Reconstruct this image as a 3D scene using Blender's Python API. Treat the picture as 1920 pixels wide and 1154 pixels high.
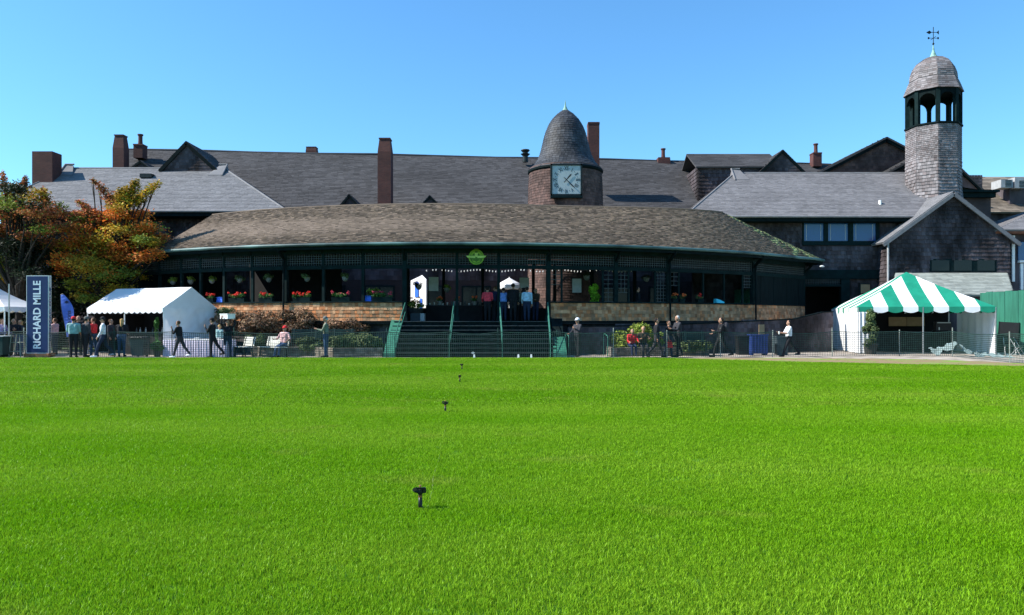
import bpy, bmesh, math, random
from math import degrees, sin, cos, tan, pi, radians, atan2, asin, sqrt, hypot
from mathutils import Vector, Matrix, noise
V = Vector
random.seed(7)
for o in list(bpy.data.objects):
    bpy.data.objects.remove(o)
S = bpy.context.scene
C = S.collection

# ------------------------------------------------------------------ camera, sky, sun, exposure
F = 1387.0            # focal length in pixels of the 1920 px wide photograph
HZ = 600.0            # horizon row
EYE = 1.65
cd = bpy.data.cameras.new('camera')
cam = bpy.data.objects.new('camera', cd)
C.objects.link(cam)
cam.location = (0, 0, EYE)
cam.rotation_euler = (pi / 2, 0, 0)
cd.sensor_width = 36.0
cd.lens = 36.0 * F / 1920.0
cd.shift_y = (HZ - 577.0) / 1920.0
cd.clip_start = 0.1
cd.clip_end = 5000
S.camera = cam

SUN_EL = 42.0
world = bpy.data.worlds.new('World')
S.world = world
world.use_nodes = True
wn = world.node_tree.nodes
wl = world.node_tree.links
wn.clear()
sky = wn.new('ShaderNodeTexSky')
sky.sky_type = 'NISHITA'
sky.sun_disc = False
sky.sun_elevation = radians(SUN_EL)
sky.sun_rotation = radians(-97)
sky.altitude = 0
sky.air_density = 1.3
sky.dust_density = 0.0
sky.ozone_density = 10.0
bg = wn.new('ShaderNodeBackground')
bg.inputs['Strength'].default_value = 0.115
wo = wn.new('ShaderNodeOutputWorld')
tint = wn.new('ShaderNodeMix')      # white balance of the whole sky
tint.data_type = 'RGBA'
tint.blend_type = 'MULTIPLY'
tint.inputs['Factor'].default_value = 1.0
tint.inputs[7].default_value = (0.80, 1.07, 1.09, 1)
wl.new(sky.outputs[0], tint.inputs[6])
wl.new(tint.outputs[2], bg.inputs[0])
wl.new(bg.outputs[0], wo.inputs[0])
sd = bpy.data.lights.new('sun', 'SUN')
sd.energy = 5.0
sd.angle = radians(0.5)
sd.color = (1.0, 0.95, 0.86)
sun = bpy.data.objects.new('sun', sd)
C.objects.link(sun)
SUN_AZ = radians(7.0)      # the sun stands at the viewer's left, a little in front of the facade
sdir = V((-cos(radians(SUN_EL)) * cos(SUN_AZ), -cos(radians(SUN_EL)) * sin(SUN_AZ), sin(radians(SUN_EL))))
sun.rotation_euler = sdir.to_track_quat('Z', 'Y').to_euler()
sun.location = (-40, 0, 40)
S.view_settings.view_transform = 'Standard'
S.view_settings.look = 'None'
S.view_settings.exposure = 0.88
S.view_settings.gamma = 1.0
S.view_settings.use_curve_mapping = False
S.render.engine = 'CYCLES'
S.cycles.max_bounces = 6
S.cycles.diffuse_bounces = 3
S.cycles.transparent_max_bounces = 8
S.cycles.use_denoising = True

def px(u, Y):
    return (u - 960.0) / F * Y
def pz(v, Y):
    return EYE + (HZ - v) / F * Y
def P(u, v, Y):
    return V((px(u, Y), Y, pz(v, Y)))
def gy(v):
    return EYE * F / (v - HZ)

# ------------------------------------------------------------------ materials
MT = {}
def mat(name, col, rough=0.8, var=0.12, scale=3.0, island=0.0, bump=0.0, bscale=40.0, metal=0.0, spec=0.3,
        col2=None, ramp=(0.4, 0.6), stretch=(1, 1, 1), transl=0.0, detail=4.0, tone=None):
    m = bpy.data.materials.new(name)
    m.use_nodes = True
    nt = m.node_tree
    n = nt.nodes
    L = nt.links
    b = n['Principled BSDF']
    b.inputs['Roughness'].default_value = rough
    b.inputs['Metallic'].default_value = metal
    b.inputs['Specular IOR Level'].default_value = spec
    tc = n.new('ShaderNodeTexCoord')
    mp = n.new('ShaderNodeMapping')
    mp.inputs['Scale'].default_value = stretch
    L.new(tc.outputs['Object'], mp.inputs[0])
    no = n.new('ShaderNodeTexNoise')
    no.inputs['Scale'].default_value = scale
    no.inputs['Detail'].default_value = detail
    L.new(mp.outputs[0], no.inputs['Vector'])
    rp = n.new('ShaderNodeValToRGB')
    k_ = 1.0 if max(col) > 0.6 or name.startswith(('leaf', 'petal')) else 0.76      # albedo scale that goes with the exposure
    col = [c * k_ for c in col]
    col2 = [c * k_ for c in col2] if col2 else None
    lo = [c * (1 - var) for c in col]
    hi = [min(1, c * (1 + var)) for c in (col2 or col)]
    rp.color_ramp.elements[0].position = ramp[0]
    rp.color_ramp.elements[1].position = ramp[1]
    rp.color_ramp.elements[0].color = (*lo, 1)
    rp.color_ramp.elements[1].color = (*hi, 1)
    L.new(no.outputs['Fac'], rp.inputs[0])
    out = rp.outputs[0]
    if island > 0:
        ge = n.new('ShaderNodeNewGeometry')
        mr = n.new('ShaderNodeMapRange')
        mr.inputs['To Min'].default_value = 1 - island
        mr.inputs['To Max'].default_value = 1 + island
        L.new(ge.outputs['Random Per Island'], mr.inputs['Value'])
        mx = n.new('ShaderNodeMix')
        mx.data_type = 'RGBA'
        mx.blend_type = 'MULTIPLY'
        mx.inputs['Factor'].default_value = 1
        L.new(out, mx.inputs[6])
        L.new(mr.outputs[0], mx.inputs[7])
        out = mx.outputs[2]
        if tone:
            ml = n.new('ShaderNodeMath')
            ml.operation = 'FRACT'
            mm = n.new('ShaderNodeMath')
            mm.operation = 'MULTIPLY'
            mm.inputs[1].default_value = 7.31
            L.new(ge.outputs['Random Per Island'], mm.inputs[0])
            L.new(mm.outputs[0], ml.inputs[0])
            r2 = n.new('ShaderNodeValToRGB')
            r2.color_ramp.elements[0].position = 0.45
            r2.color_ramp.elements[1].position = 0.95
            r2.color_ramp.elements[0].color = (1, 1, 1, 1)
            r2.color_ramp.elements[1].color = (*tone, 1)
            L.new(ml.outputs[0], r2.inputs[0])
            m3 = n.new('ShaderNodeMix')
            m3.data_type = 'RGBA'
            m3.blend_type = 'MULTIPLY'
            m3.inputs['Factor'].default_value = 1
            L.new(out, m3.inputs[6])
            L.new(r2.outputs[0], m3.inputs[7])
            out = m3.outputs[2]
    L.new(out, b.inputs['Base Color'])
    if bump > 0:
        n2 = n.new('ShaderNodeTexNoise')
        n2.inputs['Scale'].default_value = bscale
        n2.inputs['Detail'].default_value = 6
        L.new(mp.outputs[0], n2.inputs['Vector'])
        bp = n.new('ShaderNodeBump')
        bp.inputs['Strength'].default_value = bump
        bp.inputs['Distance'].default_value = 0.02
        L.new(n2.outputs['Fac'], bp.inputs['Height'])
        L.new(bp.outputs[0], b.inputs['Normal'])
    if transl > 0:
        tr = n.new('ShaderNodeBsdfTranslucent')
        L.new(out, tr.inputs[0])
        ms = n.new('ShaderNodeMixShader')
        ms.inputs[0].default_value = transl
        L.new(b.outputs[0], ms.inputs[1])
        L.new(tr.outputs[0], ms.inputs[2])
        L.new(ms.outputs[0], n['Material Output'].inputs[0])
    MT[name] = m
    return m

def brickmat(name, c1, c2, mortar, bw=0.22, bh=0.075):
    m = bpy.data.materials.new(name)
    m.use_nodes = True
    n = m.node_tree.nodes
    L = m.node_tree.links
    b = n['Principled BSDF']
    b.inputs['Roughness'].default_value = 0.9
    tc = n.new('ShaderNodeTexCoord')
    sx = n.new('ShaderNodeSeparateXYZ')
    L.new(tc.outputs['Object'], sx.inputs[0])
    ad = n.new('ShaderNodeMath')
    L.new(sx.outputs[0], ad.inputs[0])
    L.new(sx.outputs[1], ad.inputs[1])
    cb = n.new('ShaderNodeCombineXYZ')
    L.new(ad.outputs[0], cb.inputs[0])
    L.new(sx.outputs[2], cb.inputs[1])
    br = n.new('ShaderNodeTexBrick')
    br.inputs['Scale'].default_value = 1
    br.inputs['Brick Width'].default_value = bw
    br.inputs['Row Height'].default_value = bh
    br.inputs['Mortar Size'].default_value = 0.008
    br.inputs['Color1'].default_value = (*c1, 1)
    br.inputs['Color2'].default_value = (*c2, 1)
    br.inputs['Mortar'].default_value = (*mortar, 1)
    L.new(cb.outputs[0], br.inputs['Vector'])
    no = n.new('ShaderNodeTexNoise')
    no.inputs['Scale'].default_value = 1.3
    no.inputs['Detail'].default_value = 5
    L.new(tc.outputs['Object'], no.inputs['Vector'])
    mx = n.new('ShaderNodeMix')
    mx.data_type = 'RGBA'
    mx.blend_type = 'MULTIPLY'
    mx.inputs['Factor'].default_value = 0.7
    L.new(br.outputs[0], mx.inputs[6])
    L.new(no.outputs['Fac'], mx.inputs[7])
    L.new(mx.outputs[2], b.inputs['Base Color'])
    bp = n.new('ShaderNodeBump')
    bp.inputs['Strength'].default_value = 0.5
    bp.inputs['Distance'].default_value = 0.01
    L.new(br.outputs['Fac'], bp.inputs['Height'])
    bp.invert = True
    L.new(bp.outputs[0], b.inputs['Normal'])
    MT[name] = m

def glassmat(name, col, rough=0.03, ior=2.2, spec=1.0):
    m = bpy.data.materials.new(name)
    m.use_nodes = True
    b = m.node_tree.nodes['Principled BSDF']
    b.inputs['Base Color'].default_value = (*col, 1)
    b.inputs['Roughness'].default_value = rough
    b.inputs['Specular IOR Level'].default_value = spec
    b.inputs['IOR'].default_value = ior
    MT[name] = m

WS = (0.75, 0.66, 0.62)
mat('cedar', (0.595, 0.33, 0.175), 0.9, 0.25, 1.2, island=0.38, bump=0.5, bscale=30, stretch=(1, 1, 4), tone=(1.15, 0.8, 0.6))
mat('cedar_grey', (0.045, 0.036, 0.038), 0.9, 0.45, 0.9, col2=(0.085, 0.072, 0.08), island=0.3, bump=0.5, bscale=30, stretch=(1, 1, 0.5), tone=WS, ramp=(0.35, 0.65))
mat('cedar_silver', (0.25, 0.23, 0.235), 0.9, 0.3, 1.0, island=0.3, bump=0.4, bscale=30, tone=(0.75, 0.68, 0.66), ramp=(0.3, 0.7))
mat('cedar_red', (0.105, 0.068, 0.06), 0.9, 0.45, 0.8, island=0.28, bump=0.4, bscale=30, tone=(1.3, 1.2, 1.15), ramp=(0.35, 0.65))
mat('cedar_roof', (0.182, 0.140, 0.106), 0.9, 0.16, 0.5, island=0.4, bump=0.4, bscale=25, tone=(1.25, 1.22, 1.15), ramp=(0.3, 0.7))
mat('moss_roof', (0.17, 0.15, 0.10), 0.95, 0.3, 2.2, col2=(0.30, 0.36, 0.15), island=0.5, bump=0.8, bscale=18, tone=(0.65, 0.55, 0.6), ramp=(0.42, 0.58))
mat('roof_dark', (0.076, 0.074, 0.077), 0.9, 0.22, 0.35, island=0.25, bump=0.3, bscale=30, ramp=(0.3, 0.7), stretch=(0.6, 1, 1))
mat('roof_light', (0.225, 0.225, 0.235), 0.9, 0.06, 0.5, island=0.12, bump=0.3, bscale=30)
mat('roof_mid', (0.215, 0.21, 0.22), 0.9, 0.08, 0.5, island=0.13, bump=0.3, bscale=30)
mat('roof_tan', (0.20, 0.165, 0.13), 0.9, 0.2, 0.6, island=0.3, bump=0.3, bscale=30)
mat('roof_sage', (0.33, 0.36, 0.33), 0.9, 0.08, 0.8, island=0.18, bump=0.3, bscale=30)
mat('slate', (0.050, 0.055, 0.064), 0.65, 0.2, 1.0, island=0.4, bump=0.3, bscale=30, tone=(0.7, 0.7, 0.75))
mat('ridge_cap', (0.22, 0.22, 0.23), 0.8, 0.1)
mat('dark_green', (0.004, 0.012, 0.013), 0.8, spec=0.1, var=0.2, scale=4)
mat('trim_green', (0.006, 0.020, 0.021), 0.8, spec=0.1, var=0.2, scale=3)
mat('panel_green', (0.005, 0.012, 0.013), 0.8, spec=0.1, var=0.3, scale=2, stretch=(6, 6, 0.6))
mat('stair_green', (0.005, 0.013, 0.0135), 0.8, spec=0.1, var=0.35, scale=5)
mat('cheek_lit_green', (0.045, 0.21, 0.145), 0.5, 0.15, 6)  # sunlit tone of the cheeks, light put into the colour
mat('rail_green', (0.05, 0.20, 0.15), 0.4, 0.15, 6)
mat('wall_green', (0.032, 0.18, 0.12), 0.7, 0.14, 1.5, bump=0.1, stretch=(4, 4, 0.5))
mat('copper', (0.035, 0.085, 0.09), 0.5, 0.3, 0.5, col2=(0.14, 0.26, 0.25), ramp=(0.35, 0.75))
mat('verdigris', (0.25, 0.45, 0.38), 0.6, 0.2, 5)
mat('iron', (0.02, 0.03, 0.03), 0.5, 0.2, 8, metal=0.3)
mat('steel', (0.45, 0.46, 0.47), 0.4, 0.1, 8, metal=0.7)
mat('post_grey', (0.28, 0.32, 0.28), 0.6, 0.2, 8)
mat('net_green', (0.02, 0.06, 0.05), 0.7, 0.2, 5)
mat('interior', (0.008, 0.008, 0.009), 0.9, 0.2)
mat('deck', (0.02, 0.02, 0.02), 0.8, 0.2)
mat('white_paint', (0.78, 0.78, 0.76), 0.5, 0.05)
mat('white_vinyl', (0.82, 0.83, 0.85), 0.45, 0.03, 2, bump=0.15, bscale=3, transl=0.12)
mat('green_vinyl', (0.02, 0.33, 0.20), 0.45, 0.08, 2, bump=0.15, bscale=3, transl=0.1)
mat('table_cloth', (0.62, 0.58, 0.74), 0.9, 0.05)
mat('black_cloth', (0.012, 0.012, 0.014), 0.9, 0.2)
mat('navy', (0.022, 0.045, 0.155), 0.4, 0.08, 2)
mat('flag_blue', (0.10, 0.20, 0.68), 0.7, 0.08, 3, transl=0.2)
mat('letter_white', (0.72, 0.78, 0.85), 0.5, 0.03)
mat('letter_dark', (0.02, 0.04, 0.12), 0.5, 0.03)
mat('clock_face', (0.50, 0.58, 0.58), 0.5, 0.05, 4)
mat('clock_black', (0.02, 0.03, 0.04), 0.5, 0.05)
mat('sign_lime', (0.30, 0.50, 0.03), 0.5, 0.15, 6)
mat('sign_olive', (0.10, 0.22, 0.015), 0.5, 0.15, 6)
mat('sign_pale', (0.48, 0.62, 0.14), 0.5, 0.1, 6)
mat('gold', (0.35, 0.24, 0.08), 0.5, 0.1)
mat('path', (0.40, 0.34, 0.28), 0.95, 0.2, 1.5, bump=0.3, bscale=30, col2=(0.46, 0.40, 0.34))
mat('worn_turf', (0.42, 0.31, 0.16), 0.95, 0.25, 1.1, bump=0.5, bscale=25, col2=(0.16, 0.30, 0.03), ramp=(0.53, 0.62), stretch=(0.6, 1.6, 1))
mat('earth', (0.06, 0.10, 0.03), 0.95, 0.3, 0.3)
mat('brick_plain', (0.32, 0.12, 0.07), 0.9, 0.2)
mat('wood_base', (0.40, 0.19, 0.09), 0.8, 0.2, 6)
mat('cardboard', (0.45, 0.30, 0.16), 0.9, 0.1)
mat('stone', (0.30, 0.27, 0.225), 0.9, 0.25, 4, island=0.35, bump=0.6, bscale=25, tone=(0.8, 0.75, 0.7))
mat('mortar', (0.17, 0.155, 0.14), 0.95, 0.2)
mat('bin_grey', (0.06, 0.085, 0.10), 0.5, 0.1)
mat('bin_blue', (0.03, 0.06, 0.24), 0.45, 0.1)
mat('bin_black', (0.015, 0.017, 0.02), 0.5, 0.1)
mat('bright_blue', (0.04, 0.16, 0.75), 0.5, 0.1)
mat('cyan', (0.05, 0.55, 0.72), 0.5, 0.1)
mat('terracotta', (0.05, 0.05, 0.045), 0.8, 0.2)
mat('basket_white', (0.55, 0.56, 0.55), 0.7, 0.1)
mat('bark', (0.04, 0.032, 0.026), 0.95, 0.3, 5, bump=0.6, bscale=20)
mat('leaf_orange', (0.68, 0.185, 0.035), 0.7, 0.3, 0.8, island=0.4, transl=0.25, tone=(0.8, 1.25, 1))
mat('leaf_rust', (0.42, 0.125, 0.05), 0.7, 0.3, 0.8, island=0.4, transl=0.2, tone=(0.9, 1.3, 1))
mat('leaf_gold', (0.50, 0.29, 0.03), 0.7, 0.3, 0.8, island=0.4, transl=0.25, tone=(0.7, 1.1, 1))
mat('leaf_green', (0.17, 0.22, 0.03), 0.7, 0.3, 0.8, island=0.4, transl=0.25)
mat('leaf_dark', (0.014, 0.026, 0.011), 0.7, 0.3, 0.8, island=0.4, transl=0.1)
mat('leaf_brown', (0.20, 0.115, 0.07), 0.7, 0.35, 1.2, island=0.45, transl=0.15, tone=(0.8, 0.9, 0.7))
mat('leaf_olive', (0.10, 0.14, 0.05), 0.7, 0.3, 1.2, island=0.45, transl=0.15)
mat('leaf_lime', (0.23, 0.32, 0.05), 0.7, 0.3, 1.2, island=0.4, transl=0.25, tone=(1.2, 0.95, 0.8))
mat('leaf_fresh', (0.05, 0.16, 0.03), 0.7, 0.3, 1.2, island=0.4, transl=0.2)
mat('leaf_vivid', (0.25, 0.50, 0.03), 0.7, 0.25, 1.2, island=0.4, transl=0.3)
mat('petal_red', (0.75, 0.05, 0.035), 0.6, 0.2, 5, island=0.3, transl=0.2)
mat('petal_pink', (0.55, 0.06, 0.11), 0.6, 0.2, 5, island=0.3, transl=0.2)
mat('petal_orange', (0.85, 0.20, 0.06), 0.6, 0.2, 5, island=0.3, transl=0.2)
mat('rubber', (0.012, 0.014, 0.013), 0.4, 0.2)
mat('brass', (0.45, 0.20, 0.08), 0.4, 0.1, metal=0.6)
mat('hvac', (0.45, 0.46, 0.47), 0.5, 0.1)
mat('bench_white', (0.72, 0.72, 0.66), 0.6, 0.08)
mat('bench_green', (0.014, 0.042, 0.038), 0.5, 0.15)
mat('basket_grey', (0.20, 0.21, 0.20), 0.8, 0.2)
mat('grass_soil', (0.07, 0.19, 0.012), 0.95, 0.3, 6)
brickmat('brick', (0.16, 0.045, 0.032), (0.11, 0.03, 0.025), (0.10, 0.06, 0.055))
brickmat('brick_dark', (0.05, 0.03, 0.03), (0.035, 0.022, 0.022), (0.045, 0.035, 0.035))
glassmat('glass_sky', (0.02, 0.075, 0.20), 0.08, 1.5, 0.6)
glassmat('glass_dark', (0.012, 0.018, 0.02), 0.15, 1.45, 0.3)
M = MT

# ------------------------------------------------------------------ mesh builder
W = {}
class MB:
    def __init__(s):
        s.v = []
        s.f = []
        s.m = []
        s.cur = 0
    def add(s, vs, fs, m=None):
        b = len(s.v)
        s.v.extend([tuple(p) for p in vs])
        for f in fs:
            s.f.append([b + i for i in f])
            s.m.append(s.cur if m is None else m)
        return s
    def box(s, c, size, rz=0.0, M4=None):
        hx, hy, hz = [k / 2 for k in size]
        ps = [V((x, y, z)) for x in (-hx, hx) for y in (-hy, hy) for z in (-hz, hz)]
        c = V(c)
        if M4 is not None:
            ps = [M4 @ p + c for p in ps]
        elif rz:
            ca, sa = cos(rz), sin(rz)
            ps = [V((p.x * ca - p.y * sa, p.x * sa + p.y * ca, p.z)) + c for p in ps]
        else:
            ps = [p + c for p in ps]
        return s.add(ps, [(0, 1, 3, 2), (4, 6, 7, 5), (0, 4, 5, 1), (2, 3, 7, 6), (0, 2, 6, 4), (1, 5, 7, 3)])
    def span(s, a, b):
        a, b = V(a), V(b)
        return s.box((a + b) / 2, [abs(k) for k in (b - a)])
    def beam(s, a, b, w, h, up=(0, 0, 1)):
        a, b = V(a), V(b)
        d = b - a
        y = d.normalized()
        x = y.cross(V(up))
        if x.length < 1e-4:
            x = V((1, 0, 0))
        x.normalize()
        z = x.cross(y)
        R = Matrix((x, y, z)).transposed()
        return s.box((a + b) / 2, (w, d.length, h), M4=R)
    def tube(s, pts, r, n=8, caps=True):
        pts = [V(p) for p in pts]
        rs = r if isinstance(r, (list, tuple)) else [r] * len(pts)
        vs, fs = [], []
        prev = None
        for i, p in enumerate(pts):
            d = (pts[min(i + 1, len(pts) - 1)] - pts[max(i - 1, 0)])
            d = d.normalized() if d.length > 1e-9 else V((0, 0, 1))
            if prev is None:
                x = d.cross(V((0, 0, 1)) if abs(d.z) < 0.9 else V((1, 0, 0))).normalized()
            else:
                x = (prev - d * prev.dot(d))
                x = x.normalized() if x.length > 1e-6 else d.orthogonal().normalized()
            prev = x
            y = d.cross(x)
            for k in range(n):
                a = 2 * pi * k / n
                vs.append(p + (x * cos(a) + y * sin(a)) * rs[i])
        for i in range(len(pts) - 1):
            for k in range(n):
                k2 = (k + 1) % n
                fs.append((i * n + k, i * n + k2, (i + 1) * n + k2, (i + 1) * n + k))
        if caps:
            fs.append(tuple(range(n - 1, -1, -1)))
            fs.append(tuple((len(pts) - 1) * n + k for k in range(n)))
        return s.add(vs, fs)
    def lathe(s, prof, n=16, c=(0, 0, 0), a0=0.0, sq=(1, 1)):
        c = V(c)
        vs, fs = [], []
        for (r, z) in prof:
            for k in range(n):
                a = a0 + 2 * pi * k / n
                vs.append(c + V((r * cos(a) * sq[0], r * sin(a) * sq[1], z)))
        for i in range(len(prof) - 1):
            for k in range(n):
                k2 = (k + 1) % n
                fs.append((i * n + k, i * n + k2, (i + 1) * n + k2, (i + 1) * n + k))
        fs.append(tuple(range(n - 1, -1, -1)))
        fs.append(tuple((len(prof) - 1) * n + k for k in range(n)))
        return s.add(vs, fs)
    def ball(s, c, r, n=8, m=6):
        r = V(r) if not isinstance(r, (int, float)) else V((r, r, r))
        c = V(c)
        vs, fs = [c + V((0, 0, -r.z))], []
        for i in range(1, m):
            t = -pi / 2 + pi * i / m
            for k in range(n):
                a = 2 * pi * k / n
                vs.append(c + V((r.x * cos(t) * cos(a), r.y * cos(t) * sin(a), r.z * sin(t))))
        vs.append(c + V((0, 0, r.z)))
        for k in range(n):
            fs.append((0, 1 + (k + 1) % n, 1 + k))
            fs.append((len(vs) - 1, 1 + (m - 2) * n + k, 1 + (m - 2) * n + (k + 1) % n))
        for i in range(m - 2):
            for k in range(n):
                k2 = (k + 1) % n
                fs.append((1 + i * n + k, 1 + i * n + k2, 1 + (i + 1) * n + k2, 1 + (i + 1) * n + k))
        return s.add(vs, fs)
    def prism(s, poly, d):
        """poly: list of 3D points; d: extrusion vector"""
        d = V(d)
        n = len(poly)
        a = [V(p) for p in poly]
        fs = [tuple(range(n)), tuple(range(2 * n - 1, n - 1, -1))]
        for i in range(n):
            j = (i + 1) % n
            fs.append((i, i + n, j + n, j))
        return s.add(a + [p + d for p in a], fs)
    def build(s, name, mt, parent=None, smooth=False, kind=None, local=False, fix=True):
        me = bpy.data.meshes.new(name)
        off = V((0, 0, 0))
        if parent is not None and not local:
            off = W.get(parent.name, V((0, 0, 0)))
        me.from_pydata([(p[0] - off.x, p[1] - off.y, p[2] - off.z) for p in s.v], [], s.f)
        mts = mt if isinstance(mt, (list, tuple)) else [mt]
        for k in mts:
            me.materials.append(M[k] if isinstance(k, str) else k)
        if len(mts) > 1:
            me.polygons.foreach_set('material_index', s.m)
        if smooth:
            me.polygons.foreach_set('use_smooth', [True] * len(me.polygons))
        if fix and len(s.f) < 60000:
            bm = bmesh.new()
            bm.from_mesh(me)
            bmesh.ops.recalc_face_normals(bm, faces=bm.faces)
            bm.to_mesh(me)
            bm.free()
        o = bpy.data.objects.new(name, me)
        C.objects.link(o)
        if parent is not None:
            o.parent = parent
            W[o.name] = V((0, 0, 0)) if local else off
        else:
            W[o.name] = V((0, 0, 0))
        if kind:
            o['kind'] = kind
        return o

def thing(name, label, cat, loc=(0, 0, 0), rz=0.0, group=None):
    o = bpy.data.objects.new(name, None)
    C.objects.link(o)
    o.empty_display_size = 0.3
    o.location = loc
    o.rotation_euler = (0, 0, rz)
    o['label'] = label
    o['category'] = cat
    if group:
        o['group'] = group
    W[o.name] = V(loc)
    return o
def tag(o, label, cat, group=None):
    o['label'] = label
    o['category'] = cat
    if group:
        o['group'] = group
    return o
def struct(o):
    o['kind'] = 'structure'
    return o
def copy_thing(root, loc, rz=0.0, label=None, scale=None):
    r = root.copy()
    C.objects.link(r)
    r.location = loc
    r.rotation_euler = (0, 0, rz)
    if scale:
        r.scale = (scale, scale, scale)
    if label:
        r['label'] = label
    W[r.name] = V(loc)
    for ch in list(root.children):
        c = ch.copy()
        C.objects.link(c)
        c.parent = r
        for g in list(ch.children):
            d = g.copy()
            C.objects.link(d)
            d.parent = c
    return r

def text_mesh(name, txt, size, mt, parent, mtx, extrude=0.004, align='CENTER', local=True, sx=1.0, bold=0.0):
    cu = bpy.data.curves.new(name + '_c', 'FONT')
    cu.body = txt
    cu.size = size
    cu.align_x = align
    cu.align_y = 'CENTER'
    cu.extrude = extrude
    cu.offset = bold
    cu.resolution_u = 3
    t = bpy.data.objects.new(name + '_t', cu)
    C.objects.link(t)
    dg = bpy.context.evaluated_depsgraph_get()
    me = bpy.data.meshes.new_from_object(t.evaluated_get(dg))
    bpy.data.objects.remove(t)
    bpy.data.curves.remove(cu)
    me.transform(mtx @ Matrix.Diagonal((sx, 1, 1, 1)))
    me.materials.clear()
    me.materials.append(M[mt])
    me.name = name
    o = bpy.data.objects.new(name, me)
    C.objects.link(o)
    o.parent = parent
    W[o.name] = V((0, 0, 0))
    return o

# ------------------------------------------------------------------ shingles
def shingles(mb, f, nrm, t0, t1, h, ivals, w, th, rng, lap=0.12, wj=0.35, m=None):
    nrow = max(1, int(round((t1 - t0) / h)))
    h = (t1 - t0) / nrow
    for i in range(nrow):
        a = t0 + i * h
        b = min(t1, a + h * (1 + lap))
        for (sa, sb) in ivals(a + h * 0.5):
            if sb - sa < 0.03:
                continue
            s = sa - rng.random() * w * 0.5
            row = []
            while s < sb:
                e = s + w * (1 + (rng.random() - 0.5) * 2 * wj)
                row.append((max(s, sa), min(e, sb)))
                s = e
            for (x0, x1) in row:
                if x1 - x0 < 0.012:
                    continue
                g = 0.004
                dz = (rng.random() - 0.5) * h * 0.10
                k = th * (0.75 + 0.5 * rng.random())
                n0 = nrm(x0, a)
                p0, p1 = f(x0 + g, a + dz), f(x1 - g, a + dz)
                q0, q1 = f(x0 + g, b), f(x1 - g, b)
                mb.add([p0 + n0 * k, p1 + n0 * k, q1 + n0 * 0.003, q0 + n0 * 0.003, p0, p1],
                       [(0, 1, 2, 3), (4, 5, 1, 0), (4, 0, 3), (5, 2, 1)], m)

def poly_ivals(poly, holes=()):
    """convex or x-monotone polygon in (s,t); returns function t-> intervals minus rectangular holes"""
    def g(t):
        xs = []
        n = len(poly)
        for i in range(n):
            (x0, y0), (x1, y1) = poly[i], poly[(i + 1) % n]
            if (y0 <= t < y1) or (y1 <= t < y0):
                xs.append(x0 + (t - y0) / (y1 - y0) * (x1 - x0))
        xs.sort()
        iv = [(xs[i], xs[i + 1]) for i in range(0, len(xs) - 1, 2)]
        for (ha, hb, la, lb) in holes:
            if la < t < lb:
                nv = []
                for (a, b) in iv:
                    if hb <= a or ha >= b:
                        nv.append((a, b))
                    else:
                        if a < ha:
                            nv.append((a, ha))
                        if hb < b:
                            nv.append((hb, b))
                iv = nv
        return iv
    return g

def plane_shingles(mb, o, ax, up, n, poly, h, w, th, seed, holes=(), m=None, lap=0.12):
    o, ax, up, n = V(o), V(ax).normalized(), V(up).normalized(), V(n).normalized()
    ts = [p[1] for p in poly]
    shingles(mb, lambda s, t: o + ax * s + up * t, lambda s, t: n, min(ts), max(ts), h,
             poly_ivals(poly, holes), w, th, random.Random(seed), lap=lap, m=m)

def quad_roof(mb, back, A, B, Cc, D, h, w, th, seed, m=None):
    """A,B = eave from left to right, Cc,D = ridge right, ridge left (planar). shingles + backing slab"""
    A, B, Cc, D = V(A), V(B), V(Cc), V(D)
    ax = (B - A).normalized()
    n = ax.cross((D - A) if (D - A).length > 0.1 else (Cc - A)).normalized()
    if n.z < 0:
        n = -n
    up = n.cross(ax).normalized()
    if up.z < 0:
        up = -up
    pl = [((p - A).dot(ax), (p - A).dot(up)) for p in (A, B, Cc, D)]
    if (pl[2][0] - pl[3][0]) ** 2 + (pl[2][1] - pl[3][1]) ** 2 < 1e-4:
        pl = pl[:3]
    plane_shingles(mb, A, ax, up, n, pl, h, w, th, seed, m=m)
    pts = [A, B, Cc] + ([D] if len(pl) > 3 else [])
    back.prism([p - n * 0.004 for p in pts], -n * 0.10)

def wall_shingles(mb, p0, p1, poly, h, w, th, seed, holes=(), m=None):
    if w == 0.2:
        h, w, th = h * 1.25, 0.17, 0.045
    """vertical wall from p0 to p1 (xy); poly in (s along, z)"""
    ax = V((p1[0] - p0[0], p1[1] - p0[1], 0)).normalized()
    n = V((ax.y, -ax.x, 0))
    plane_shingles(mb, V((p0[0], p0[1], 0)), ax, (0, 0, 1), n, poly, h, w, th, seed, holes, m)
# ------------------------------------------------------------------ ground
mat('lattice', (0.075, 0.092, 0.095), 0.6, 0.15, 5)
mat('gravel_court', (0.34, 0.31, 0.26), 0.95, 0.2, 2)
mb = MB()
mb.add([(-1500, -1500, -0.05), (1500, -1500, -0.05), (1500, 1500, -0.05), (-1500, 1500, -0.05)], [(0, 1, 2, 3)])
struct(mb.build('ground', 'earth'))
LAWN = [(-45, -25), (45, -25), (45, 22.0), (24, 26.0), (18.9, 27.6), (14.5, 30.2), (11, 31.4), (7.8, 31.75), (-45, 31.75)]
mb = MB()
mb.add([(x, y, 0.0) for x, y in LAWN], [tuple(range(len(LAWN)))])
struct(mb.build('lawn', 'grass_soil'))
mb = MB()
mb.add([(-45, 31.6, -0.012), (8, 31.6, -0.012), (24, 25.6, -0.012), (45, 22, -0.012), (45, 41.5, -0.012), (-45, 41.5, -0.012)], [(0, 1, 2, 3, 4, 5)])
struct(mb.build('path', 'path'))
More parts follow.
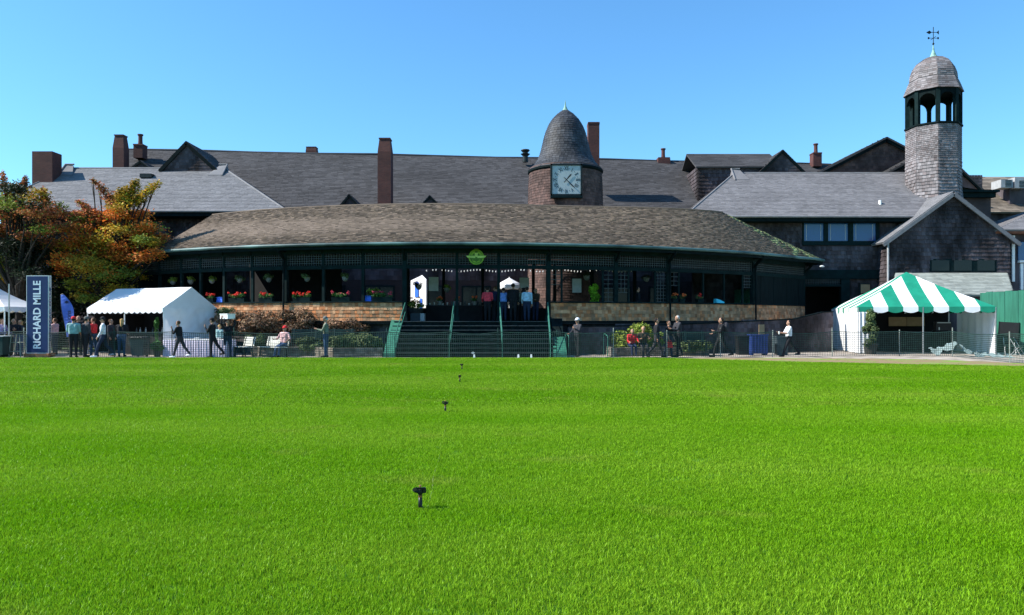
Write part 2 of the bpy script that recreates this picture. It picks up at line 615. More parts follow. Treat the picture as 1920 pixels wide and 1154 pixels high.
def lerp_tab(x, tab):
    for (x0, y0), (x1, y1) in zip(tab[:-1], tab[1:]):
        if x <= x1:
            return y0 + (y1 - y0) * max(0, (x - x0)) / (x1 - x0)
    return tab[-1][1]
GRASS_EDGE = [(-45, 31.7), (6.0, 31.7), (8.0, 30.6), (11.0, 28.7), (14.0, 27.4), (17.6, 26.1), (24, 23.6), (45, 17)]
VERGE_TOP = [(5.5, 31.85), (11.0, 31.85), (15.0, 31.3), (17.5, 30.4), (19.0, 28.4), (22.0, 26.0), (30, 22.6)]
mb = MB()      # worn strip of turf along the lawn's far right edge
rng = random.Random(3)
top, bot = [], []
for i in range(61):
    x = 5.6 + 22.0 * i / 60
    bot.append((x, lerp_tab(x, GRASS_EDGE) - 0.5, 0.006))
    top.append((x, lerp_tab(x, VERGE_TOP) + rng.random() * 0.25, 0.006))
mb.add(bot + top, [(i, i + 1, 61 + i + 1, 61 + i) for i in range(60)])
struct(mb.build('verge', 'worn_turf'))
mb = MB()
mb.span((-17.8, 41.9, -0.05), (13.5, 47.4, 1.42))
struct(mb.build('courtyard_ground', 'gravel_court'))

# ------------------------------------------------------------------ the curved piazza
CX, CY, RO, RW, RR, ZE, RZ, ZF = -3.5, 63.4, 29.0, 28.3, 25.2, 5.22, 7.62, 1.58
RI = 22.6
def rp(r, th, z):
    return V((CX + r * sin(th), CY - r * cos(th), z))
def th_of(u, r=RW):
    lo, hi = radians(-60), radians(60)
    for _ in range(50):
        m = (lo + hi) / 2
        p = rp(r, m, 0)
        if 960 + F * p.x / p.y < u:
            lo = m
        else:
            hi = m
    return (lo + hi) / 2
piazza = thing('piazza_building', 'long curved shingled piazza with brown shingle roof, dark green posts and lattice frieze', 'building', (CX, 38.5, 0))
TL, TRe, TRr = radians(-32.6), radians(43.0), radians(34.3)
TT = hypot(RO - RR, RZ - ZE)
def RRf(a):
    q = min(1, max(0, (degrees(a) - 12) / 22.0))
    return RR + 1.75 * q * q * (3 - 2 * q)
def roof_f(s, t):
    k = t / TT
    return rp(RO + (RRf(s / RO) - RO) * k, s / RO, ZE + (RZ - ZE) * k + 0.06 * sin(pi * k) * -1)
def roof_n(s, t):
    a = s / RO
    v = V((sin(a) * (RZ - ZE), -cos(a) * (RZ - ZE), RO - RR))
    return v.normalized()
mb = MB()
shingles(mb, roof_f, roof_n, 0.0, TT, 0.14, lambda t: [(TL * RO, (TRe + (TRr - TRe) * t / TT) * RO)], 0.2, 0.042, random.Random(1))
mb.build('roof_shingles', 'cedar_roof', piazza, kind='stuff', fix=False)
# roof deck (under the shingles) and rear slope
mb = MB()
N = 60
va, vb, vc = [], [], []
for i in range(N + 1):
    a = TL + (TRe - TL) * i / N
    ar = TL + (TRr - TL) * i / N
    va.append(rp(RO, a, ZE - 0.02))
    vb.append(rp(RRf(ar), ar, RZ - 0.03))
    vc.append(rp(21.4, ar, ZE - 0.02))
mb.add(va + vb + vc, [(i, i + 1, N + 2 + i, N + 1 + i) for i in range(N)] + [(N + 1 + i, N + 2 + i, 2 * N + 3 + i, 2 * N + 2 + i) for i in range(N)])
mb.build('roof_deck', 'cedar_roof', piazza)
# mossy hip end
E0 = rp(RRf(TRr), TRr, RZ)
O1 = rp(RO, TRe, ZE)
E2 = V((18.55, 44.2, ZE))
E3 = V((18.2, 47.4, ZE))
E4 = rp(21.4, TRr, ZE)
mb, bk = MB(), MB()
E1 = (O1 + E2) / 2 + V((0.16, -0.16, 0))
for i, (a, b) in enumerate(((O1, E1), (E1, E2), (E2, E3))):
    quad_roof(mb, bk, a, b, E0, E0, 0.155, 0.2, 0.034, 40 + i)
mb.build('mossy_hip_shingles', 'moss_roof', piazza, kind='stuff', fix=False)
bk.add([E3, E4, E0], [(0, 1, 2)])
bk.build('hip_deck', 'moss_roof', piazza)
# ridge cap
mb = MB()
mb.tube([rp(RRf(TL + (TRr - TL) * i / 40), TL + (TRr - TL) * i / 40, RZ + 0.01) for i in range(41)], 0.05, 6)
mb.tube([E0, (E0 + O1) / 2 + V((0, 0, 0.02)), O1], 0.035, 6)
mb.build('ridge_cap', 'cedar_roof', piazza)
# gutter, fascia, soffit
eave = [rp(RO + 0.05, TL + (TRe - TL) * i / 50, ZE - 0.03) for i in range(51)] + [E1 + V((0.05, -0.05, -0.03)), E2 + V((0.08, -0.03, -0.03)), E3 + V((0.06, 0, -0.03))]
mb = MB()
mb.tube(eave, 0.078, 8)
mb.build('gutter', 'copper', piazza, smooth=True)
mb = MB()
nf = len(eave)
ins = []
for p in eave:
    d = V((CX, CY, 0)) - V((p.x, p.y, 0))
    d.normalize()
    ins.append(d)
A = [p + d * 0.07 + V((0, 0, -0.03)) for p, d in zip(eave, ins)]
B = [p + d * 0.07 + V((0, 0, -0.22)) for p, d in zip(eave, ins)]
Cc = [p + d * 0.95 + V((0, 0, -0.10)) for p, d in zip(eave, ins)]
mb.add(A + B + Cc, [(i, i + 1, nf + i + 1, nf + i) for i in range(nf - 1)] + [(nf + i, nf + i + 1, 2 * nf + i + 1, 2 * nf + i) for i in range(nf - 1)])
mb.build('soffit', 'dark_green', piazza)

US = [262, 300, 341, 377, 421, 474, 536, 607, 681, 759, 857, 935, 1028, 1154, 1252, 1411, 1507]
TH = [th_of(u) for u in US]
def bay_frame(i):
    p0, p1 = rp(RW, TH[i], 0), rp(RW, TH[i + 1], 0)
    ax = (p1 - p0)
    Ln = ax.length
    ax.normalize()
    return p0, ax, V((ax.y, -ax.x, 0)), Ln
def mull(u, i):
    p0, ax, n, Ln = bay_frame(i)
    # ray through column u with the bay's chord
    d = V(((u - 960) / F, 1, 0))
    den = ax.x * d.y - ax.y * d.x
    return (-p0.x * d.y + p0.y * d.x) / den
STAIR = (9, 10, 11)
PANEL = (15,)
ZS = 2.50
for i, t in enumerate(TH):      # posts
    p = rp(RW, t, 0)
    w = 0.2 if i in (9, 12, 13, 14, 15, 6) else 0.13
    mb = MB()
    z0 = ZF if i in (9, 10, 11, 12) else ZS
    mb.box((p.x, p.y, (z0 + 5.05) / 2), (w, w, 5.05 - z0), rz=t)
    if i in (9, 10, 11, 12):
        mb.box((p.x, p.y, ZF + 0.1), (w + 0.06, w + 0.06, 0.2), rz=t)
    mb.build('post', 'trim_green', piazza)
rng = random.Random(5)
for i in range(len(US) - 1):
    p0, ax, n, Ln = bay_frame(i)
    rz = atan2(ax.y, ax.x)
    R = Matrix.Rotation(rz, 3, 'Z')
    mid = p0 + ax * Ln / 2
    mb = MB()
    for (za, zb, off, dep) in ((4.82, 5.12, 0.03, 0.16), (4.08, 4.26, 0.02, 0.14)):
        c = mid + n * off
        mb.box((c.x, c.y, (za + zb) / 2), (Ln - 0.1, dep, zb - za), rz=rz)
    mb.build('beam', 'trim_green', piazza)
    mb = MB()      # lattice frieze
    nv = int(Ln / 0.125)
    for k in range(1, nv):
        c = p0 + ax * (Ln * k / nv) + n * 0.02
        mb.box((c.x, c.y, 4.54), (0.024, 0.02, 0.56), rz=rz)
    for k in range(1, 5):
        c = mid + n * 0.035
        mb.box((c.x, c.y, 4.26 + 0.56 * k / 5), (Ln - 0.12, 0.02, 0.024), rz=rz)
    mb.build('lattice_frieze', 'lattice', piazza, kind='stuff')
    if i in STAIR:
        continue
    mb = MB()
    c = mid + n * 0.03
    mb.box((c.x, c.y, ZS), (Ln + 0.02, 0.2, 0.07), rz=rz)
    mb.build('sill', 'trim_green', piazza)
    pa = p0 + n * 0.06
    pb = pa + ax * Ln
    mb = MB()
    wall_shingles(mb, pa, pb, [(0, 1.60), (Ln, 1.60), (Ln, ZS - 0.03), (0, ZS - 0.03)], 0.178, 0.17, 0.02, 60 + i)
    mb.build('skirt_shingles', 'cedar', piazza, kind='stuff', fix=False)
    mb = MB()
    c = mid - n * 0.02
    mb.box((c.x, c.y, 2.0), (Ln, 0.12, 0.93), rz=rz)
    mb.build('skirt_wall', 'cedar', piazza)
    mb = MB()
    c = mid + n * 0.07
    mb.box((c.x, c.y, 1.56), (Ln + 0.03, 0.2, 0.075), rz=rz)
    mb.build('water_table', 'dark_green', piazza)
    mb = MB()
    pa = p0 - n * 0.25
    wall_shingles(mb, pa, pa + ax * Ln, [(0, 0), (Ln, 0), (Ln, 1.52), (0, 1.52)], 0.2, 0.2, 0.02, 80 + i)
    c = mid - n * 0.33
    mb.box((c.x, c.y, 0.75), (Ln, 0.1, 1.54), rz=rz)
    mb.build('base_shingles', 'cedar_grey', piazza, kind='stuff', fix=False)
    if i in PANEL:
        for k in range(8):
            mb = MB()
            c = p0 + ax * (Ln * (k + 0.5) / 8) + n * (0.02 + 0.012 * (k % 2))
            mb.box((c.x, c.y, 3.31), (Ln / 8 - 0.006, 0.04, 1.55), rz=rz)
            mb.build('board', 'panel_green', piazza)
MULL = {12: (1053, 1130), 13: (1178, 1228), 14: (1272, 1318, 1357, 1392), 11: (), }
for i, us in MULL.items():
    p0, ax, n, Ln = bay_frame(i)
    rz = atan2(ax.y, ax.x)
    z0 = ZS
    ss = [mull(u, i) for u in us]
    for s in ss:
        c = p0 + ax * s
        mb = MB()
        mb.box((c.x, c.y, (z0 + 4.1) / 2), (0.09, 0.08, 4.1 - z0), rz=rz)
        mb.build('mullion', 'trim_green', piazza)
    cells = []
    if i in (12, 13):
        cells = [(0.1, ss[0], 3.35 if i == 12 else 3.0, 0.2), (ss[1], Ln - 0.1, 2.55, 0.2 if i == 12 else 0.16)]
    if i == 14:
        cells = [(0.1, ss[0], 3.4, 0.22), (ss[3], Ln - 0.1, 3.4, 0.17)]
    for (a, b, zl, st) in cells:
        mb = MB()
        nn = max(2, int((b - a) / st))
        for k in range(1, nn):
            c = p0 + ax * (a + (b - a) * k / nn)
            mb.box((c.x, c.y, (zl + 4.08) / 2), (0.022, 0.02, 4.08 - zl), rz=rz)
        nz = int((4.08 - zl) / st)
        for k in range(0, nz + 1):
            c = p0 + ax * ((a + b) / 2) + n * 0.015
            mb.box((c.x, c.y, zl + (4.06 - zl) * k / max(1, nz)), (b - a - 0.06, 0.02, 0.022), rz=rz)
        mb.build('lattice_screen', 'lattice', piazza, kind='stuff')
# downspouts with swan necks and roof brackets
for i in (6, 14, 15):
    t = TH[i]
    mb = MB()
    mb.tube([rp(RO + 0.02, t, ZE - 0.05), rp(RO - 0.05, t, ZE - 0.3), rp(RW + 0.22, t, ZE - 0.62), rp(RW + 0.2, t, 4.3), rp(RW + 0.22, t, 1.45)], 0.05, 8)
    mb.build('downspout', 'dark_green', piazza)
for i in (6, 9, 12, 13, 14, 15, 16):
    t = TH[i]
    mb = MB()
    mb.beam(rp(RW + 0.02, t, 4.45), rp(RO - 0.12, t, 5.0), 0.09, 0.11)
    mb.beam(rp(RW + 0.02, t, 5.0), rp(RO - 0.1, t, 5.03), 0.09, 0.1)
    mb.build('bracket', 'dark_green', piazza)
# floor, ceiling, inner arcade
def ring_slab(r0, r1, ta, tb, z0, z1, n=40):
    mb = MB()
    for i in range(n):
        a, b = ta + (tb - ta) * i / n, ta + (tb - ta) * (i + 1) / n
        mb.add([rp(r0, a, z0), rp(r0, b, z0), rp(r1, b, z0), rp(r1, a, z0), rp(r0, a, z1), rp(r0, b, z1), rp(r1, b, z1), rp(r1, a, z1)],
               [(0, 3, 2, 1), (4, 5, 6, 7), (0, 1, 5, 4), (2, 3, 7, 6)])
    return mb
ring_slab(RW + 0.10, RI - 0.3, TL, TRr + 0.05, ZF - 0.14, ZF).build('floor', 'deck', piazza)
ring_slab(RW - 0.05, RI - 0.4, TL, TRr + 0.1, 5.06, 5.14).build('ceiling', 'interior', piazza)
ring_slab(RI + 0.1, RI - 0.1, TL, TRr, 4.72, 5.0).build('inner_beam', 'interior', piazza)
ring_slab(RI + 0.05, RI - 0.05, TL, th_of(640, RI), 1.5, 4.75).build('dark_backing', 'interior', piazza)  # near-black sheet added so the left bays read as deep shade
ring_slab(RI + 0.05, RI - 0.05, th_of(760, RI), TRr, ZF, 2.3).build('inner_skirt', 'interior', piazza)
for u in (765, 832, 905, 1000, 1040, 1110, 1190, 1260, 1330, 1390):
    p = rp(RI, th_of(u, RI), 0)
    mb = MB()
    mb.box((p.x, p.y, (ZF + 4.72) / 2), (0.15, 0.15, 4.72 - ZF), rz=th_of(u, RI))
    mb.build('inner_post', 'dark_green', piazza)
mb = MB()      # end wall of the piazza at the carriage entrance side
mb.add([rp(RW, TH[-1], 1.0), rp(RI, TH[-1] - 0.02, 1.0), rp(RI, TH[-1] - 0.02, 5.1), rp(RW, TH[-1], 5.1)], [(0, 1, 2, 3)])
mb.build('end_wall', 'panel_green', piazza)
mb = MB()
mb.add([rp(RW, TH[0], 0.0), rp(RI, TH[0], 0.0), rp(RI, TH[0], 5.1), rp(RW, TH[0], 5.1)], [(0, 1, 2, 3)])
mb.build('end_wall', 'panel_green', piazza)

# emblem over the entrance
ce = P(893, 482, 0)
t = th_of(893)
eb = rp(RW + 0.16, t, pz(483, rp(RW, t, 0).y))
emb = thing('emblem_sign', 'round lime green crest sign with winged bar above the piazza entrance', 'sign', eb)
def disc(mb, r0, r1, y, cz=0, n=28, a0=0, a1=2 * pi):
    for k in range(n):
        a, b = a0 + (a1 - a0) * k / n, a0 + (a1 - a0) * (k + 1) / n
        mb.add([(r0 * cos(a), y, cz + r0 * sin(a)), (r0 * cos(b), y, cz + r0 * sin(b)), (r1 * cos(b), y, cz + r1 * sin(b)), (r1 * cos(a), y, cz + r1 * sin(a))], [(0, 1, 2, 3)])
mb = MB()
mb.prism([(0.37 * cos(2 * pi * k / 28), 0, 0.37 * sin(2 * pi * k / 28)) for k in range(28)], (0, -0.03, 0))
mb.build('disc', 'sign_olive', emb, local=True)
mb = MB()
disc(mb, 0.31, 0.36, -0.036)
mb.build('outer_ring', 'sign_lime', emb, local=True)
mb = MB()
disc(mb, 0.20, 0.29, -0.036, 0, 14, radians(20), radians(75))
mb.build('racket_ornament', 'sign_lime', emb, local=True)
mb = MB()
disc(mb, 0.20, 0.29, -0.036, 0, 14, radians(105), radians(160))
mb.build('racket_ornament', 'sign_lime', emb, local=True)
mb = MB()
disc(mb, 0.20, 0.27, -0.036, 0, 14, radians(215), radians(325))
mb.build('racket_ornament', 'sign_lime', emb, local=True)
mb = MB()
mb.prism([(-0.08, -0.032, 0.2), (0.08, -0.032, 0.2), (0.06, -0.032, 0.05), (0, -0.032, -0.04), (-0.06, -0.032, 0.05)], (0, -0.01, 0))
mb.build('shield', 'sign_pale', emb, local=True)
mb = MB()
for s in (-1, 1):
    mb.prism([(s * 0.05, -0.034, 0.06), (s * 0.48, -0.034, 0.06), (s * 0.40, -0.034, -0.03), (s * 0.05, -0.034, -0.05)], (0, -0.015, 0))
mb.build('winged_bar', 'sign_pale', emb, local=True)
mb = MB()
mb.box((0, -0.04, -0.12), (0.05, 0.02, 0.24))
mb.box((0, -0.043, -0.06), (0.16, 0.016, 0.03))
mb.box((0, -0.043, -0.16), (0.44, 0.016, 0.025))
mb.build('racket', 'sign_olive', emb, local=True)
mb = MB()
mb.box((0, -0.02, 0.42), (0.2, 0.03, 0.08))
mb.build('name_plate', 'gold', emb, local=True)

# ------------------------------------------------------------------ front staircase
NS = 8
Y_TOP = rp(RW, th_of(900), 0).y + 0.05
RISE = ZF / NS
TRD = 0.30
XL, XR = px(741, Y_TOP), px(1030, Y_TOP)
stair = thing('staircase', 'wide dark green wooden entrance stairs with eight steps and pale green rails', 'stairs', ((XL + XR) / 2, Y_TOP - NS * TRD, 0))
for k in range(NS):
    z1 = ZF - k * RISE
    y1 = Y_TOP - (k) * TRD
    mb = MB()
    ex = 0.03 * k
    mb.span((XL - ex, y1 - TRD - 0.03, z1 - 0.045), (XR + ex, y1, z1))
    mb.span((XL - ex, y1 - TRD + 0.01, max(0, z1 - RISE)), (XR + ex, y1 - TRD + 0.05, z1 - 0.045))
    mb.build('step', 'stair_green', stair)
    mb = MB()
    mb.span((XL - ex, y1 - TRD - 0.034, z1 - 0.03), (XR + ex, y1 - TRD - 0.031, z1 + 0.001))
    mb.build('nosing', 'lattice', stair)
YB = Y_TOP - NS * TRD
def cheek(x0, x1, xb0, xb1, zt, zb, yt, yb, m, low=0.0):
    mb = MB()
    mb.add([(x0, yt, zt), (x1, yt, zt), (xb1, yb, zb), (xb0, yb, zb), (x0, yt, low), (x1, yt, low), (xb1, yb, low), (xb0, yb, low)],
           [(0, 1, 2, 3), (0, 3, 7, 4), (1, 5, 6, 2), (3, 2, 6, 7), (0, 4, 5, 1), (4, 7, 6, 5)])
    return mb.build('cheek', m, stair)
cheek(px(734, 35.2), px(756, 35.2), px(719, YB - 0.2), px(739, YB - 0.2), 1.72, 0.16, 35.25, YB - 0.2, 'cheek_lit_green')
cheek(px(1034, 35.2), px(1054, 35.2), px(1035, 34.4), px(1056, 34.4), 1.72, 0.95, 35.25, 34.4, 'stair_green')  # upper right piece darker, its shade put into the colour
cheek(px(1037, 34.3), px(1059, 34.3), px(1038, YB - 0.2), px(1063, YB - 0.2), 0.86, 0.16, 34.38, YB - 0.2, 'cheek_lit_green')
for ut, ub in ((760, 741), (851, 843), (937, 942), (1027, 1032)):
    a = V((px(ut, Y_TOP - 0.15), Y_TOP - 0.15, ZF + 0.9))
    b = V((px(ub, YB - 0.1), YB - 0.1, 0.95))
    mb = MB()
    mb.tube([a + V((0, 0.02, -0.9)), a, b, b + V((0, -0.08, -0.05)), b + V((0, -0.08, -0.95))], 0.024, 8)
    m_ = (a + b) / 2
    mb.tube([a + V((0, 0, -0.45)), b + V((0, -0.03, -0.45))], 0.018, 6)
    mb.build('handrail', 'rail_green', stair)

# ------------------------------------------------------------------ ramp wall on the east side
rw0, rw1 = V((px(1066, 35.0), 35.0, 0)), V((px(1562, 38.6), 38.6, 0))
ramp = thing('ramp_wall', 'weathered grey shingled ramp wall rising beside the piazza toward the carriage entrance', 'wall', tuple((rw0 + rw1) / 2))
ax = (rw1 - rw0)
RL = ax.length
ax.normalize()
nn = V((ax.y, -ax.x, 0))
prof = [(0, 1.30), (RL * 0.25, 1.34), (RL * 0.5, 1.45), (RL * 0.84, 1.66), (RL * 0.96, 2.02), (RL, 2.04)]
mb = MB()
plane_shingles(mb, rw0, ax, (0, 0, 1), nn, [(0, 0), (RL, 0)] + prof[::-1], 0.2, 0.19, 0.02, 9)
mb.build('wall_shingles', 'cedar_grey', ramp, kind='stuff', fix=False)
mb = MB()
mb.prism([rw0 + ax * s + V((0, 0, z)) for s, z in [(0, 0), (RL, 0)] + prof[::-1]], -nn * 0.15)
mb.build('wall_core', 'cedar_grey', ramp)
mb = MB()
for (s0, z0), (s1, z1) in zip(prof[:-1], prof[1:]):
    mb.beam(rw0 + ax * s0 - nn * 0.06 + V((0, 0, z0 + 0.03)), rw0 + ax * s1 - nn * 0.06 + V((0, 0, z1 + 0.03)), 0.2, 0.05)
mb.build('coping', 'dark_green', ramp)
for s0, u in ((0.02, 0), (0.035, 1)):
    pass

# ------------------------------------------------------------------ main building behind
d_ = V((41.9, 4.0, 0)).normalized()
fr = V((d_.y, -d_.x, 0))
RL0 = V((-27.5, 53.0, 13.84))
RR0 = RL0 + d_ * 52.8
EL0 = RL0 + fr * 7.8 + d_ * 3.2 + V((0, 0, -5.75))
ER0 = RR0 + fr * 7.8 + V((0, 0, -5.75))
main = thing('main_building', 'long grey shingle roofed clubhouse behind the piazza with brick chimneys along it', 'building', tuple(V((EL0.x / 2 + ER0.x / 2, 50, 0))))
mb, bk = MB(), MB()
quad_roof(mb, bk, EL0, ER0, RR0, RL0, 0.2, 0.36, 0.026, 100)
mb.build('roof_shingles', 'roof_dark', main, kind='stuff', fix=False)
bk.prism([RL0 + V((0, 0.05, 0)), RR0 + V((0, 0.05, 0)), RR0 - fr * 8 + V((0, 0, -6)), RL0 - fr * 8 + V((0, 0, -6))], (0, 0, -0.1))
bk.build('roof_deck', 'roof_dark', main)
mb = MB()
mb.tube([RL0 + d_ * (52.8 * i / 12) + V((0, 0, 0.02 + 0.04 * sin(i * 1.9))) for i in range(13)], 0.075, 6)
mb.build('ridge_cap', 'slate', main)
w0 = EL0 - fr * 0.5
w1 = ER0 - fr * 0.5
MLn = (w1 - w0).length
mb = MB()
mb.prism([V((w0.x, w0.y, 0)), V((w1.x, w1.y, 0)), V((w1.x, w1.y, 8.2)), V((w0.x, w0.y, 8.2))], -fr * 0.3)
mb.prism([V((w0.x, w0.y, 0)), RL0 + V((0, 0, -13.8)), RL0 + V((0, 0, -0.4)), V((w0.x, w0.y, 8.1))], d_ * 0.3)
mb.build('wall', 'brick_dark', main)
mb = MB()
wall_shingles(mb, w0, w1, [(0, 4.2), (MLn, 4.2), (MLn, 8.1), (0, 8.1)], 0.3, 0.5, 0.02, 101)
mb.build('wall_shingles', 'cedar_grey', main, kind='stuff', fix=False)
for k in range(9):     # ground-floor shop windows towards the courtyard
    c = w0 + d_ * (9 + k * 3.1)
    mb = MB()
    q = c + fr * 0.03
    mb.box((q.x, q.y, 2.9), (1.9, 0.08, 1.9), rz=atan2(d_.y, d_.x))
    w_ = mb.build('window', 'trim_green', main)
    mb = MB()
    q = c + fr * 0.075
    for sx_ in (-0.45, 0.45):
        r_ = q + d_ * sx_
        mb.box((r_.x, r_.y, 2.9), (0.8, 0.02, 1.7), rz=atan2(d_.y, d_.x))
    mb.build('pane', 'glass_dark', w_)

def main_z(x, y):      # height of the main roof front slope at x, y
    q = V((x, y, 0)) - V((RL0.x, RL0.y, 0))
    return RL0.z - q.dot(fr) * (5.75 / 7.8)
def gable(parent, ul, ur, ua, va, vb, Y, back, wallm, roofm, rake='dark_green', th=0.12, h=0.2, w=0.25, seed=1, over=0.12, vbr=None, ubase=None, rk=0.22, low=0.6):
    """triangular front gable: base from column ul to ur at rows vb / vbr, apex (ua, va), at depth Y; its roof runs back"""
    A, B, T = P(ul, vb, Y), P(ur, vbr or vb, Y), P(ua, va, Y)
    mb = MB()
    mb.prism([A, B, T], (0, 0.12, 0))
    mb.prism([A + V((0, 0, -low)), B + V((0, 0, -low)), B, A], (0, 0.12, 0))
    mb.build('gable_wall', wallm, parent)
    mb = MB()
    o = V((A.x, Y, 0))
    plane_shingles(mb, o, (1, 0, 0), (0, 0, 1), (0, -1, 0), [(0, A.z - low), (B.x - A.x, A.z - low), (B.x - A.x, B.z), (T.x - A.x, T.z), (0, A.z)], h, w, 0.02, seed)
    mb.build('gable_shingles', wallm, parent, kind='stuff', fix=False)
    bk = MB()
    sh = MB()
    bv = V((0, back, 0))
    dl = (A - T).normalized()
    dr = (B - T).normalized()
    f0 = V((0, -over, 0))
    quad_roof(sh, bk, A + dl * over + bv, A + dl * over + f0, T + f0 + V((0, 0, 0.03)), T + bv + V((0, 0, 0.03)), h, 0.6, 0.02, seed + 1)
    quad_roof(sh, bk, B + dr * over + f0, B + dr * over + bv, T + bv + V((0, 0, 0.03)), T + f0 + V((0, 0, 0.03)), h, 0.6, 0.02, seed + 2)
    sh.build('gable_roof_shingles', roofm, parent, kind='stuff', fix=False)
    bk.build('gable_roof', roofm, parent)
    for e, dd in ((A, dl), (B, dr)):
        mb = MB()
        mb.beam(e + dd * over + V((0, -over * 0.6, -rk / 2 - 0.03)), T + V((0, -over * 0.6, -rk / 2 - 0.03)), 0.1, rk)
        mb.build('rake_board', rake, parent)
gable(main, 302, 405, 350, 266, 316, 48.6, 4.0, 'cedar_grey', 'roof_dark', seed=110)
gable(main, 634, 677, 655, 365, 390, 47.9, 1.8, 'cedar_grey', 'roof_dark', seed=113, rk=0.12)
gable(main, 786, 829, 806, 367, 390, 48.0, 1.8, 'cedar_grey', 'roof_dark', seed=116, rk=0.12)
gable(main, 240, 288, 264, 302, 320, 49.5, 2.6, 'cedar_grey', 'roof_dark', seed=119, rk=0.12)
# eastern wall dormer
DY = 51.4
dA, dB = px(1309, DY), px(1462, DY)
ze, zr = pz(312, DY), pz(289, DY + 2.6)
mb = MB()
mb.span((dA, DY, 8.5), (dB, DY + 5, ze))
mb.build('dormer_wall', 'cedar_grey', main)
mb = MB()
wall_shingles(mb, (dA, DY - 0.01), (dB, DY - 0.01), [(0, 8.5), (dB - dA, 8.5), (dB - dA, ze), (0, ze)], 0.2, 0.2, 0.02, 130)
wall_shingles(mb, (dA - 0.01, DY + 5), (dA - 0.01, DY), [(0, 8.5), (5, 8.5), (5, ze), (0, ze)], 0.2, 0.2, 0.02, 131)
mb.build('dormer_shingles', 'cedar_grey', main, kind='stuff', fix=False)
mb, bk = MB(), MB()
quad_roof(mb, bk, (dA - 0.2, DY - 0.25, ze - 0.08), (dB + 0.2, DY - 0.25, ze - 0.08), (dB + 0.2, DY + 2.6, zr), (dA - 0.2, DY + 2.6, zr), 0.2, 0.6, 0.02, 132)
quad_roof(mb, bk, (dB + 0.2, DY + 5.3, ze - 0.08), (dA - 0.2, DY + 5.3, ze - 0.08), (dA - 0.2, DY + 2.6, zr), (dB + 0.2, DY + 2.6, zr), 0.2, 0.6, 0.02, 133)
mb.build('dormer_roof_shingles', 'roof_dark', main, kind='stuff', fix=False)
bk.build('dormer_roof', 'roof_dark', main)
mb = MB()
mb.span((dA - 0.05, DY + 1.0, 8.9), (dA - 0.01, DY + 2.0, 10.6))
lv = mb.build('louvre', 'wall_green', main)
gable(main, 1420, 1512, 1467, 282, 326, DY - 0.25, 4.0, 'cedar_grey', 'roof_dark', seed=140, rk=0.16)
gable(main, 1527, 1793, 1660, 259, 327, 53.4, 6.0, 'cedar_red', 'roof_dark', seed=145, rk=0.28, over=0.25)

def chimney(parent, u0, u1, v0, v1, Y, dep, cap=0.5, taper=0.12, pots=0, mt='brick', zlow=None, m2=None):
    x0, x1 = px(u0, Y), px(u1, Y)
    zt, zb = pz(v0, Y), (pz(v1, Y) if zlow is None else zlow)
    c = ((x0 + x1) / 2, Y + dep / 2)
    w = x1 - x0
    mb = MB()
    def ringq(k, z):
        return [(c[0] - w / 2 * k, c[1] - dep / 2 * k, z), (c[0] + w / 2 * k, c[1] - dep / 2 * k, z), (c[0] + w / 2 * k, c[1] + dep / 2 * k, z), (c[0] - w / 2 * k, c[1] + dep / 2 * k, z)]
    sec = [ringq(1, zb), ringq(1, zt - cap), ringq(1 - taper, zt - 0.08), ringq(1 - taper * 0.6, zt - 0.07), ringq(1 - taper * 0.6, zt)]
    vs = [p for s_ in sec for p in s_]
    fs = [(k * 4 + j, k * 4 + (j + 1) % 4, k * 4 + 4 + (j + 1) % 4, k * 4 + 4 + j) for k in range(4) for j in range(4)] + [(16, 17, 18, 19)]
    mb.add(vs, fs)
    ch = mb.build('chimney', mt, parent)
    for k in range(pots):
        mb = MB()
        mb.lathe([(0.16, 0), (0.14, 0.3), (0.14, 0.62), (0.19, 0.66), (0.19, 0.74)], 10, (c[0] + (k - (pots - 1) / 2) * 0.45, c[1], zt))
        mb.build('chimney_pot', mt, ch)
    return ch
chimney(main, 211, 232, 252, 330, 49.5, 0.7, cap=0.9, taper=0.25)
chimney(main, 250, 267, 270, 296, 51.2, 0.7, cap=0.1, taper=-0.1, pots=1)
chimney(main, 573, 593, 275, 300, 54.6, 0.6, cap=0.3, taper=0.08)
chimney(main, 708, 733, 258, 400, 47.6, 0.9, cap=0.9, taper=0.22)
chimney(main, 1103, 1124, 229, 330, 50.5, 0.8, cap=0.25, taper=-0.06, pots=0)
chimney(main, 1234, 1257, 295, 310, 56.3, 0.8, cap=0.1, taper=0.06, pots=1)
chimney(main, 1525, 1541, 286, 312, 57.0, 0.7, cap=0.1, taper=-0.1, pots=1)
mb = MB()
c = P(985, 297, 54.5)
mb.lathe([(0.22, -0.3), (0.2, 0.15), (0.36, 0.3), (0.2, 0.34), (0.2, 0.42), (0.34, 0.55), (0.3, 0.62), (0.1, 0.66)], 12, c)
mb.build('roof_ventilator', 'iron', main, smooth=False)
mb = MB()
mb.tube([P(890, 392, 47.3), P(890, 382, 47.3)], 0.03, 6)
mb.build('vent_pipe', 'white_paint', main)

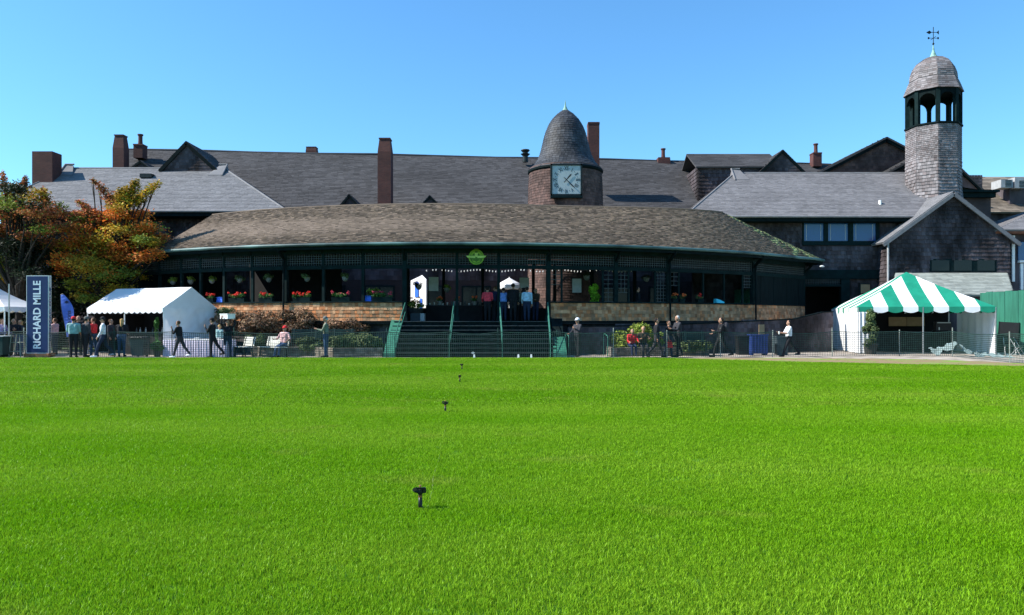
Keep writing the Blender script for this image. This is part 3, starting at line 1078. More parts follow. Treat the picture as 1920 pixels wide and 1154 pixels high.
# ------------------------------------------------------------------ clock tower
KY = 46.0
kc = V((px(1060, KY), KY, 0))
KR = 70.0 / F * KY
tower = thing('clock_tower', 'round shingled clock tower with bell shaped slate roof and white square clock', 'tower', tuple(kc))
zt = pz(309, KY - KR * 0.6)
prof = [(KR * 1.0, 1.4), (KR * 1.0, pz(395, KY)), (KR * 0.985, pz(350, KY)), (KR * 0.96, zt)]
mb = MB()
mb.lathe([(r - 0.05, z) for r, z in prof], 32, kc)
mb.build('wall', 'cedar_red', tower)
mb = MB()
def rad_at(prof, z):
    for (r0, z0), (r1, z1) in zip(prof[:-1], prof[1:]):
        if z0 <= z <= z1:
            return r0 + (r1 - r0) * (z - z0) / (z1 - z0)
    return prof[-1][0]
shingles(mb, lambda s, t: kc + V((rad_at(prof, t) * cos(s / KR), rad_at(prof, t) * sin(s / KR), t)), lambda s, t: V((cos(s / KR), sin(s / KR), 0)),
         1.4, zt, 0.155, lambda t: [(-pi * KR, pi * KR)], 0.17, 0.022, random.Random(200))
mb.build('wall_shingles', 'cedar_red', tower, kind='stuff', fix=False)
za = pz(307, KY - KR)
BP = [(1.0, 0.0), (0.995, 0.03), (0.885, 0.24), (0.79, 0.50), (0.72, 0.76), (0.67, 1.02), (0.615, 1.46), (0.58, 1.78), (0.53, 2.12), (0.46, 2.48), (0.36, 2.80), (0.22, 3.10), (0.05, 3.36)]
BS = (pz(206, KY) - za) / 3.36
bell = [(r * KR, z * BS + za) for r, z in BP]
mb = MB()
mb.lathe([(r - 0.03, z) for r, z in bell], 24, kc, a0=pi / 24)
mb.build('bell_roof', 'slate', tower)
cum = [0.0]
for (r0, z0), (r1, z1) in zip(bell[:-1], bell[1:]):
    cum.append(cum[-1] + hypot(r1 - r0, z1 - z0))
def bell_at(t):
    for i in range(len(bell) - 1):
        if t <= cum[i + 1] or i == len(bell) - 2:
            k = (t - cum[i]) / (cum[i + 1] - cum[i])
            r = bell[i][0] + (bell[i + 1][0] - bell[i][0]) * k
            z = bell[i][1] + (bell[i + 1][1] - bell[i][1]) * k
            dr, dz = bell[i + 1][0] - bell[i][0], bell[i + 1][1] - bell[i][1]
            l = hypot(dr, dz)
            return r, z, dz / l, -dr / l
def poly_r(a, k, n=12):      # flare is twelve-sided near the eave, rounder above
    b = (a + pi / n) % (2 * pi / n) - pi / n
    return 1 + k * (cos(pi / n) / cos(b) - 1)
def bell_f(s, t):
    r, z, nr, nz = bell_at(t)
    a = s
    r *= poly_r(a, max(0, 1 - t / 1.6))
    return kc + V((r * cos(a), r * sin(a), z))
def bell_n(s, t):
    r, z, nr, nz = bell_at(t)
    return V((nr * cos(s), nr * sin(s), nz))
mb = MB()
rg = random.Random(210)
nrow = 28
for i in range(nrow):
    t0, t1 = cum[-1] * i / nrow, cum[-1] * (i + 1.12) / nrow
    r = bell_at(t0)[0]
    nsh = max(8, int(2 * pi * r / 0.23))
    off = rg.random()
    shingles(mb, bell_f, bell_n, t0, min(t1, cum[-1] - 1e-3), t1 - t0, lambda t: [(off, off + 2 * pi)], 2 * pi / nsh, 0.018, rg, lap=0, wj=0.2)
mb.build('bell_roof_shingles', 'slate', tower, kind='stuff', fix=False)
mb = MB()
mb.lathe([(KR * 0.97, za - 0.22), (KR * 1.01, za - 0.12), (KR * 1.01, za - 0.005), (KR * 0.9, za)], 24, kc, a0=pi / 24)
mb.build('cornice', 'dark_green', tower)
mb = MB()
zt2 = bell[-1][1]
mb.lathe([(0.24, zt2 - 0.12), (0.13, zt2 + 0.05), (0.06, zt2 + 0.2), (0.03, zt2 + 0.42), (0.008, zt2 + 0.6)], 10, kc)
mb.build('finial', 'verdigris', tower)
fy = KY - KR - 0.10
cz0, cz1 = pz(364, fy), pz(311, fy)
cx0, cx1 = px(1036, fy), px(1088, fy)
cc = V(((cx0 + cx1) / 2, fy, (cz0 + cz1) / 2))
hw = (cz1 - cz0) / 2
mb = MB()
mb.span((cc.x - hw - 0.1, fy + 0.02, cc.z - hw - 0.1), (cc.x + hw + 0.1, fy + 0.75, cc.z + hw + 0.12))
mb.build('clock_case', 'dark_green', tower)
mb = MB()
for a, b in (((-1, -1), (1, -1)), ((-1, 1), (1, 1)), ((-1, -1), (-1, 1)), ((1, -1), (1, 1))):
    mb.span((cc.x + min(a[0], b[0]) * (hw + 0.05) - 0.045, fy - 0.05, cc.z + min(a[1], b[1]) * (hw + 0.05) - 0.045),
            (cc.x + max(a[0], b[0]) * (hw + 0.05) + 0.045, fy + 0.03, cc.z + max(a[1], b[1]) * (hw + 0.05) + 0.045))
mb.build('clock_frame', 'iron', tower)
mb = MB()
mb.span((cc.x - hw, fy - 0.01, cc.z - hw), (cc.x + hw, fy + 0.02, cc.z + hw))
face = mb.build('clock_face', 'clock_face', tower)
mb = MB()
mb.span((cc.x - hw - 0.1, fy - 0.16, cc.z - hw - 0.24), (cc.x + hw + 0.1, fy + 0.2, cc.z - hw - 0.12))
mb.build('clock_sill', 'trim_green', tower)
for k, rn in enumerate(('XII', 'I', 'II', 'III', 'IIII', 'V', 'VI', 'VII', 'VIII', 'IX', 'X', 'XI')):
    a = -2 * pi * k / 12
    c = V((cc.x - sin(a) * hw * 0.80, fy - 0.012, cc.z + cos(a) * hw * 0.80)) - W[face.name]
    mx = Matrix.Translation(c) @ Matrix.Rotation(-a, 4, 'Y') @ Matrix.Rotation(pi / 2, 4, 'X')
    text_mesh('numeral', rn, hw * 0.40, 'clock_black', face, mx, 0.004, sx=0.62, bold=0.004)
mb = MB()
for k in range(12):
    a = 2 * pi * (k + 0.5) / 12
    mb.box((cc.x + sin(a) * hw * 0.80, fy - 0.014, cc.z + cos(a) * hw * 0.80), (0.035, 0.006, 0.035))
mb.build('hour_dots', 'clock_black', face)
def hand(ang, l, wd, tail, y):
    d = V((sin(ang), 0, cos(ang)))
    s = V((cos(ang), 0, -sin(ang)))
    c = V((cc.x, y, cc.z))
    mb = MB()
    mb.prism([c - d * tail - s * wd * 0.5, c - d * tail + s * wd * 0.5, c + s * wd * 0.5, c + d * l * 0.72 + s * wd, c + d * l, c + d * l * 0.72 - s * wd, c - s * wd * 0.5], (0, -0.01, 0))
    return mb.build('clock_hand', 'clock_black', face)
hand(radians(41), hw * 0.58, 0.045, hw * 0.25, fy - 0.03)
hand(radians(135), hw * 0.84, 0.035, hw * 0.25, fy - 0.05)

# ------------------------------------------------------------------ left hip-roofed building
def wing(name, label, A, B, R1, R0, wallY, wallx0, wallx1, z_e, roofm, wallm, seed, holes=(), capm='ridge_cap', low=0.0, right_hip=True, backd=10.0):
    t = thing(name, label, 'building', ((A.x + B.x) / 2, wallY, 0))
    sh, bk = MB(), MB()
    quad_roof(sh, bk, A, B, R1, R0, 0.19, 0.27, 0.024, seed)
    Ab = A + V((0, backd, 0))
    Bb = B + V((0, backd, 0))
    quad_roof(sh, bk, Ab, A, R0, R0, 0.17, 0.42, 0.02, seed + 1)
    if right_hip:
        quad_roof(sh, bk, B, Bb, R1, R1, 0.17, 0.42, 0.02, seed + 2)
    sh.build('roof_shingles', roofm, t, kind='stuff', fix=False)
    bk.add([Ab, Bb, R1, R0], [(0, 1, 2, 3)])
    bk.build('roof_deck', roofm, t)
    mb = MB()
    mb.tube([R0, R1], 0.07, 6)
    mb.tube([A, R0], 0.07, 6)
    if right_hip:
        mb.tube([B, R1], 0.07, 6)
    mb.build('ridge_cap', capm, t)
    mb = MB()
    mb.tube([A + V((0, -0.06, -0.06)), B + V((0, -0.06, -0.06))], 0.07, 8)
    mb.build('gutter', capm, t)
    mb = MB()
    mb.span((A.x + 0.05, A.y - 0.0, z_e - 0.34), (B.x - 0.05, A.y + 0.12, z_e - 0.11))
    mb.span((A.x + 0.05, A.y + 0.1, z_e - 0.36), (B.x - 0.05, wallY + 0.1, z_e - 0.30))
    mb.build('fascia', 'dark_green', t)
    mb = MB()
    Ln = wallx1 - wallx0
    wall_shingles(mb, (wallx0, wallY), (wallx1, wallY), [(0, low), (Ln, low), (Ln, z_e - 0.34), (0, z_e - 0.34)], 0.2, 0.2, 0.022, seed + 4, holes)
    mb.build('wall_shingles', wallm, t, kind='stuff', fix=False)
    return t
lA, lB = P(-45, 395, 44.0), P(537, 395, 44.0)
lR0, lR1 = P(132, 316, 49.0), P(420, 316, 49.0)
lR0.z = lR1.z = pz(316, 49.0)
lw = wing('west_wing', 'low building with pale grey hipped roof behind the autumn trees', lA, lB, lR1, lR0, 45.0, lA.x + 0.8, lB.x - 0.6, lA.z, 'roof_light', 'cedar_grey', 300)
mb = MB()
mb.span((lA.x + 0.8, 45.03, 0), (lB.x - 0.6, 54.0, lA.z - 0.35))
mb.build('wall', 'cedar_grey', lw)
for (c, s) in ((lR0, -1), (lR1, 1)):      # little gablets at the ridge ends
    T = c + V((0, -0.1, 0.22))
    sh, bk = MB(), MB()
    q0 = c + V((s * 0.25, -0.95, -0.62))
    q1 = c + V((-s * 0.7, -0.95, -0.62))
    e0, e1 = T + V((s * 0.25, 0, 0)), T + V((-s * 0.25, 0, -0.05))
    a, b, cc_, dd = (q1, q0, e0, e1) if s > 0 else (q0, q1, e1, e0)
    n_ = (b - a).cross(dd - a)
    bk.prism([a, b, cc_, dd], n_.normalized() * -0.12)
    bk.prism([T + V((s * 0.2, 0, 0)), c + V((s * 0.2, -0.95, -0.66)), c + V((s * 0.2, 0.95, -0.66))], (s * 0.04, 0, 0))
    bk.build('gablet', 'roof_light', lw)
    mb = MB()
    mb.tube([T + V((-s * 0.3, 0, 0.02)), T + V((s * 0.28, 0, 0.02))], 0.06, 6)
    mb.tube([T + V((s * 0.26, 0, 0.02)), c + V((s * 0.26, -1.0, -0.66))], 0.06, 6)
    mb.build('gablet_cap', 'ridge_cap', lw)
mb = MB()
c = P(277, 331, 47.9)
mb.box(c, (0.75, 0.6, 0.25))
mb.build('skylight', 'iron', lw)
mb = MB()
for k in range(2):
    mb.box((lB.x - 3.4 - k * 2.0, 44.95, 6.4), (1.1, 0.12, 1.4))
mb.build('window', 'trim_green', lw)
chimney(lw, 60, 98, 284, 360, 47.2, 1.0, cap=0.3, taper=0.0)
mb = MB()
mb.span((px(420, 44.6), 44.7, 5.3), (px(500, 44.6), 44.97, 5.5))
mb.build('window_hood', 'dark_green', lw)
# pale letter left visible on the wall between the trees
sg = thing('letter_sign', 'pale letter R on the dark wall between the two autumn trees', 'sign', (px(78, 42.0), 42.0, pz(469, 42.0)))
text_mesh('letter', 'R', 0.45, 'basket_white', sg, Matrix.Rotation(pi / 2, 4, 'X'), 0.02)

# ------------------------------------------------------------------ right wing
rA, rB = P(1285, 405, 45.3), P(1810, 405, 45.3)
rA.z = rB.z = pz(405, 45.3)
rR0, rR1 = P(1378, 325, 50.5), P(1800, 326, 50.5)
rR1.z = rR0.z
wy = 46.0
hl = []
def hrel(u0, u1, v0, v1, Y, x0):
    return (px(u0, Y) - x0, px(u1, Y) - x0, pz(v1, Y), pz(v0, Y))
wx0, wx1 = rA.x + 0.6, px(1720, wy)
holes = [hrel(1504, 1648, 409, 460, wy, wx0), hrel(1500, 1655, 507, 700, wy, wx0)]
rw = wing('east_wing', 'shingled wing with grey hipped roof and three wide windows above a carriage entrance', rA, rB, rR1, rR0, wy, wx0, wx1, rA.z, 'roof_mid', 'cedar_grey', 320, holes, right_hip=False)
def slab(mb, x0, x1, z0, z1, y=46.02):
    mb.span((x0, y, z0), (x1, y + 0.15, z1))
mb = MB()
hx0, hx1, hz0, hz1 = [holes[0][k] + (wx0 if k < 2 else 0) for k in range(4)]
ox0, ox1, oz0, oz1 = [holes[1][k] + (wx0 if k < 2 else 0) for k in range(4)]
slab(mb, wx0, hx0, 0, rA.z - 0.36)
slab(mb, hx0, hx1, oz1, hz0)
slab(mb, hx0, hx1, hz1, rA.z - 0.36)
slab(mb, hx1, wx1, 0, rA.z - 0.36)
mb.build('wall', 'cedar_grey', rw)
# window band
mb = MB()
yy = 45.93
mb.span((hx0 - 0.02, yy, hz1 - 0.26), (hx1 + 0.02, yy + 0.2, hz1 + 0.02))
mb.span((hx0 - 0.02, yy, hz0 - 0.02), (hx1 + 0.02, yy + 0.2, hz0 + 0.25))
for u0, u1 in ((1504, 1507), (1544, 1552), (1590, 1599), (1642, 1648)):
    mb.span((px(u0, 46), yy - 0.003, hz0 + 0.24), (px(u1, 46), yy + 0.2, hz1 - 0.25))
wb = mb.build('window_surround', 'trim_green', rw)
for u0, u1 in ((1507, 1544), (1552, 1590), (1599, 1642)):
    mb = MB()
    x0, x1 = px(u0, 46), px(u1, 46)
    mb.span((x0, 46.0, hz0 + 0.25), (x1, 46.05, hz1 - 0.26))
    mb.build('pane', 'glass_sky', wb)
    for a in (0.12, 0.85):
        mb = MB()
        mb.span((x0 + (x1 - x0) * a, 45.99, hz0 + 0.3), (x0 + (x1 - x0) * a + 0.03, 45.998, hz1 - 0.4))
        mb.build('curtain_edge', 'basket_white', wb)
# carriage opening with beam, lattice band and side pier
mb = MB()
mb.span((px(1500, 45.8), 45.75, pz(523, 46) - 0.02), (px(1656, 45.8), 46.1, pz(507, 46)))
mb.span((px(1576, 45.9), 45.8, 0.6), (px(1592, 45.9), 46.1, pz(524, 46)))
mb.span((px(1500, 45.8), 45.8, pz(538, 46)), (px(1578, 45.8), 46.05, pz(534, 46)))
mb.build('entrance_beam', 'trim_green', rw)
mb = MB()
for k in range(24):
    x = px(1503 + 73 * k / 23, 45.9)
    mb.span((x, 45.9, pz(534, 46)), (x + 0.025, 45.93, pz(522, 46)))
for k in range(1, 3):
    mb.span((px(1501, 45.9), 45.88, pz(534 - 12 * k / 3, 46)), (px(1577, 45.9), 45.9, pz(534 - 12 * k / 3, 46) + 0.025))
mb.build('lattice_band', 'lattice', rw, kind='stuff')
mb = MB()
mb.span((px(1592, 46.1), 46.05, 0), (px(1655, 46.1), 46.3, pz(520, 46)))
wall_shingles(mb, (px(1592, 46), 46.03), (px(1655, 46), 46.03), [(0, 0.5), (2.1, 0.5), (2.1, pz(523, 46)), (0, pz(523, 46))], 0.2, 0.2, 0.02, 350)
mb.build('pier_shingles', 'cedar_grey', rw, kind='stuff', fix=False)
mb = MB()
mb.span((px(1612, 45.9), 45.9, pz(552, 46)), (px(1633, 45.9), 46.0, pz(532, 46)))
mb.build('side_window', 'iron', rw)
mb = MB()
mb.span((px(1614, 45.9), 45.88, pz(550, 46)), (px(1631, 45.9), 45.9, pz(534, 46)))
mb.build('pane', 'cardboard', rw)
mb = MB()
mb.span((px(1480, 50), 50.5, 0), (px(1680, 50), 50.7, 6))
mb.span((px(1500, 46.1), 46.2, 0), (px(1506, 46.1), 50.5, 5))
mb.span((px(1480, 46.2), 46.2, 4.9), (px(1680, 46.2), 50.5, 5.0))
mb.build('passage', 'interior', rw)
mb = MB()
mb.tube([P(1650, 386, 46.6), P(1650, 376, 46.6)], 0.09, 8)
mb.build('vent_pipe', 'white_paint', rw)
mb = MB()
mb.ball(P(1541, 500, 45.6), (0.16, 0.1, 0.07))
mb.build('lamp', 'white_paint', rw)
# gablet at ridge end
c = rR0
T = c + V((0, -0.1, 0.25))
bk = MB()
bk.prism([c + V((-0.25, -0.95, -0.62)), c + V((0.7, -0.95, -0.62)), T + V((0.3, 0, -0.05)), T + V((-0.25, 0, 0))], (0, 0.05, -0.12))
bk.prism([T + V((-0.2, 0, 0)), c + V((-0.2, -0.95, -0.66)), c + V((-0.2, 0.95, -0.66))], (-0.04, 0, 0))
bk.build('gablet', 'roof_mid', rw)
mb = MB()
mb.tube([T + V((0.3, 0, 0.02)), T + V((-0.28, 0, 0.02)), c + V((-0.28, -1.0, -0.66))], 0.06, 6)
mb.build('gablet_cap', 'ridge_cap', rw)
gable(rw, 1655, 1842, 1755, 274, 328, 50.9, 4.0, 'cedar_grey', 'roof_dark', seed=360, vbr=357, rk=0.22, over=0.2, low=0.0)
mb = MB()
mb.span((px(1793, 49), 48.6, pz(372, 49)), (px(1860, 49), 52, pz(360, 49)))
mb.span((px(1789, 49), 48.4, pz(363, 49)), (px(1864, 49), 52.2, pz(359, 49)))
mb.build('cornice', 'trim_green', rw)
mb = MB()
mb.span((px(1797, 49), 48.9, 0), (px(1856, 49), 52, pz(372, 49)))
mb.build('back_wall', 'cedar_red', rw)

# ------------------------------------------------------------------ octagonal belfry
TY = 48.3
tc_ = V((px(1750, TY), TY, 0))
TR = 46.5 / F * TY
A0 = radians(189.5 - 29.7)
bel = thing('belfry_tower', 'octagonal silver shingled belfry with green arcade, domed cap and weather vane', 'tower', tuple(tc_))
def octv(r, z, k):
    a = A0 + k * pi / 4
    return tc_ + V((r * cos(a), r * sin(a), z))
z0, z1 = 8.6, pz(242, TY)
mb, sh, s2 = MB(), MB(), MB()
mb.lathe([(TR - 0.03, z0), (TR - 0.03, z1)], 8, tc_, a0=A0)
mb.build('shaft', 'cedar_silver', bel)
zm = pz(304, TY)
for k in range(8):
    a, b = octv(TR, 0, k), octv(TR, 0, k + 1)
    L_ = (b - a).length
    wall_shingles(sh, a, b, [(0, z0), (L_, z0), (L_, zm), (0, zm)], 0.17, 0.2, 0.03, 400 + k)
    wall_shingles(sh, a, b, [(0, zm), (L_, zm), (L_, z1), (0, z1)], 0.12, 0.135, 0.03, 410 + k)
sh.build('shaft_shingles', 'cedar_silver', bel, kind='stuff', fix=False)
mb = MB()
mb.lathe([(TR + 0.0, z1 - 0.05), (TR + 0.09, z1), (TR + 0.09, z1 + 0.1), (TR - 0.1, z1 + 0.12)], 8, tc_, a0=A0)
mb.build('sill_band', 'dark_green', bel)
z2 = pz(176, TY)
zs = z2 - 0.28
for k in range(8):
    mb = MB()
    p = octv(TR - 0.10, 0, k)
    mb.box((p.x, p.y, (z1 + z2) / 2), (0.24, 0.24, z2 - z1 - 0.05), rz=A0 + k * pi / 4)
    mb.build('corner_post', 'trim_green', bel)
    # arched spandrel between posts
    a, b = octv(TR - 0.10, 0, k), octv(TR - 0.10, 0, k + 1)
    L_ = (b - a).length
    axx = (b - a).normalized()
    nx = V((axx.y, -axx.x, 0))
    half = L_ / 2 - 0.12
    cen = (a + b) / 2
    za_ = z2 - 0.75
    pts_lo = []
    for j in range(13):
        an = pi - pi * j / 12
        pts_lo.append(cen + axx * (half * cos(an)) + V((0, 0, za_ + half * sin(an) * 0.95)))
    pts_hi = [V((p.x, p.y, z2 - 0.02)) for p in pts_lo]
    mb = MB()
    for j in range(12):
        mb.prism([pts_lo[j], pts_lo[j + 1], pts_hi[j + 1], pts_hi[j]], nx * 0.1)
    mb.build('arch', 'dark_green', bel)
mb = MB()
mb.lathe([(TR + 0.02, z2 - 0.1), (TR + 0.12, z2), (TR - 0.2, z2 + 0.05)], 8, tc_, a0=A0)
mb.build('belfry_ceiling', 'dark_green', bel)
DP = [(1.085, -0.05), (0.99, 0.36), (0.885, 0.80), (0.87, 0.86), (0.845, 1.25), (0.765, 1.62), (0.62, 1.98), (0.40, 2.24), (0.08, 2.42)]
DS = (pz(107, TY) - z2) / 2.42
dome = [(r * TR, z * DS + z2) for r, z in DP]
mb, sh = MB(), MB()
mb.lathe([(r - 0.03, z) for r, z in dome], 8, tc_, a0=A0)
mb.build('dome', 'cedar_silver', bel)
rg = random.Random(430)
for (r0, za1), (r1, zb1) in zip(dome[:-1], dome[1:]):
    for k in range(8):
        a, b, c, d = octv(r0, za1, k), octv(r0, za1, k + 1), octv(r1, zb1, k + 1), octv(r1, zb1, k)
        axx = (b - a).normalized()
        upv = ((c + d) / 2 - (a + b) / 2)
        T_ = upv.length
        if T_ < 0.1:
            continue
        upv.normalize()
        nx = axx.cross(upv)
        if nx.dot((a + b) / 2 - tc_ - V((0, 0, za1 - 1))) < 0:
            nx = -nx
        o_ = (a + b) / 2
        l0, l1 = (b - a).length / 2, (c - d).length / 2
        plane_shingles(sh, o_, axx, upv, nx, [(-l0, 0), (l0, 0), (l1, T_), (-l1, T_)], 0.14, 0.28, 0.02, rg.randint(0, 9999), lap=0.2)
sh.build('dome_shingles', 'cedar_silver', bel, kind='stuff', fix=False)
mb = MB()
zf = dome[-1][1]
mb.lathe([(0.30, zf - 0.1), (0.16, zf + 0.12), (0.07, zf + 0.4), (0.035, zf + 0.7), (0.03, zf + 0.75)], 10, tc_)
mb.build('finial', 'verdigris', bel)
vane = MB()
vane.tube([tc_ + V((0, 0, zf + 0.7)), tc_ + V((0, 0, zf + 1.95))], 0.022, 6)
vane.ball(tc_ + V((0, 0, zf + 0.85)), 0.07)
vane.tube([tc_ + V((-0.30, 0, zf + 1.22)), tc_ + V((0.30, 0, zf + 1.22))], 0.016, 6)
vane.tube([tc_ + V((0, -0.3, zf + 1.22)), tc_ + V((0, 0.3, zf + 1.22))], 0.016, 6)
for s in (-1, 1):
    vane.box(tc_ + V((s * 0.31, 0, zf + 1.22)), (0.10, 0.02, 0.13))
vane.tube([tc_ + V((-0.4, 0, zf + 1.6)), tc_ + V((0.35, 0, zf + 1.6))], 0.02, 6)
vane.prism([tc_ + V((-0.46, 0, zf + 1.6)), tc_ + V((-0.25, 0, zf + 1.72)), tc_ + V((-0.1, 0, zf + 1.6)), tc_ + V((-0.25, 0, zf + 1.48))], (0, 0.02, 0))
vane.prism([tc_ + V((0.22, 0, zf + 1.6)), tc_ + V((0.36, 0, zf + 1.74)), tc_ + V((0.36, 0, zf + 1.46))], (0, 0.02, 0))
vane.build('weather_vane', 'iron', bel)

# ------------------------------------------------------------------ gabled house in front of the wing
GY = 44.7
gx0, gx1, ga = px(1665, GY), px(1894, GY), px(1783, GY)
gze, gza = pz(449, GY), pz(364, GY)
gh = thing('gable_house', 'steep gabled shingle house with three small dark windows behind the striped tent', 'building', (ga, GY + 2, 0))
hol = [hrel(1743, 1868, 486, 510, GY, gx0)]
mb = MB()
mb.prism([V((gx0, GY + 0.02, 0)), V((gx1, GY + 0.02, 0)), V((gx1, GY + 0.02, gze)), V((ga, GY + 0.02, gza)), V((gx0, GY + 0.02, gze))], (0, 3.9, 0))
mb.build('wall', 'cedar_grey', gh)
mb = MB()
Ln = gx1 - gx0
plane_shingles(mb, (gx0, GY, 0), (1, 0, 0), (0, 0, 1), (0, -1, 0), [(0, 3), (Ln, 3), (Ln, gze), (ga - gx0, gza), (0, gze)], 0.25, 0.17, 0.048, 500, hol)
wall_shingles(mb, (gx0, GY + 3.9), (gx0, GY), [(0, 0), (3.9, 0), (3.9, gze), (0, gze)], 0.2, 0.2, 0.025, 501)
mb.build('wall_shingles', 'cedar_grey', gh, kind='stuff', fix=False)
sh, bk = MB(), MB()
sl = (gza - gze) / (ga - gx0)
ov = 0.42
quad_roof(sh, bk, (gx0 - ov, GY + 4.2, gze - ov * sl + 0.1), (gx0 - ov, GY - 0.3, gze - ov * sl + 0.1), (ga, GY - 0.3, gza + 0.12), (ga, GY + 4.2, gza + 0.12), 0.17, 0.42, 0.02, 510)
quad_roof(sh, bk, (gx1 + ov, GY - 0.3, gze - ov * sl + 0.1), (gx1 + ov, GY + 4.2, gze - ov * sl + 0.1), (ga, GY + 4.2, gza + 0.12), (ga, GY - 0.3, gza + 0.12), 0.17, 0.42, 0.02, 511)
sh.build('roof_shingles', 'roof_light', gh, kind='stuff', fix=False)
bk.build('roof_deck', 'roof_light', gh)
for x, s in ((gx0 - ov, 1), (gx1 + ov, -1)):
    mb = MB()
    mb.beam((x, GY - 0.3, gze - ov * sl - 0.08), (ga, GY - 0.3, gza - 0.06), 0.1, 0.2)
    mb.build('rake_board', 'ridge_cap', gh)
mb = MB()
mb.tube([(gx0 - 0.05, GY - 0.1, gze - 0.1), (gx0 - 0.05, GY - 0.1, 2.2)], 0.06, 8)
mb.build('downspout', 'hvac', gh)
mb = MB()
a, b, c, d = hol[0][0] + gx0, hol[0][1] + gx0, hol[0][2], hol[0][3]
mb.span((a, GY - 0.04, c), (b, GY + 0.01, d))
wf = mb.build('window_frame', 'trim_green', gh)
for u0, u1 in ((1746, 1779), (1788, 1821), (1832, 1864)):
    mb = MB()
    mb.span((px(u0, GY), GY - 0.055, c + 0.06), (px(u1, GY), GY - 0.041, d - 0.08))
    mb.build('pane', 'glass_dark', wf)
# lean-to roof below
sx0, sx1 = px(1683, 44.4), px(1893, 44.4)
sh, bk = MB(), MB()
quad_roof(sh, bk, (px(1672, 41.9), 41.9, pz(553, 41.9)), (px(1901, 41.9), 41.9, pz(553, 41.9)), (sx1, 44.62, pz(512, 44.6)), (sx0, 44.62, pz(512, 44.6)), 0.2, 0.35, 0.02, 520)
sh.build('lean_to_shingles', 'roof_sage', gh, kind='stuff', fix=False)
bk.build('lean_to_deck', 'roof_sage', gh)
mb = MB()
mb.span((px(1680, 42.2), 42.2, 0), (px(1893, 42.2), 44.6, pz(556, 42.2)))
mb.build('lean_to_wall', 'cedar_grey', gh)

# ------------------------------------------------------------------ far right buildings
fb = thing('far_building', 'distant building with brown shingle roof and rooftop air conditioners at the right edge', 'building', (px(1900, 58), 58, 0))
sh, bk = MB(), MB()
quad_roof(sh, bk, P(1820, 398, 53), P(2150, 398, 53), P(2150, 332, 58), P(1822, 332, 58), 0.25, 0.5, 0.025, 540)
sh.build('roof_shingles', 'roof_tan', fb, kind='stuff', fix=False)
bk.build('roof_deck', 'roof_tan', fb)
mb = MB()
mb.span((px(1822, 53.5), 53.5, 0), (px(2150, 53.5), 60, pz(398, 53)))
mb.build('wall', 'cedar_grey', fb)
mb = MB()
mb.span((px(1893, 54), 54, pz(392, 54)), (px(1960, 54), 58, pz(352, 54)))
mb.build('roof_box', 'cedar_grey', fb)
for u0, u1, v0, v1 in ((1877, 1899, 337, 352), (1903, 1925, 333, 353)):
    mb = MB()
    mb.span((px(u0, 53.5), 53.5, pz(v1, 53.5)), (px(u1, 53.5), 54.6, pz(v0, 53.5)))
    ac = mb.build('air_conditioner', 'hvac', fb)
    mb = MB()
    for k in range(5):
        mb.span((px(u0, 53.5) + 0.3, 53.48, pz(v1, 53.5) + 0.08 + k * 0.1), (px(u1, 53.5) - 0.1, 53.497, pz(v1, 53.5) + 0.13 + k * 0.1))
    mb.build('grille', 'iron', ac)
nh = thing('edge_house', 'house with grey hipped roof and white window bay cut by the right picture edge', 'building', (px(1935, 45), 45, 0))
sh, bk = MB(), MB()
nA, nB, nT = P(1868, 432, 44.5), P(2050, 432, 44.5), P(1965, 384, 48)
nA.z = nB.z = pz(431, 44.5)
quad_roof(sh, bk, nA, nB, nT, nT, 0.2, 0.4, 0.02, 550)
quad_roof(sh, bk, nA + V((0, 7, 0)), nA, nT, nT, 0.2, 0.4, 0.02, 551)
sh.build('roof_shingles', 'roof_mid', nh, kind='stuff', fix=False)
bk.build('roof_deck', 'roof_mid', nh)
mb = MB()
mb.span((px(1897, 45), 45, 0), (px(2050, 45), 51, nA.z - 0.1))
mb.build('wall', 'cedar_grey', nh)
mb = MB()
mb.span((px(1868, 44.6), 44.6, nA.z - 0.22), (px(2050, 44.6), 45, nA.z - 0.03))
mb.build('fascia', 'brick_plain', nh)
mb = MB()
mb.span((px(1896, 45), 44.9, nA.z - 3.1), (px(1901, 45), 45.0, nA.z - 0.3))
mb.span((px(1908, 45), 44.8, nA.z - 1.95), (px(1990, 45), 45.0, nA.z - 1.82))
mb.span((px(1912, 45), 44.9, nA.z - 3.6), (px(1917, 45), 45.0, nA.z - 2.0))
mb.build('trim', 'white_paint', nh)
mb = MB()
mb.span((px(1908, 45), 44.93, nA.z - 1.8), (px(1950, 45), 44.99, nA.z - 0.7))
mb.build('pane', 'glass_sky', nh)
# green board wall, running toward the viewer
gw = thing('green_wall', 'bright green painted board wall beyond the striped tent', 'wall', (25.1, 34.5, 0))
for k in range(22):
    y0 = 28.6 + k * 0.5
    mb = MB()
    mb.span((25.04 + 0.012 * (k % 2), y0 + 0.008, 0), (25.12, y0 + 0.492, 3.1 + 0.02 * sin(k * 2.3)))
    mb.build('board', 'wall_green', gw)
mb = MB()
mb.span((25.13, 28.5, 2.4), (25.23, 39.7, 2.55))
mb.span((25.13, 28.5, 0.6), (25.23, 39.7, 0.75))
mb.build('rail', 'wall_green', gw)
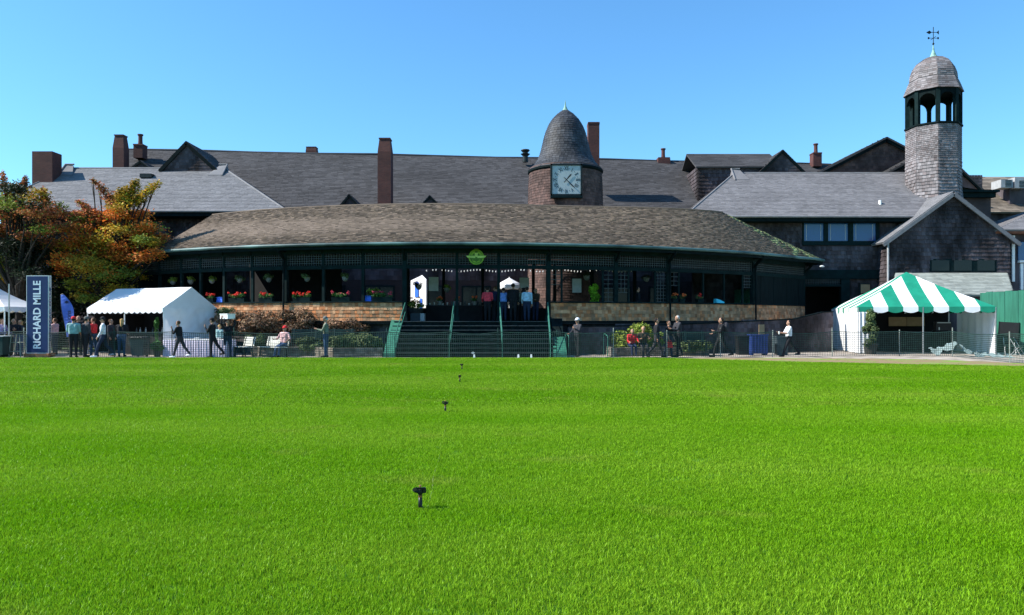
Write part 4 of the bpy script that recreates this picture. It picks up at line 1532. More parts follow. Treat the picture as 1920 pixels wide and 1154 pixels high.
# ------------------------------------------------------------------ grass (instanced tufts)
def tuft(seed, n, rad, hmin, hmax, wd):
    rg = random.Random(seed)
    mb = MB()
    for _ in range(n):
        a, r = rg.random() * 2 * pi, rad * sqrt(rg.random())
        x, y = r * cos(a), r * sin(a)
        h = hmin + (hmax - hmin) * rg.random()
        b = rg.random() * 2 * pi
        lx, ly = cos(b), sin(b)
        lean = h * (0.15 + 0.55 * rg.random())
        c = rg.random() * 2 * pi
        dx, dy = cos(c) * lean, sin(c) * lean
        w = wd * (0.7 + 0.6 * rg.random())
        mb.add([(x - lx * w, y - ly * w, -0.005), (x + lx * w, y + ly * w, -0.005),
                (x + dx * 0.35 + lx * w * 0.8, y + dy * 0.35 + ly * w * 0.8, h * 0.6), (x + dx * 0.35 - lx * w * 0.8, y + dy * 0.35 - ly * w * 0.8, h * 0.6),
                (x + dx, y + dy, h)], [(0, 1, 2, 3), (3, 2, 4)])
    me = bpy.data.meshes.new('tuft')
    me.from_pydata(mb.v, [], mb.f)
    me.materials.append(M['grass_blade'])
    return bpy.data.objects.new('tuft', me)

def grass_material():
    m = bpy.data.materials.new('grass_blade')
    m.use_nodes = True
    n = m.node_tree.nodes
    L = m.node_tree.links
    b = n['Principled BSDF']
    b.inputs['Roughness'].default_value = 0.4
    b.inputs['Specular IOR Level'].default_value = 0.1
    ge = n.new('ShaderNodeNewGeometry')
    def noise_(scale, det, stretch):
        mp = n.new('ShaderNodeMapping')
        mp.inputs['Scale'].default_value = stretch
        L.new(ge.outputs['Position'], mp.inputs[0])
        q = n.new('ShaderNodeTexNoise')
        q.inputs['Scale'].default_value = scale
        q.inputs['Detail'].default_value = det
        L.new(mp.outputs[0], q.inputs['Vector'])
        return q
    n1 = noise_(0.35, 3, (0.35, 1.0, 0))
    r1 = n.new('ShaderNodeValToRGB')
    r1.color_ramp.elements[0].position = 0.36
    r1.color_ramp.elements[1].position = 0.66
    r1.color_ramp.elements[0].color = (0.145, 0.325, 0.004, 1)
    r1.color_ramp.elements[1].color = (0.225, 0.385, 0.020, 1)
    L.new(n1.outputs['Fac'], r1.inputs[0])
    # yellowed patches
    n2 = noise_(0.9, 4, (0.6, 1.0, 0))
    r2 = n.new('ShaderNodeValToRGB')
    r2.color_ramp.elements[0].position = 0.60
    r2.color_ramp.elements[1].position = 0.80
    r2.color_ramp.elements[0].color = (0, 0, 0, 1)
    r2.color_ramp.elements[1].color = (0.55, 0.55, 0.55, 1)
    L.new(n2.outputs['Fac'], r2.inputs[0])
    mx = n.new('ShaderNodeMix')
    mx.data_type = 'RGBA'
    L.new(r2.outputs[0], mx.inputs['Factor'])
    L.new(r1.outputs[0], mx.inputs[6])
    mx.inputs[7].default_value = (0.36, 0.34, 0.07, 1)
    # blade to blade
    mr = n.new('ShaderNodeMapRange')
    mr.inputs['To Min'].default_value = 0.55
    mr.inputs['To Max'].default_value = 1.45
    L.new(ge.outputs['Random Per Island'], mr.inputs['Value'])
    m2 = n.new('ShaderNodeMix')
    m2.data_type = 'RGBA'
    m2.blend_type = 'MULTIPLY'
    m2.inputs['Factor'].default_value = 1
    L.new(mx.outputs[2], m2.inputs[6])
    L.new(mr.outputs[0], m2.inputs[7])
    L.new(m2.outputs[2], b.inputs['Base Color'])
    tr = n.new('ShaderNodeBsdfTranslucent')
    L.new(m2.outputs[2], tr.inputs[0])
    ms = n.new('ShaderNodeMixShader')
    ms.inputs[0].default_value = 0.4
    L.new(b.outputs[0], ms.inputs[1])
    L.new(tr.outputs[0], ms.inputs[2])
    L.new(ms.outputs[0], n['Material Output'].inputs[0])
    MT['grass_blade'] = m
grass_material()

def scatter(base, tufts, dens, scale, seed):
    ng = bpy.data.node_groups.new('grass_scatter', 'GeometryNodeTree')
    ng.interface.new_socket('Geometry', in_out='INPUT', socket_type='NodeSocketGeometry')
    ng.interface.new_socket('Geometry', in_out='OUTPUT', socket_type='NodeSocketGeometry')
    n = ng.nodes
    L = ng.links
    gi = n.new('NodeGroupInput')
    go = n.new('NodeGroupOutput')
    jo = n.new('GeometryNodeJoinGeometry')
    for k, t in enumerate(tufts):
        di = n.new('GeometryNodeDistributePointsOnFaces')
        di.inputs['Density'].default_value = dens / len(tufts)
        di.inputs['Seed'].default_value = seed + k
        L.new(gi.outputs[0], di.inputs['Mesh'])
        oi = n.new('GeometryNodeObjectInfo')
        oi.inputs['Object'].default_value = t
        ins = n.new('GeometryNodeInstanceOnPoints')
        L.new(di.outputs['Points'], ins.inputs['Points'])
        L.new(oi.outputs['Geometry'], ins.inputs['Instance'])
        rv = n.new('FunctionNodeRandomValue')
        rv.data_type = 'FLOAT_VECTOR'
        rv.inputs[0].default_value = (0, 0, 0)
        rv.inputs[1].default_value = (0, 0, 6.283)
        L.new(rv.outputs[0], ins.inputs['Rotation'])
        rs = n.new('FunctionNodeRandomValue')
        rs.data_type = 'FLOAT'
        rs.inputs[2].default_value = 0.75 * scale
        rs.inputs[3].default_value = 1.3 * scale
        L.new(rs.outputs[1], ins.inputs['Scale'])
        L.new(ins.outputs[0], jo.inputs[0])
    L.new(jo.outputs[0], go.inputs[0])
    md = base.modifiers.new('scatter', 'NODES')
    md.node_group = ng
tufts = [tuft(k, 26, 0.085, 0.014, 0.040, 0.0021) for k in range(3)]
tuftf = [tuft(10 + k, 30, 0.15, 0.018, 0.042, 0.0042) for k in range(3)]
def grass_edge(x):
    return lerp_tab(x, GRASS_EDGE) + 0.12 * sin(x * 2.1) * (x > 6)
bands = [(1.5, 7.5, 720, tufts, 1.0), (7.5, 14.0, 420, tufts, 1.1), (14.0, 22.5, 190, tuftf, 1.05), (22.5, 31.8, 125, tuftf, 1.15)]
for bi, (ya, yb, dn, tf, sc) in enumerate(bands):
    mb = MB()
    nx = 60
    for i in range(nx):
        xa, xb = [(-0.5 + k) * 2 for k in (i / nx, (i + 1) / nx)]
        q = []
        for (x, y) in ((xa, ya), (xb, ya), (xb, yb), (xa, yb)):
            X = x * (0.76 * yb + 2.0)
            q.append((X, min(y, grass_edge(X)), 0.002))
        if q[2][1] - q[1][1] > 0.02:
            mb.add(q, [(0, 1, 2, 3)])
    g = mb.build('grass', 'grass_soil', None, kind='stuff', fix=False)
    tag(g, ['close cropped bright green turf nearest the viewer', 'bright green turf around the nearest sprinkler', 'bright green turf in the middle of the lawn', 'bright green turf along the far fence'][bi], 'grass')
    scatter(g, tf, dn, sc, 50 + bi * 10)

mb = MB()
for i in range(40):
    xa, xb = 6.0 + 20.0 * i / 40, 6.0 + 20.0 * (i + 1) / 40
    mb.add([(xa, grass_edge(xa), 0.004), (xb, grass_edge(xb), 0.004), (xb, lerp_tab(xb, VERGE_TOP), 0.004), (xa, lerp_tab(xa, VERGE_TOP), 0.004)], [(0, 1, 2, 3)])
g = mb.build('grass', 'worn_turf', None, kind='stuff', fix=False)
tag(g, 'thin patchy grass on the worn strip before the striped tent', 'grass')
scatter(g, tuftf[:2], 1.6, 0.6, 120)

# ------------------------------------------------------------------ sprinklers
def sprinkler(label, x, y, rz, lean=0.0):
    t = thing('sprinkler', label, 'sprinkler', (x, y, 0), rz, 'sprinklers in a line down the lawn')
    mb = MB()
    mb.tube([(0.05, 0.01, -0.02), (0.02, 0, 0.012), (0.0, 0, 0.03), (0, 0, 0.115)], [0.016, 0.019, 0.019, 0.016], 10)
    mb.build('riser', 'rubber', t, local=True, smooth=True)
    mb = MB()
    mb.lathe([(0.013, 0.11), (0.018, 0.115), (0.018, 0.128), (0.012, 0.133)], 10)
    mb.build('brass_collar', 'brass', t, local=True)
    mb = MB()
    mb.tube([(-0.052, 0, 0.168), (-0.03, 0, 0.163), (0, 0, 0.156), (0.014, 0, 0.145)], [0.009, 0.012, 0.016, 0.01], 10)
    mb.lathe([(0.012, 0.132), (0.022, 0.142), (0.025, 0.158), (0.023, 0.182), (0.012, 0.196)], 10)
    mb.build('nozzle', 'rubber', t, local=True)
    mb = MB()
    mb.box((0.032, 0.0, 0.172), (0.03, 0.045, 0.042))
    mb.beam((0.035, -0.026, 0.192), (-0.035, -0.026, 0.196), 0.01, 0.016)
    mb.beam((-0.035, -0.026, 0.196), (-0.06, 0.012, 0.176), 0.012, 0.026)
    mb.beam((0.035, 0.026, 0.155), (-0.015, 0.03, 0.15), 0.009, 0.018)
    mb.build('impact_arm', 'rubber', t, local=True)
    mb = MB()
    mb.lathe([(0.007, 0.19), (0.007, 0.208), (0.014, 0.209), (0.011, 0.216)], 8)
    mb.build('pivot_cap', 'brass', t, local=True)
    return t
sp = [(788, 957, 0.35, 'nearest and largest black impact sprinkler with orange collar on the lawn'),
      (835, 774, -0.2, 'second nearest black impact sprinkler on the lawn'),
      (862, 718, 1.2, 'third black sprinkler along the lawn, small and dark'),
      (866, 694, 0.2, 'farthest tiny black sprinkler on the lawn in front of the stairs')]
for u, v, rz, lb in sp:
    Y = gy(v)
    sprinkler(lb, px(u, Y), Y, rz)
mat('hose_olive', (0.20, 0.24, 0.10), 0.7, 0.2, 4)
hp = [V((px(u, gy(v)) + 0.06, gy(v), 0.010)) for u, v, _, _ in sp] + [V((px(872, 31.5), 31.5, 0.010))]
mb = MB()
pt_ = []
for a_, b_ in zip(hp[:-1], hp[1:]):
    for k in range(10):
        q_ = a_.lerp(b_, k / 10)
        pt_.append(q_ + V((0.012 * sin(k * 2.2), 0, 0.003 * sin(k * 1.3))))
mb.tube(pt_, 0.006, 6)
tag(mb.build('hose', 'hose_olive'), 'thin pale hose in the grass linking the sprinklers', 'hose')
for k, (u, v, lb) in enumerate(((889, 672, 'small white peg on the grass edge below the stairs, leftmost of three'), (972, 671, 'small white peg at the grass edge, middle of three'), (996, 669.5, 'small white peg at the grass edge, rightmost of three'))):
    Y = min(31.9, gy(v))
    mb = MB()
    x = px(u, Y)
    mb.add([(x - 0.05, Y, 0), (x + 0.05, Y, 0), (x + 0.05, Y + 0.07, 0), (x - 0.05, Y + 0.07, 0), (x - 0.03, Y + 0.02, 0.16), (x + 0.03, Y + 0.02, 0.16), (x + 0.03, Y + 0.05, 0.16), (x - 0.03, Y + 0.05, 0.16)],
           [(0, 1, 5, 4), (1, 2, 6, 5), (2, 3, 7, 6), (3, 0, 4, 7), (4, 5, 6, 7)])
    tag(mb.build('marker_peg', 'white_paint'), lb, 'peg', 'white pegs at the lawn edge')
x, Y = px(887, 32.0), 32.0
t = thing('diamond_tag', 'small pale diamond shaped tag hanging on the net fence before the stairs', 'tag', (x, Y, 0.22))
mb = MB()
mb.prism([(-0.09, -0.03, 0), (0, -0.03, -0.06), (0.09, -0.03, 0), (0, -0.03, 0.06)], (0, -0.01, 0))
mb.build('plate', 'basket_white', t, local=True)

# ------------------------------------------------------------------ net fence
FP = [(-70, 668.5), (44, 669), (130, 670), (214, 670), (322, 670.5), (438, 670.5), (598, 671), (725, 671), (843, 671.5), (934, 671.5), (1044, 671.5), (1150, 671.5), (1251, 671), (1351, 670.5), (1449, 670), (1561, 668.5), (1687, 668), (1786, 668.5), (1894, 680), (2060, 694)]
FPos = [V((px(u, gy(v)), gy(v), 0)) for u, v in FP]
fence = thing('net_fence', 'low dark green plastic net fence on slim posts along the far lawn edge', 'fence', (0, 32, 0))
for i, p in enumerate(FPos):
    mb = MB()
    h = 1.3 if i % 2 else 1.2
    mb.tube([p + V((0, 0.02, 0)), p + V((0.01 * (i % 3 - 1), 0.02, h))], 0.022, 6)
    mb.build('post', 'post_grey' if FP[i][0] > 1100 or FP[i][0] < 50 else 'net_green', fence)
for i in range(len(FPos) - 1):
    a, b = FPos[i], FPos[i + 1]
    L_ = (b - a).length
    ax = (b - a).normalized()
    sag = 0.03 + 0.03 * (i % 3)
    def zt_(k):
        return 1.12 - sag * 4 * k * (1 - k)
    mb = MB()
    nz = 13
    hw_ = 0.0075
    seg = 8
    for j in range(nz + 1):
        wj = hw_ * (2.2 if j == nz else 1)
        for s in range(seg):
            k0, k1 = s / seg, (s + 1) / seg
            p0 = a + ax * (L_ * k0) + V((0, 0, 0.02 + (zt_(k0) - 0.02) * j / nz))
            p1 = a + ax * (L_ * k1) + V((0, 0, 0.02 + (zt_(k1) - 0.02) * j / nz))
            up = V((0, 0, wj))
            fd = V((0, -0.006, 0))
            mb.add([p0 - up, p1 - up, p1 + up, p0 + up, p0 + fd, p1 + fd], [(0, 1, 5, 4), (4, 5, 2, 3)])
    nv = int(L_ / 0.085)
    for s in range(1, nv):
        k = s / nv
        p0 = a + ax * (L_ * k) + V((0, -0.004, 0.02))
        p1 = V((p0.x, p0.y, zt_(k)))
        w = ax * hw_
        fd = V((0, -0.006, 0))
        mb.add([p0 - w, p0 + w, p1 + w, p1 - w, p0 + fd, p1 + fd], [(0, 4, 5, 3), (4, 1, 2, 5)])
    mb.build('net_panel', 'net_green', fence, kind='stuff', fix=False)

# ------------------------------------------------------------------ tents
def scallop(mb, a, b, z, n, drop, m0=0, thick=0.012, mats_=None):
    """hanging valance from a to b with n scalloped tongues"""
    a, b = V(a), V(b)
    d = (b - a)
    nrm_ = V((d.y, -d.x, 0)).normalized() * thick
    for k in range(n):
        pts = [a + d * (k / n), a + d * ((k + 1) / n)]
        lo = []
        for j in range(7):
            f = (k + 1 - j / 6) / n
            dz = drop * (0.70 + 0.30 * sin(pi * j / 6))
            lo.append(a + d * f + V((0, 0, -dz)))
        poly = [pts[0], pts[1]] + lo
        mb.cur = mats_[k % len(mats_)] if mats_ else 0
        mb.prism(poly, nrm_)
    mb.cur = 0
# white gabled tent on the left
TB = V((-15.9, 33.7, 0))
g_ = V((0.43, 0.90, 0)).normalized()
l_ = V((-g_.y, g_.x, 0))
GW, GL = 3.15, 5.3
ZE_T, ZR_T = 2.2, 3.2
tent = thing('white_tent', 'white gabled frame tent beside the piazza with closed end wall', 'tent', tuple(TB + g_ * GW / 2 + l_ * GL / 2))
Bc, Ac = TB, TB + l_ * GL
Cn, Dn = TB + g_ * GW, TB + l_ * GL + g_ * GW
R1 = TB + g_ * GW / 2
R0 = R1 + l_ * GL
up = V((0, 0, 1))
def sheet(name, m, p00, p10, p11, p01, nu, nv, amp, parent, seed=0, thick=0.0):
    """slightly sagging / wrinkled cloth quad"""
    mb = MB()
    nr = (p10 - p00).cross(p01 - p00).normalized()
    vs = []
    for j in range(nv + 1):
        for i in range(nu + 1):
            a, b = i / nu, j / nv
            p = (p00 * (1 - a) + p10 * a) * (1 - b) + (p01 * (1 - a) + p11 * a) * b
            e = sin(pi * a) * sin(pi * b)
            q = noise.noise(V((a * 4 + seed, b * 4, seed * 1.7))) * amp + noise.noise(V((a * 11 + seed, b * 3, seed))) * amp * 0.4
            if seed == 5:
                q = q * 0.6 + amp * (0.9 * (abs(noise.noise(V((a * 3.1 + b * 2.2, b * 1.3 - a, 3.3)))) ** 0.5 - 0.5) + 0.5 * (abs(noise.noise(V((a * 6 - b * 5, b * 2, 9.1)))) ** 0.5 - 0.5))
            vs.append(p + nr * (q * (0.3 + 0.7 * e)))
    mb.add(vs, [(j * (nu + 1) + i, j * (nu + 1) + i + 1, (j + 1) * (nu + 1) + i + 1, (j + 1) * (nu + 1) + i) for j in range(nv) for i in range(nu)])
    return mb.build(name, m, parent, smooth=True, fix=False)
sheet('roof_panel', 'white_vinyl', Ac + up * ZE_T, Bc + up * ZE_T, R1 + up * ZR_T, R0 + up * ZR_T, 16, 8, 0.05, tent, 1)
sheet('roof_panel', 'white_vinyl', Cn + up * ZE_T, Dn + up * ZE_T, R0 + up * ZR_T, R1 + up * ZR_T, 16, 8, 0.05, tent, 2)
mb = MB()
scallop(mb, Ac + up * ZE_T, Bc + up * ZE_T, 0, 14, 0.26)
mb.build('valance', 'white_vinyl', tent)
mb = MB()
scallop(mb, Dn + up * ZE_T, Ac + up * ZE_T, 0, 8, 0.26)
mb.build('valance', 'white_vinyl', tent)
e_ = l_ * -0.015
sheet('end_wall', 'white_vinyl', Bc + e_, Cn + e_, Cn + e_ + up * ZE_T, Bc + e_ + up * ZE_T, 30, 26, 0.16, tent, 5)
mb = MB()
mb.prism([Bc + e_ + up * (ZE_T - 0.02), Cn + e_ + up * (ZE_T - 0.02), R1 + e_ + up * ZR_T], l_ * 0.02)
mb.build('gable_end', 'white_vinyl', tent)
mb = MB()
mb.prism([Dn + up * 0.1, Ac + up * 0.1 + g_ * 0.4, Ac + g_ * 0.4 + up * ZE_T, Dn + up * ZE_T], l_ * 0.02)
mb.prism([Dn + up * 0.1, Cn + up * 0.1, Cn + up * ZE_T, Dn + up * ZE_T], g_ * 0.02)
mb.build('back_curtain', 'black_cloth', tent)
for p in (Ac, Bc, Cn, Dn, Ac + (Bc - Ac) * 0.5):
    mb = MB()
    mb.tube([p + g_ * 0.05, p + g_ * 0.05 + up * (ZE_T - 0.05)], 0.03, 8)
    mb.build('pole', 'white_paint', tent)
# bar and goods inside
bar = thing('bar_counter', 'black draped bar counter inside the white tent', 'counter', tuple(TB + l_ * 2.2 + g_ * 1.0), atan2(l_.y, l_.x))
mb = MB()
mb.box((0, 0, 0.5), (2.6, 0.7, 1.0))
mb.build('drape', 'black_cloth', bar, local=True)
mb = MB()
mb.box((0, 0, 1.02), (2.7, 0.78, 0.03))
mb.build('top', 'bin_grey', bar, local=True)
rg = random.Random(12)
for k in range(6):
    q = TB + l_ * (1.2 + k * 0.35) + g_ * (0.85 + 0.2 * rg.random()) + up * 1.036
    mb = MB()
    r_ = 0.04
    mb.lathe([(r_, 0), (r_, 0.12), (0.014, 0.18), (0.014, 0.25), (0.018, 0.26)], 8, q)
    tag(mb.build('bottle', ['basket_white', 'steel', 'bin_grey'][k % 3]), 'small bottle in the row on the black bar counter inside the white tent', 'bottle', 'bottles on the bar counter')
# skirted table
tb0 = V((px(316, 33.6), 33.6, 0))
tb1 = V((px(434, 33.0), 33.0, 0))
tx = (tb1 - tb0).normalized()
TLn = (tb1 - tb0).length
table = thing('skirted_table', 'long table with pleated lilac white skirt in front of the tent end wall', 'table', tuple((tb0 + tb1) / 2), atan2(tx.y, tx.x))
mb = MB()
mb.box((0, 0, 0.76), (TLn, 0.72, 0.035))
mb.build('table_top', 'white_vinyl', table, local=True)
mb = MB()
per = []
hx_, hy_ = TLn / 2, 0.36
path_ = [(-hx_, -hy_), (hx_, -hy_), (hx_, hy_), (-hx_, hy_), (-hx_, -hy_)]
for (x0, y0), (x1, y1) in zip(path_[:-1], path_[1:]):
    n_ = int(hypot(x1 - x0, y1 - y0) / 0.035)
    for k in range(n_):
        per.append((x0 + (x1 - x0) * k / n_, y0 + (y1 - y0) * k / n_))
vs = []
for k, (x, y) in enumerate(per):
    o_ = 1 + 0.02 * sin(k * 1.9) + 0.012 * sin(k * 0.7)
    vs += [(x * 1.003, y * 1.01, 0.74), (x * (1 + 0.012 * sin(k * 1.7)), y * (1.08 + 0.09 * sin(k * 1.7)), 0.01)]
n_ = len(per)
mb.add(vs, [(2 * k, 2 * ((k + 1) % n_), 2 * ((k + 1) % n_) + 1, 2 * k + 1) for k in range(n_)])
mb.build('skirt', 'table_cloth', table, local=True, smooth=True)
for f_, lb in ((0.45, 'stack of white napkins on the skirted table, left stack'), (0.78, 'stack of white napkins on the skirted table, right stack')):
    q = tb0 + tx * (TLn * f_) + up * 0.80
    mb = MB()
    for k in range(3):
        mb.box(q + up * (0.02 * k) + V((0.01 * k, 0, 0)), (0.24 - 0.02 * k, 0.2, 0.018), rz=0.1 * k)
    tag(mb.build('napkin_stack', 'white_paint'), lb, 'napkins')

# striped tent on the right
SN = V((17.0, 36.3, 0))
ps = radians(-12)
sa = V((cos(ps), sin(ps), 0))
sb = V((-sin(ps), cos(ps), 0))
SW = 6.05
ZS_E, ZS_A = 2.28, 4.15
st = thing('striped_tent', 'green and white striped frame tent with white side curtain', 'tent', tuple(SN + (sa + sb) * SW / 2))
apex = SN + (sa + sb) * SW / 2 + up * ZS_A
cor = [SN, SN + sa * SW, SN + (sa + sb) * SW, SN + sb * SW]
NSTR = 9
for q in range(4):
    a, b = cor[q] + up * ZS_E, cor[(q + 1) % 4] + up * ZS_E
    dd = b - a
    nr = V((dd.y, -dd.x, 0)).normalized()
    def pt(s, t):          # s along the eave, t toward the ridge; stripes run straight up the slope
        base = a + dd * s
        mid = (a + b) / 2
        return base + (apex - mid) * t
    for k in range(NSTR):
        s0, s1 = k / NSTR, (k + 1) / NSTR
        mm = MB()
        def tmax(s):
            return 2 * min(s, 1 - s)
        cuts = sorted(set([s0, s1] + ([0.5] if s0 < 0.5 < s1 else [])))
        for c0, c1 in zip(cuts[:-1], cuts[1:]):
            n_ = 6
            for j in range(n_):
                ps_ = []
                for s, j_ in ((c0, j), (c1, j), (c1, j + 1), (c0, j + 1)):
                    t = tmax(s) * j_ / n_
                    p = pt(s, t)
                    p = p + up * (-0.10 * sin(pi * min(1, t)) * (1 - abs(2 * s - 1)))
                    ps_.append(p)
                mm.add(ps_, [(0, 1, 2, 3)])
        smt = 'green_vinyl' if k % 2 == 0 else 'white_vinyl'
        mm.build('roof_stripe', smt, st, fix=False)
        mb = MB()
        scallop(mb, a + dd * s0 + nr * 0.01, a + dd * s1 + nr * 0.01, 0, 1, 0.30)
        mb.build('valance_flap', smt, st)
for q, p in enumerate(cor + [SN + sa * SW * 0.48]):
    mb = MB()
    mb.tube([p + up * 0.0, p + up * (ZS_E - 0.02)], 0.035, 8)
    mb.build('pole', 'steel', st)
def curtain(name, pts, z0, z1, amp, m, parent, waves=7.0):
    mb = MB()
    vs = []
    n_ = len(pts)
    for j in range(9):
        b = j / 8
        for k, p in enumerate(pts):
            d = pts[min(k + 1, n_ - 1)] - pts[max(k - 1, 0)]
            nr = V((d.y, -d.x, 0)).normalized()
            vs.append(p + nr * (amp * sin(k * 0.9) * (0.5 + 0.5 * (1 - b))) + up * (z0 + (z1 - z0) * b))
    mb.add(vs, [(j * n_ + k, j * n_ + k + 1, (j + 1) * n_ + k + 1, (j + 1) * n_ + k) for j in range(8) for k in range(n_ - 1)])
    return mb.build(name, m, parent, smooth=True, fix=False)
curtain('side_curtain', [SN + sb * (SW * (1 - k / 40)) - sa * 0.03 for k in range(41)], 0.02, ZS_E - 0.03, 0.03, 'white_vinyl', st)
curtain('gathered_curtain', [SN + sa * (0.62 * k / 24) - sb * 0.06 for k in range(25)], 0.02, ZS_E - 0.25, 0.06, 'white_vinyl', st)
curtain('gathered_curtain', [SN + sa * (SW + 0.02) + sb * (SW * 0.8 * k / 40) for k in range(41)], 0.02, ZS_E - 0.03, 0.03, 'white_vinyl', st)
curtain('back_curtain', [SN + sb * SW + sa * (SW * k / 30) for k in range(31)], 0.02, ZS_E - 0.03, 0.02, 'black_cloth', st)
t = thing('black_booth', 'black draped counter deep inside the striped tent', 'counter', tuple(SN + sa * 3.4 + sb * 3.2), ps)
mb = MB()
mb.box((0, 0, 0.5), (3.6, 0.8, 1.0))
mb.build('drape', 'black_cloth', t, local=True)
mb = MB()
mb.box((0, 0, 1.02), (3.7, 0.86, 0.03))
mb.build('top', 'bin_grey', t, local=True)
tq = SN + sa * 4.6 + sb * 2.6
t = thing('coffee_machine', 'black machine on a stand inside the striped tent', 'machine', (tq.x, tq.y, 0), ps)
mb = MB()
mb.box((0, 0, 0.55), (0.8, 0.5, 1.1))
mb.build('stand', 'black_cloth', t, local=True)
mb = MB()
mb.box((0, 0, 1.33), (0.7, 0.4, 0.44))
mb.build('body', 'bin_black', t, local=True)
mb = MB()
mb.box((0, -0.22, 1.5), (0.62, 0.02, 0.04))
mb.box((-0.22, -0.22, 1.2), (0.05, 0.03, 0.14))
mb.build('trim', 'steel', t, local=True)
for k, (f_, lb) in enumerate(((1.55, 'brown paper notice hanging in the back of the striped tent'), (3.4, 'wooden crate shelf at the back of the striped tent'))):
    q = SN + sa * (2.6 + f_ * 0.5) + sb * (SW - 0.25) + up * 1.55
    t = thing('back_board', lb, 'board', tuple(q), ps)
    mb = MB()
    mb.box((0, 0, 0), (0.9, 0.06, 0.5))
    mb.build('panel', 'cardboard', t, local=True)
mat('tarp_teal', (0.22, 0.30, 0.31), 0.7, 0.2, 4)
tp = thing('crumpled_tarp', 'crumpled pale teal tarp lying along the net before the striped tent', 'tarp', (px(1820, 34.2), 34.2, 0))
mb = MB()
vs = []
nn_ = 40
for k in range(nn_ + 1):
    f_ = k / nn_
    u = 1742 + 155 * f_
    top_ = 0.32 + 0.38 * math.exp(-((u - 1788) / 22.0) ** 2) - 0.22 * f_ + 0.05 * sin(k * 1.7)
    lo_ = max(0.01, top_ - 0.22 - 0.1 * sin(k * 0.9))
    yy_ = 34.6 - 2.6 * f_
    for j in range(5):
        b_ = j / 4
        vs.append((px(u, yy_), yy_ + 0.08 * sin(k * 1.3 + j * 1.9) - 0.3 * (1 - b_), lo_ + (top_ - lo_) * b_))
mb.add(vs, [(k * 5 + j, (k + 1) * 5 + j, (k + 1) * 5 + j + 1, k * 5 + j + 1) for k in range(nn_) for j in range(4)])
mb.build('sheet', 'tarp_teal', tp, smooth=True, fix=False)
# tent at the left picture edge
ET = V((px(-10, 35.0), 35.0, 0))
et = thing('edge_tent', 'pale blue white pop-up canopy tent cut by the left picture edge', 'tent', tuple(ET))
ew = 3.0
ec = [ET + V((-ew / 2, -ew / 2, 2.25)), ET + V((ew / 2, -ew / 2, 2.25)), ET + V((ew / 2, ew / 2, 2.25)), ET + V((-ew / 2, ew / 2, 2.25))]
ea = ET + V((0, 0, 3.25))
for q in range(4):
    a, b = ec[q], ec[(q + 1) % 4]
    mb = MB()
    mid = (a + b) / 2
    for i in range(8):
        for j in range(6):
            vs = []
            for (s, t) in ((i / 8, j / 6), ((i + 1) / 8, j / 6), ((i + 1) / 8, (j + 1) / 6), (i / 8, (j + 1) / 6)):
                p = (a + (b - a) * s) * (1 - t) + ea * t
                vs.append(p - up * (0.12 * sin(pi * t)))
            mb.add(vs, [(0, 1, 2, 3)])
    mb.build('canopy_panel', 'white_vinyl', et, smooth=True, fix=False)
    mb = MB()
    scallop(mb, a, b, 0, 6, 0.25)
    mb.build('valance', 'white_vinyl', et)
for p in ec:
    mb = MB()
    mb.tube([V((p.x, p.y, 0)), p], 0.028, 8)
    mb.build('leg', 'white_paint', et)
fpx = px(17, 33.0)
t = thing('flag_pole', 'thin pale metal pole standing before the left edge tent', 'pole', (fpx, 33.0, 0))
mb = MB()
mb.tube([(0, 0, 0), (0, 0, 3.25)], 0.03, 8)
mb.lathe([(0.14, 0), (0.14, 0.04), (0.04, 0.06)], 12)
mb.build('shaft', 'steel', t, local=True)

# ------------------------------------------------------------------ banner pillar and feather flag
BY = 32.9
bx0, bx1 = px(49.5, BY), px(91, BY)
bw, bz0, bz1 = bx1 - bx0, pz(663, BY), pz(517, BY)
rz_b = radians(7)
ban = thing('banner_pillar', 'tall navy banner pillar with white vertical RICHARD MILLE lettering', 'banner', ((bx0 + bx1) / 2, BY, 0), 0.0)
mb = MB()
mb.box((0.03, 0.1, bz0 / 2), (bw + 0.1, 0.5, bz0))
mb.build('plinth', 'wood_base', ban, local=True)
mb = MB()
mb.box((0, 0.1, (bz0 + bz1) / 2), (bw, 0.2, bz1 - bz0))
mb.build('core', 'white_paint', ban, local=True)
mb = MB()
mb.box((0, -0.005, (bz0 + bz1) / 2), (bw - 0.05, 0.006, bz1 - bz0 - 0.06))
mb.build('front_panel', 'navy', ban, local=True)
mb = MB()
mb.box((bw / 2 + 0.004, 0.1, (bz0 + bz1) / 2), (0.006, 0.15, bz1 - bz0 - 0.06))
mb.build('side_panel', 'basket_white', ban, local=True)
mx = Matrix.Translation((0.0, -0.012, (bz0 + bz1) / 2 - 0.02)) @ Matrix.Rotation(-pi / 2, 4, 'Y') @ Matrix.Rotation(pi / 2, 4, 'X')
text_mesh('lettering', 'RICHARD MILLE', 0.46, 'letter_white', ban, mx, 0.003, sx=0.93, bold=0.012)
mx = Matrix.Translation((bw / 2 + 0.012, 0.1, (bz0 + bz1) / 2)) @ Matrix.Rotation(pi / 2, 4, 'Z') @ Matrix.Rotation(-pi / 2, 4, 'Y') @ Matrix.Rotation(pi / 2, 4, 'X')
text_mesh('side_lettering', 'RICHARD MILLE', 0.13, 'navy', ban, mx, 0.003, sx=2.6, bold=0.004)
FY = 35.5
fl = thing('feather_flag', 'small blue feather flag with dark vertical lettering beside the white tent', 'flag', (px(124, FY), FY, 0))
mb = MB()
out = []
H0, H1 = pz(632, FY), pz(553, FY)
n_ = 14
lef, rig = [], []
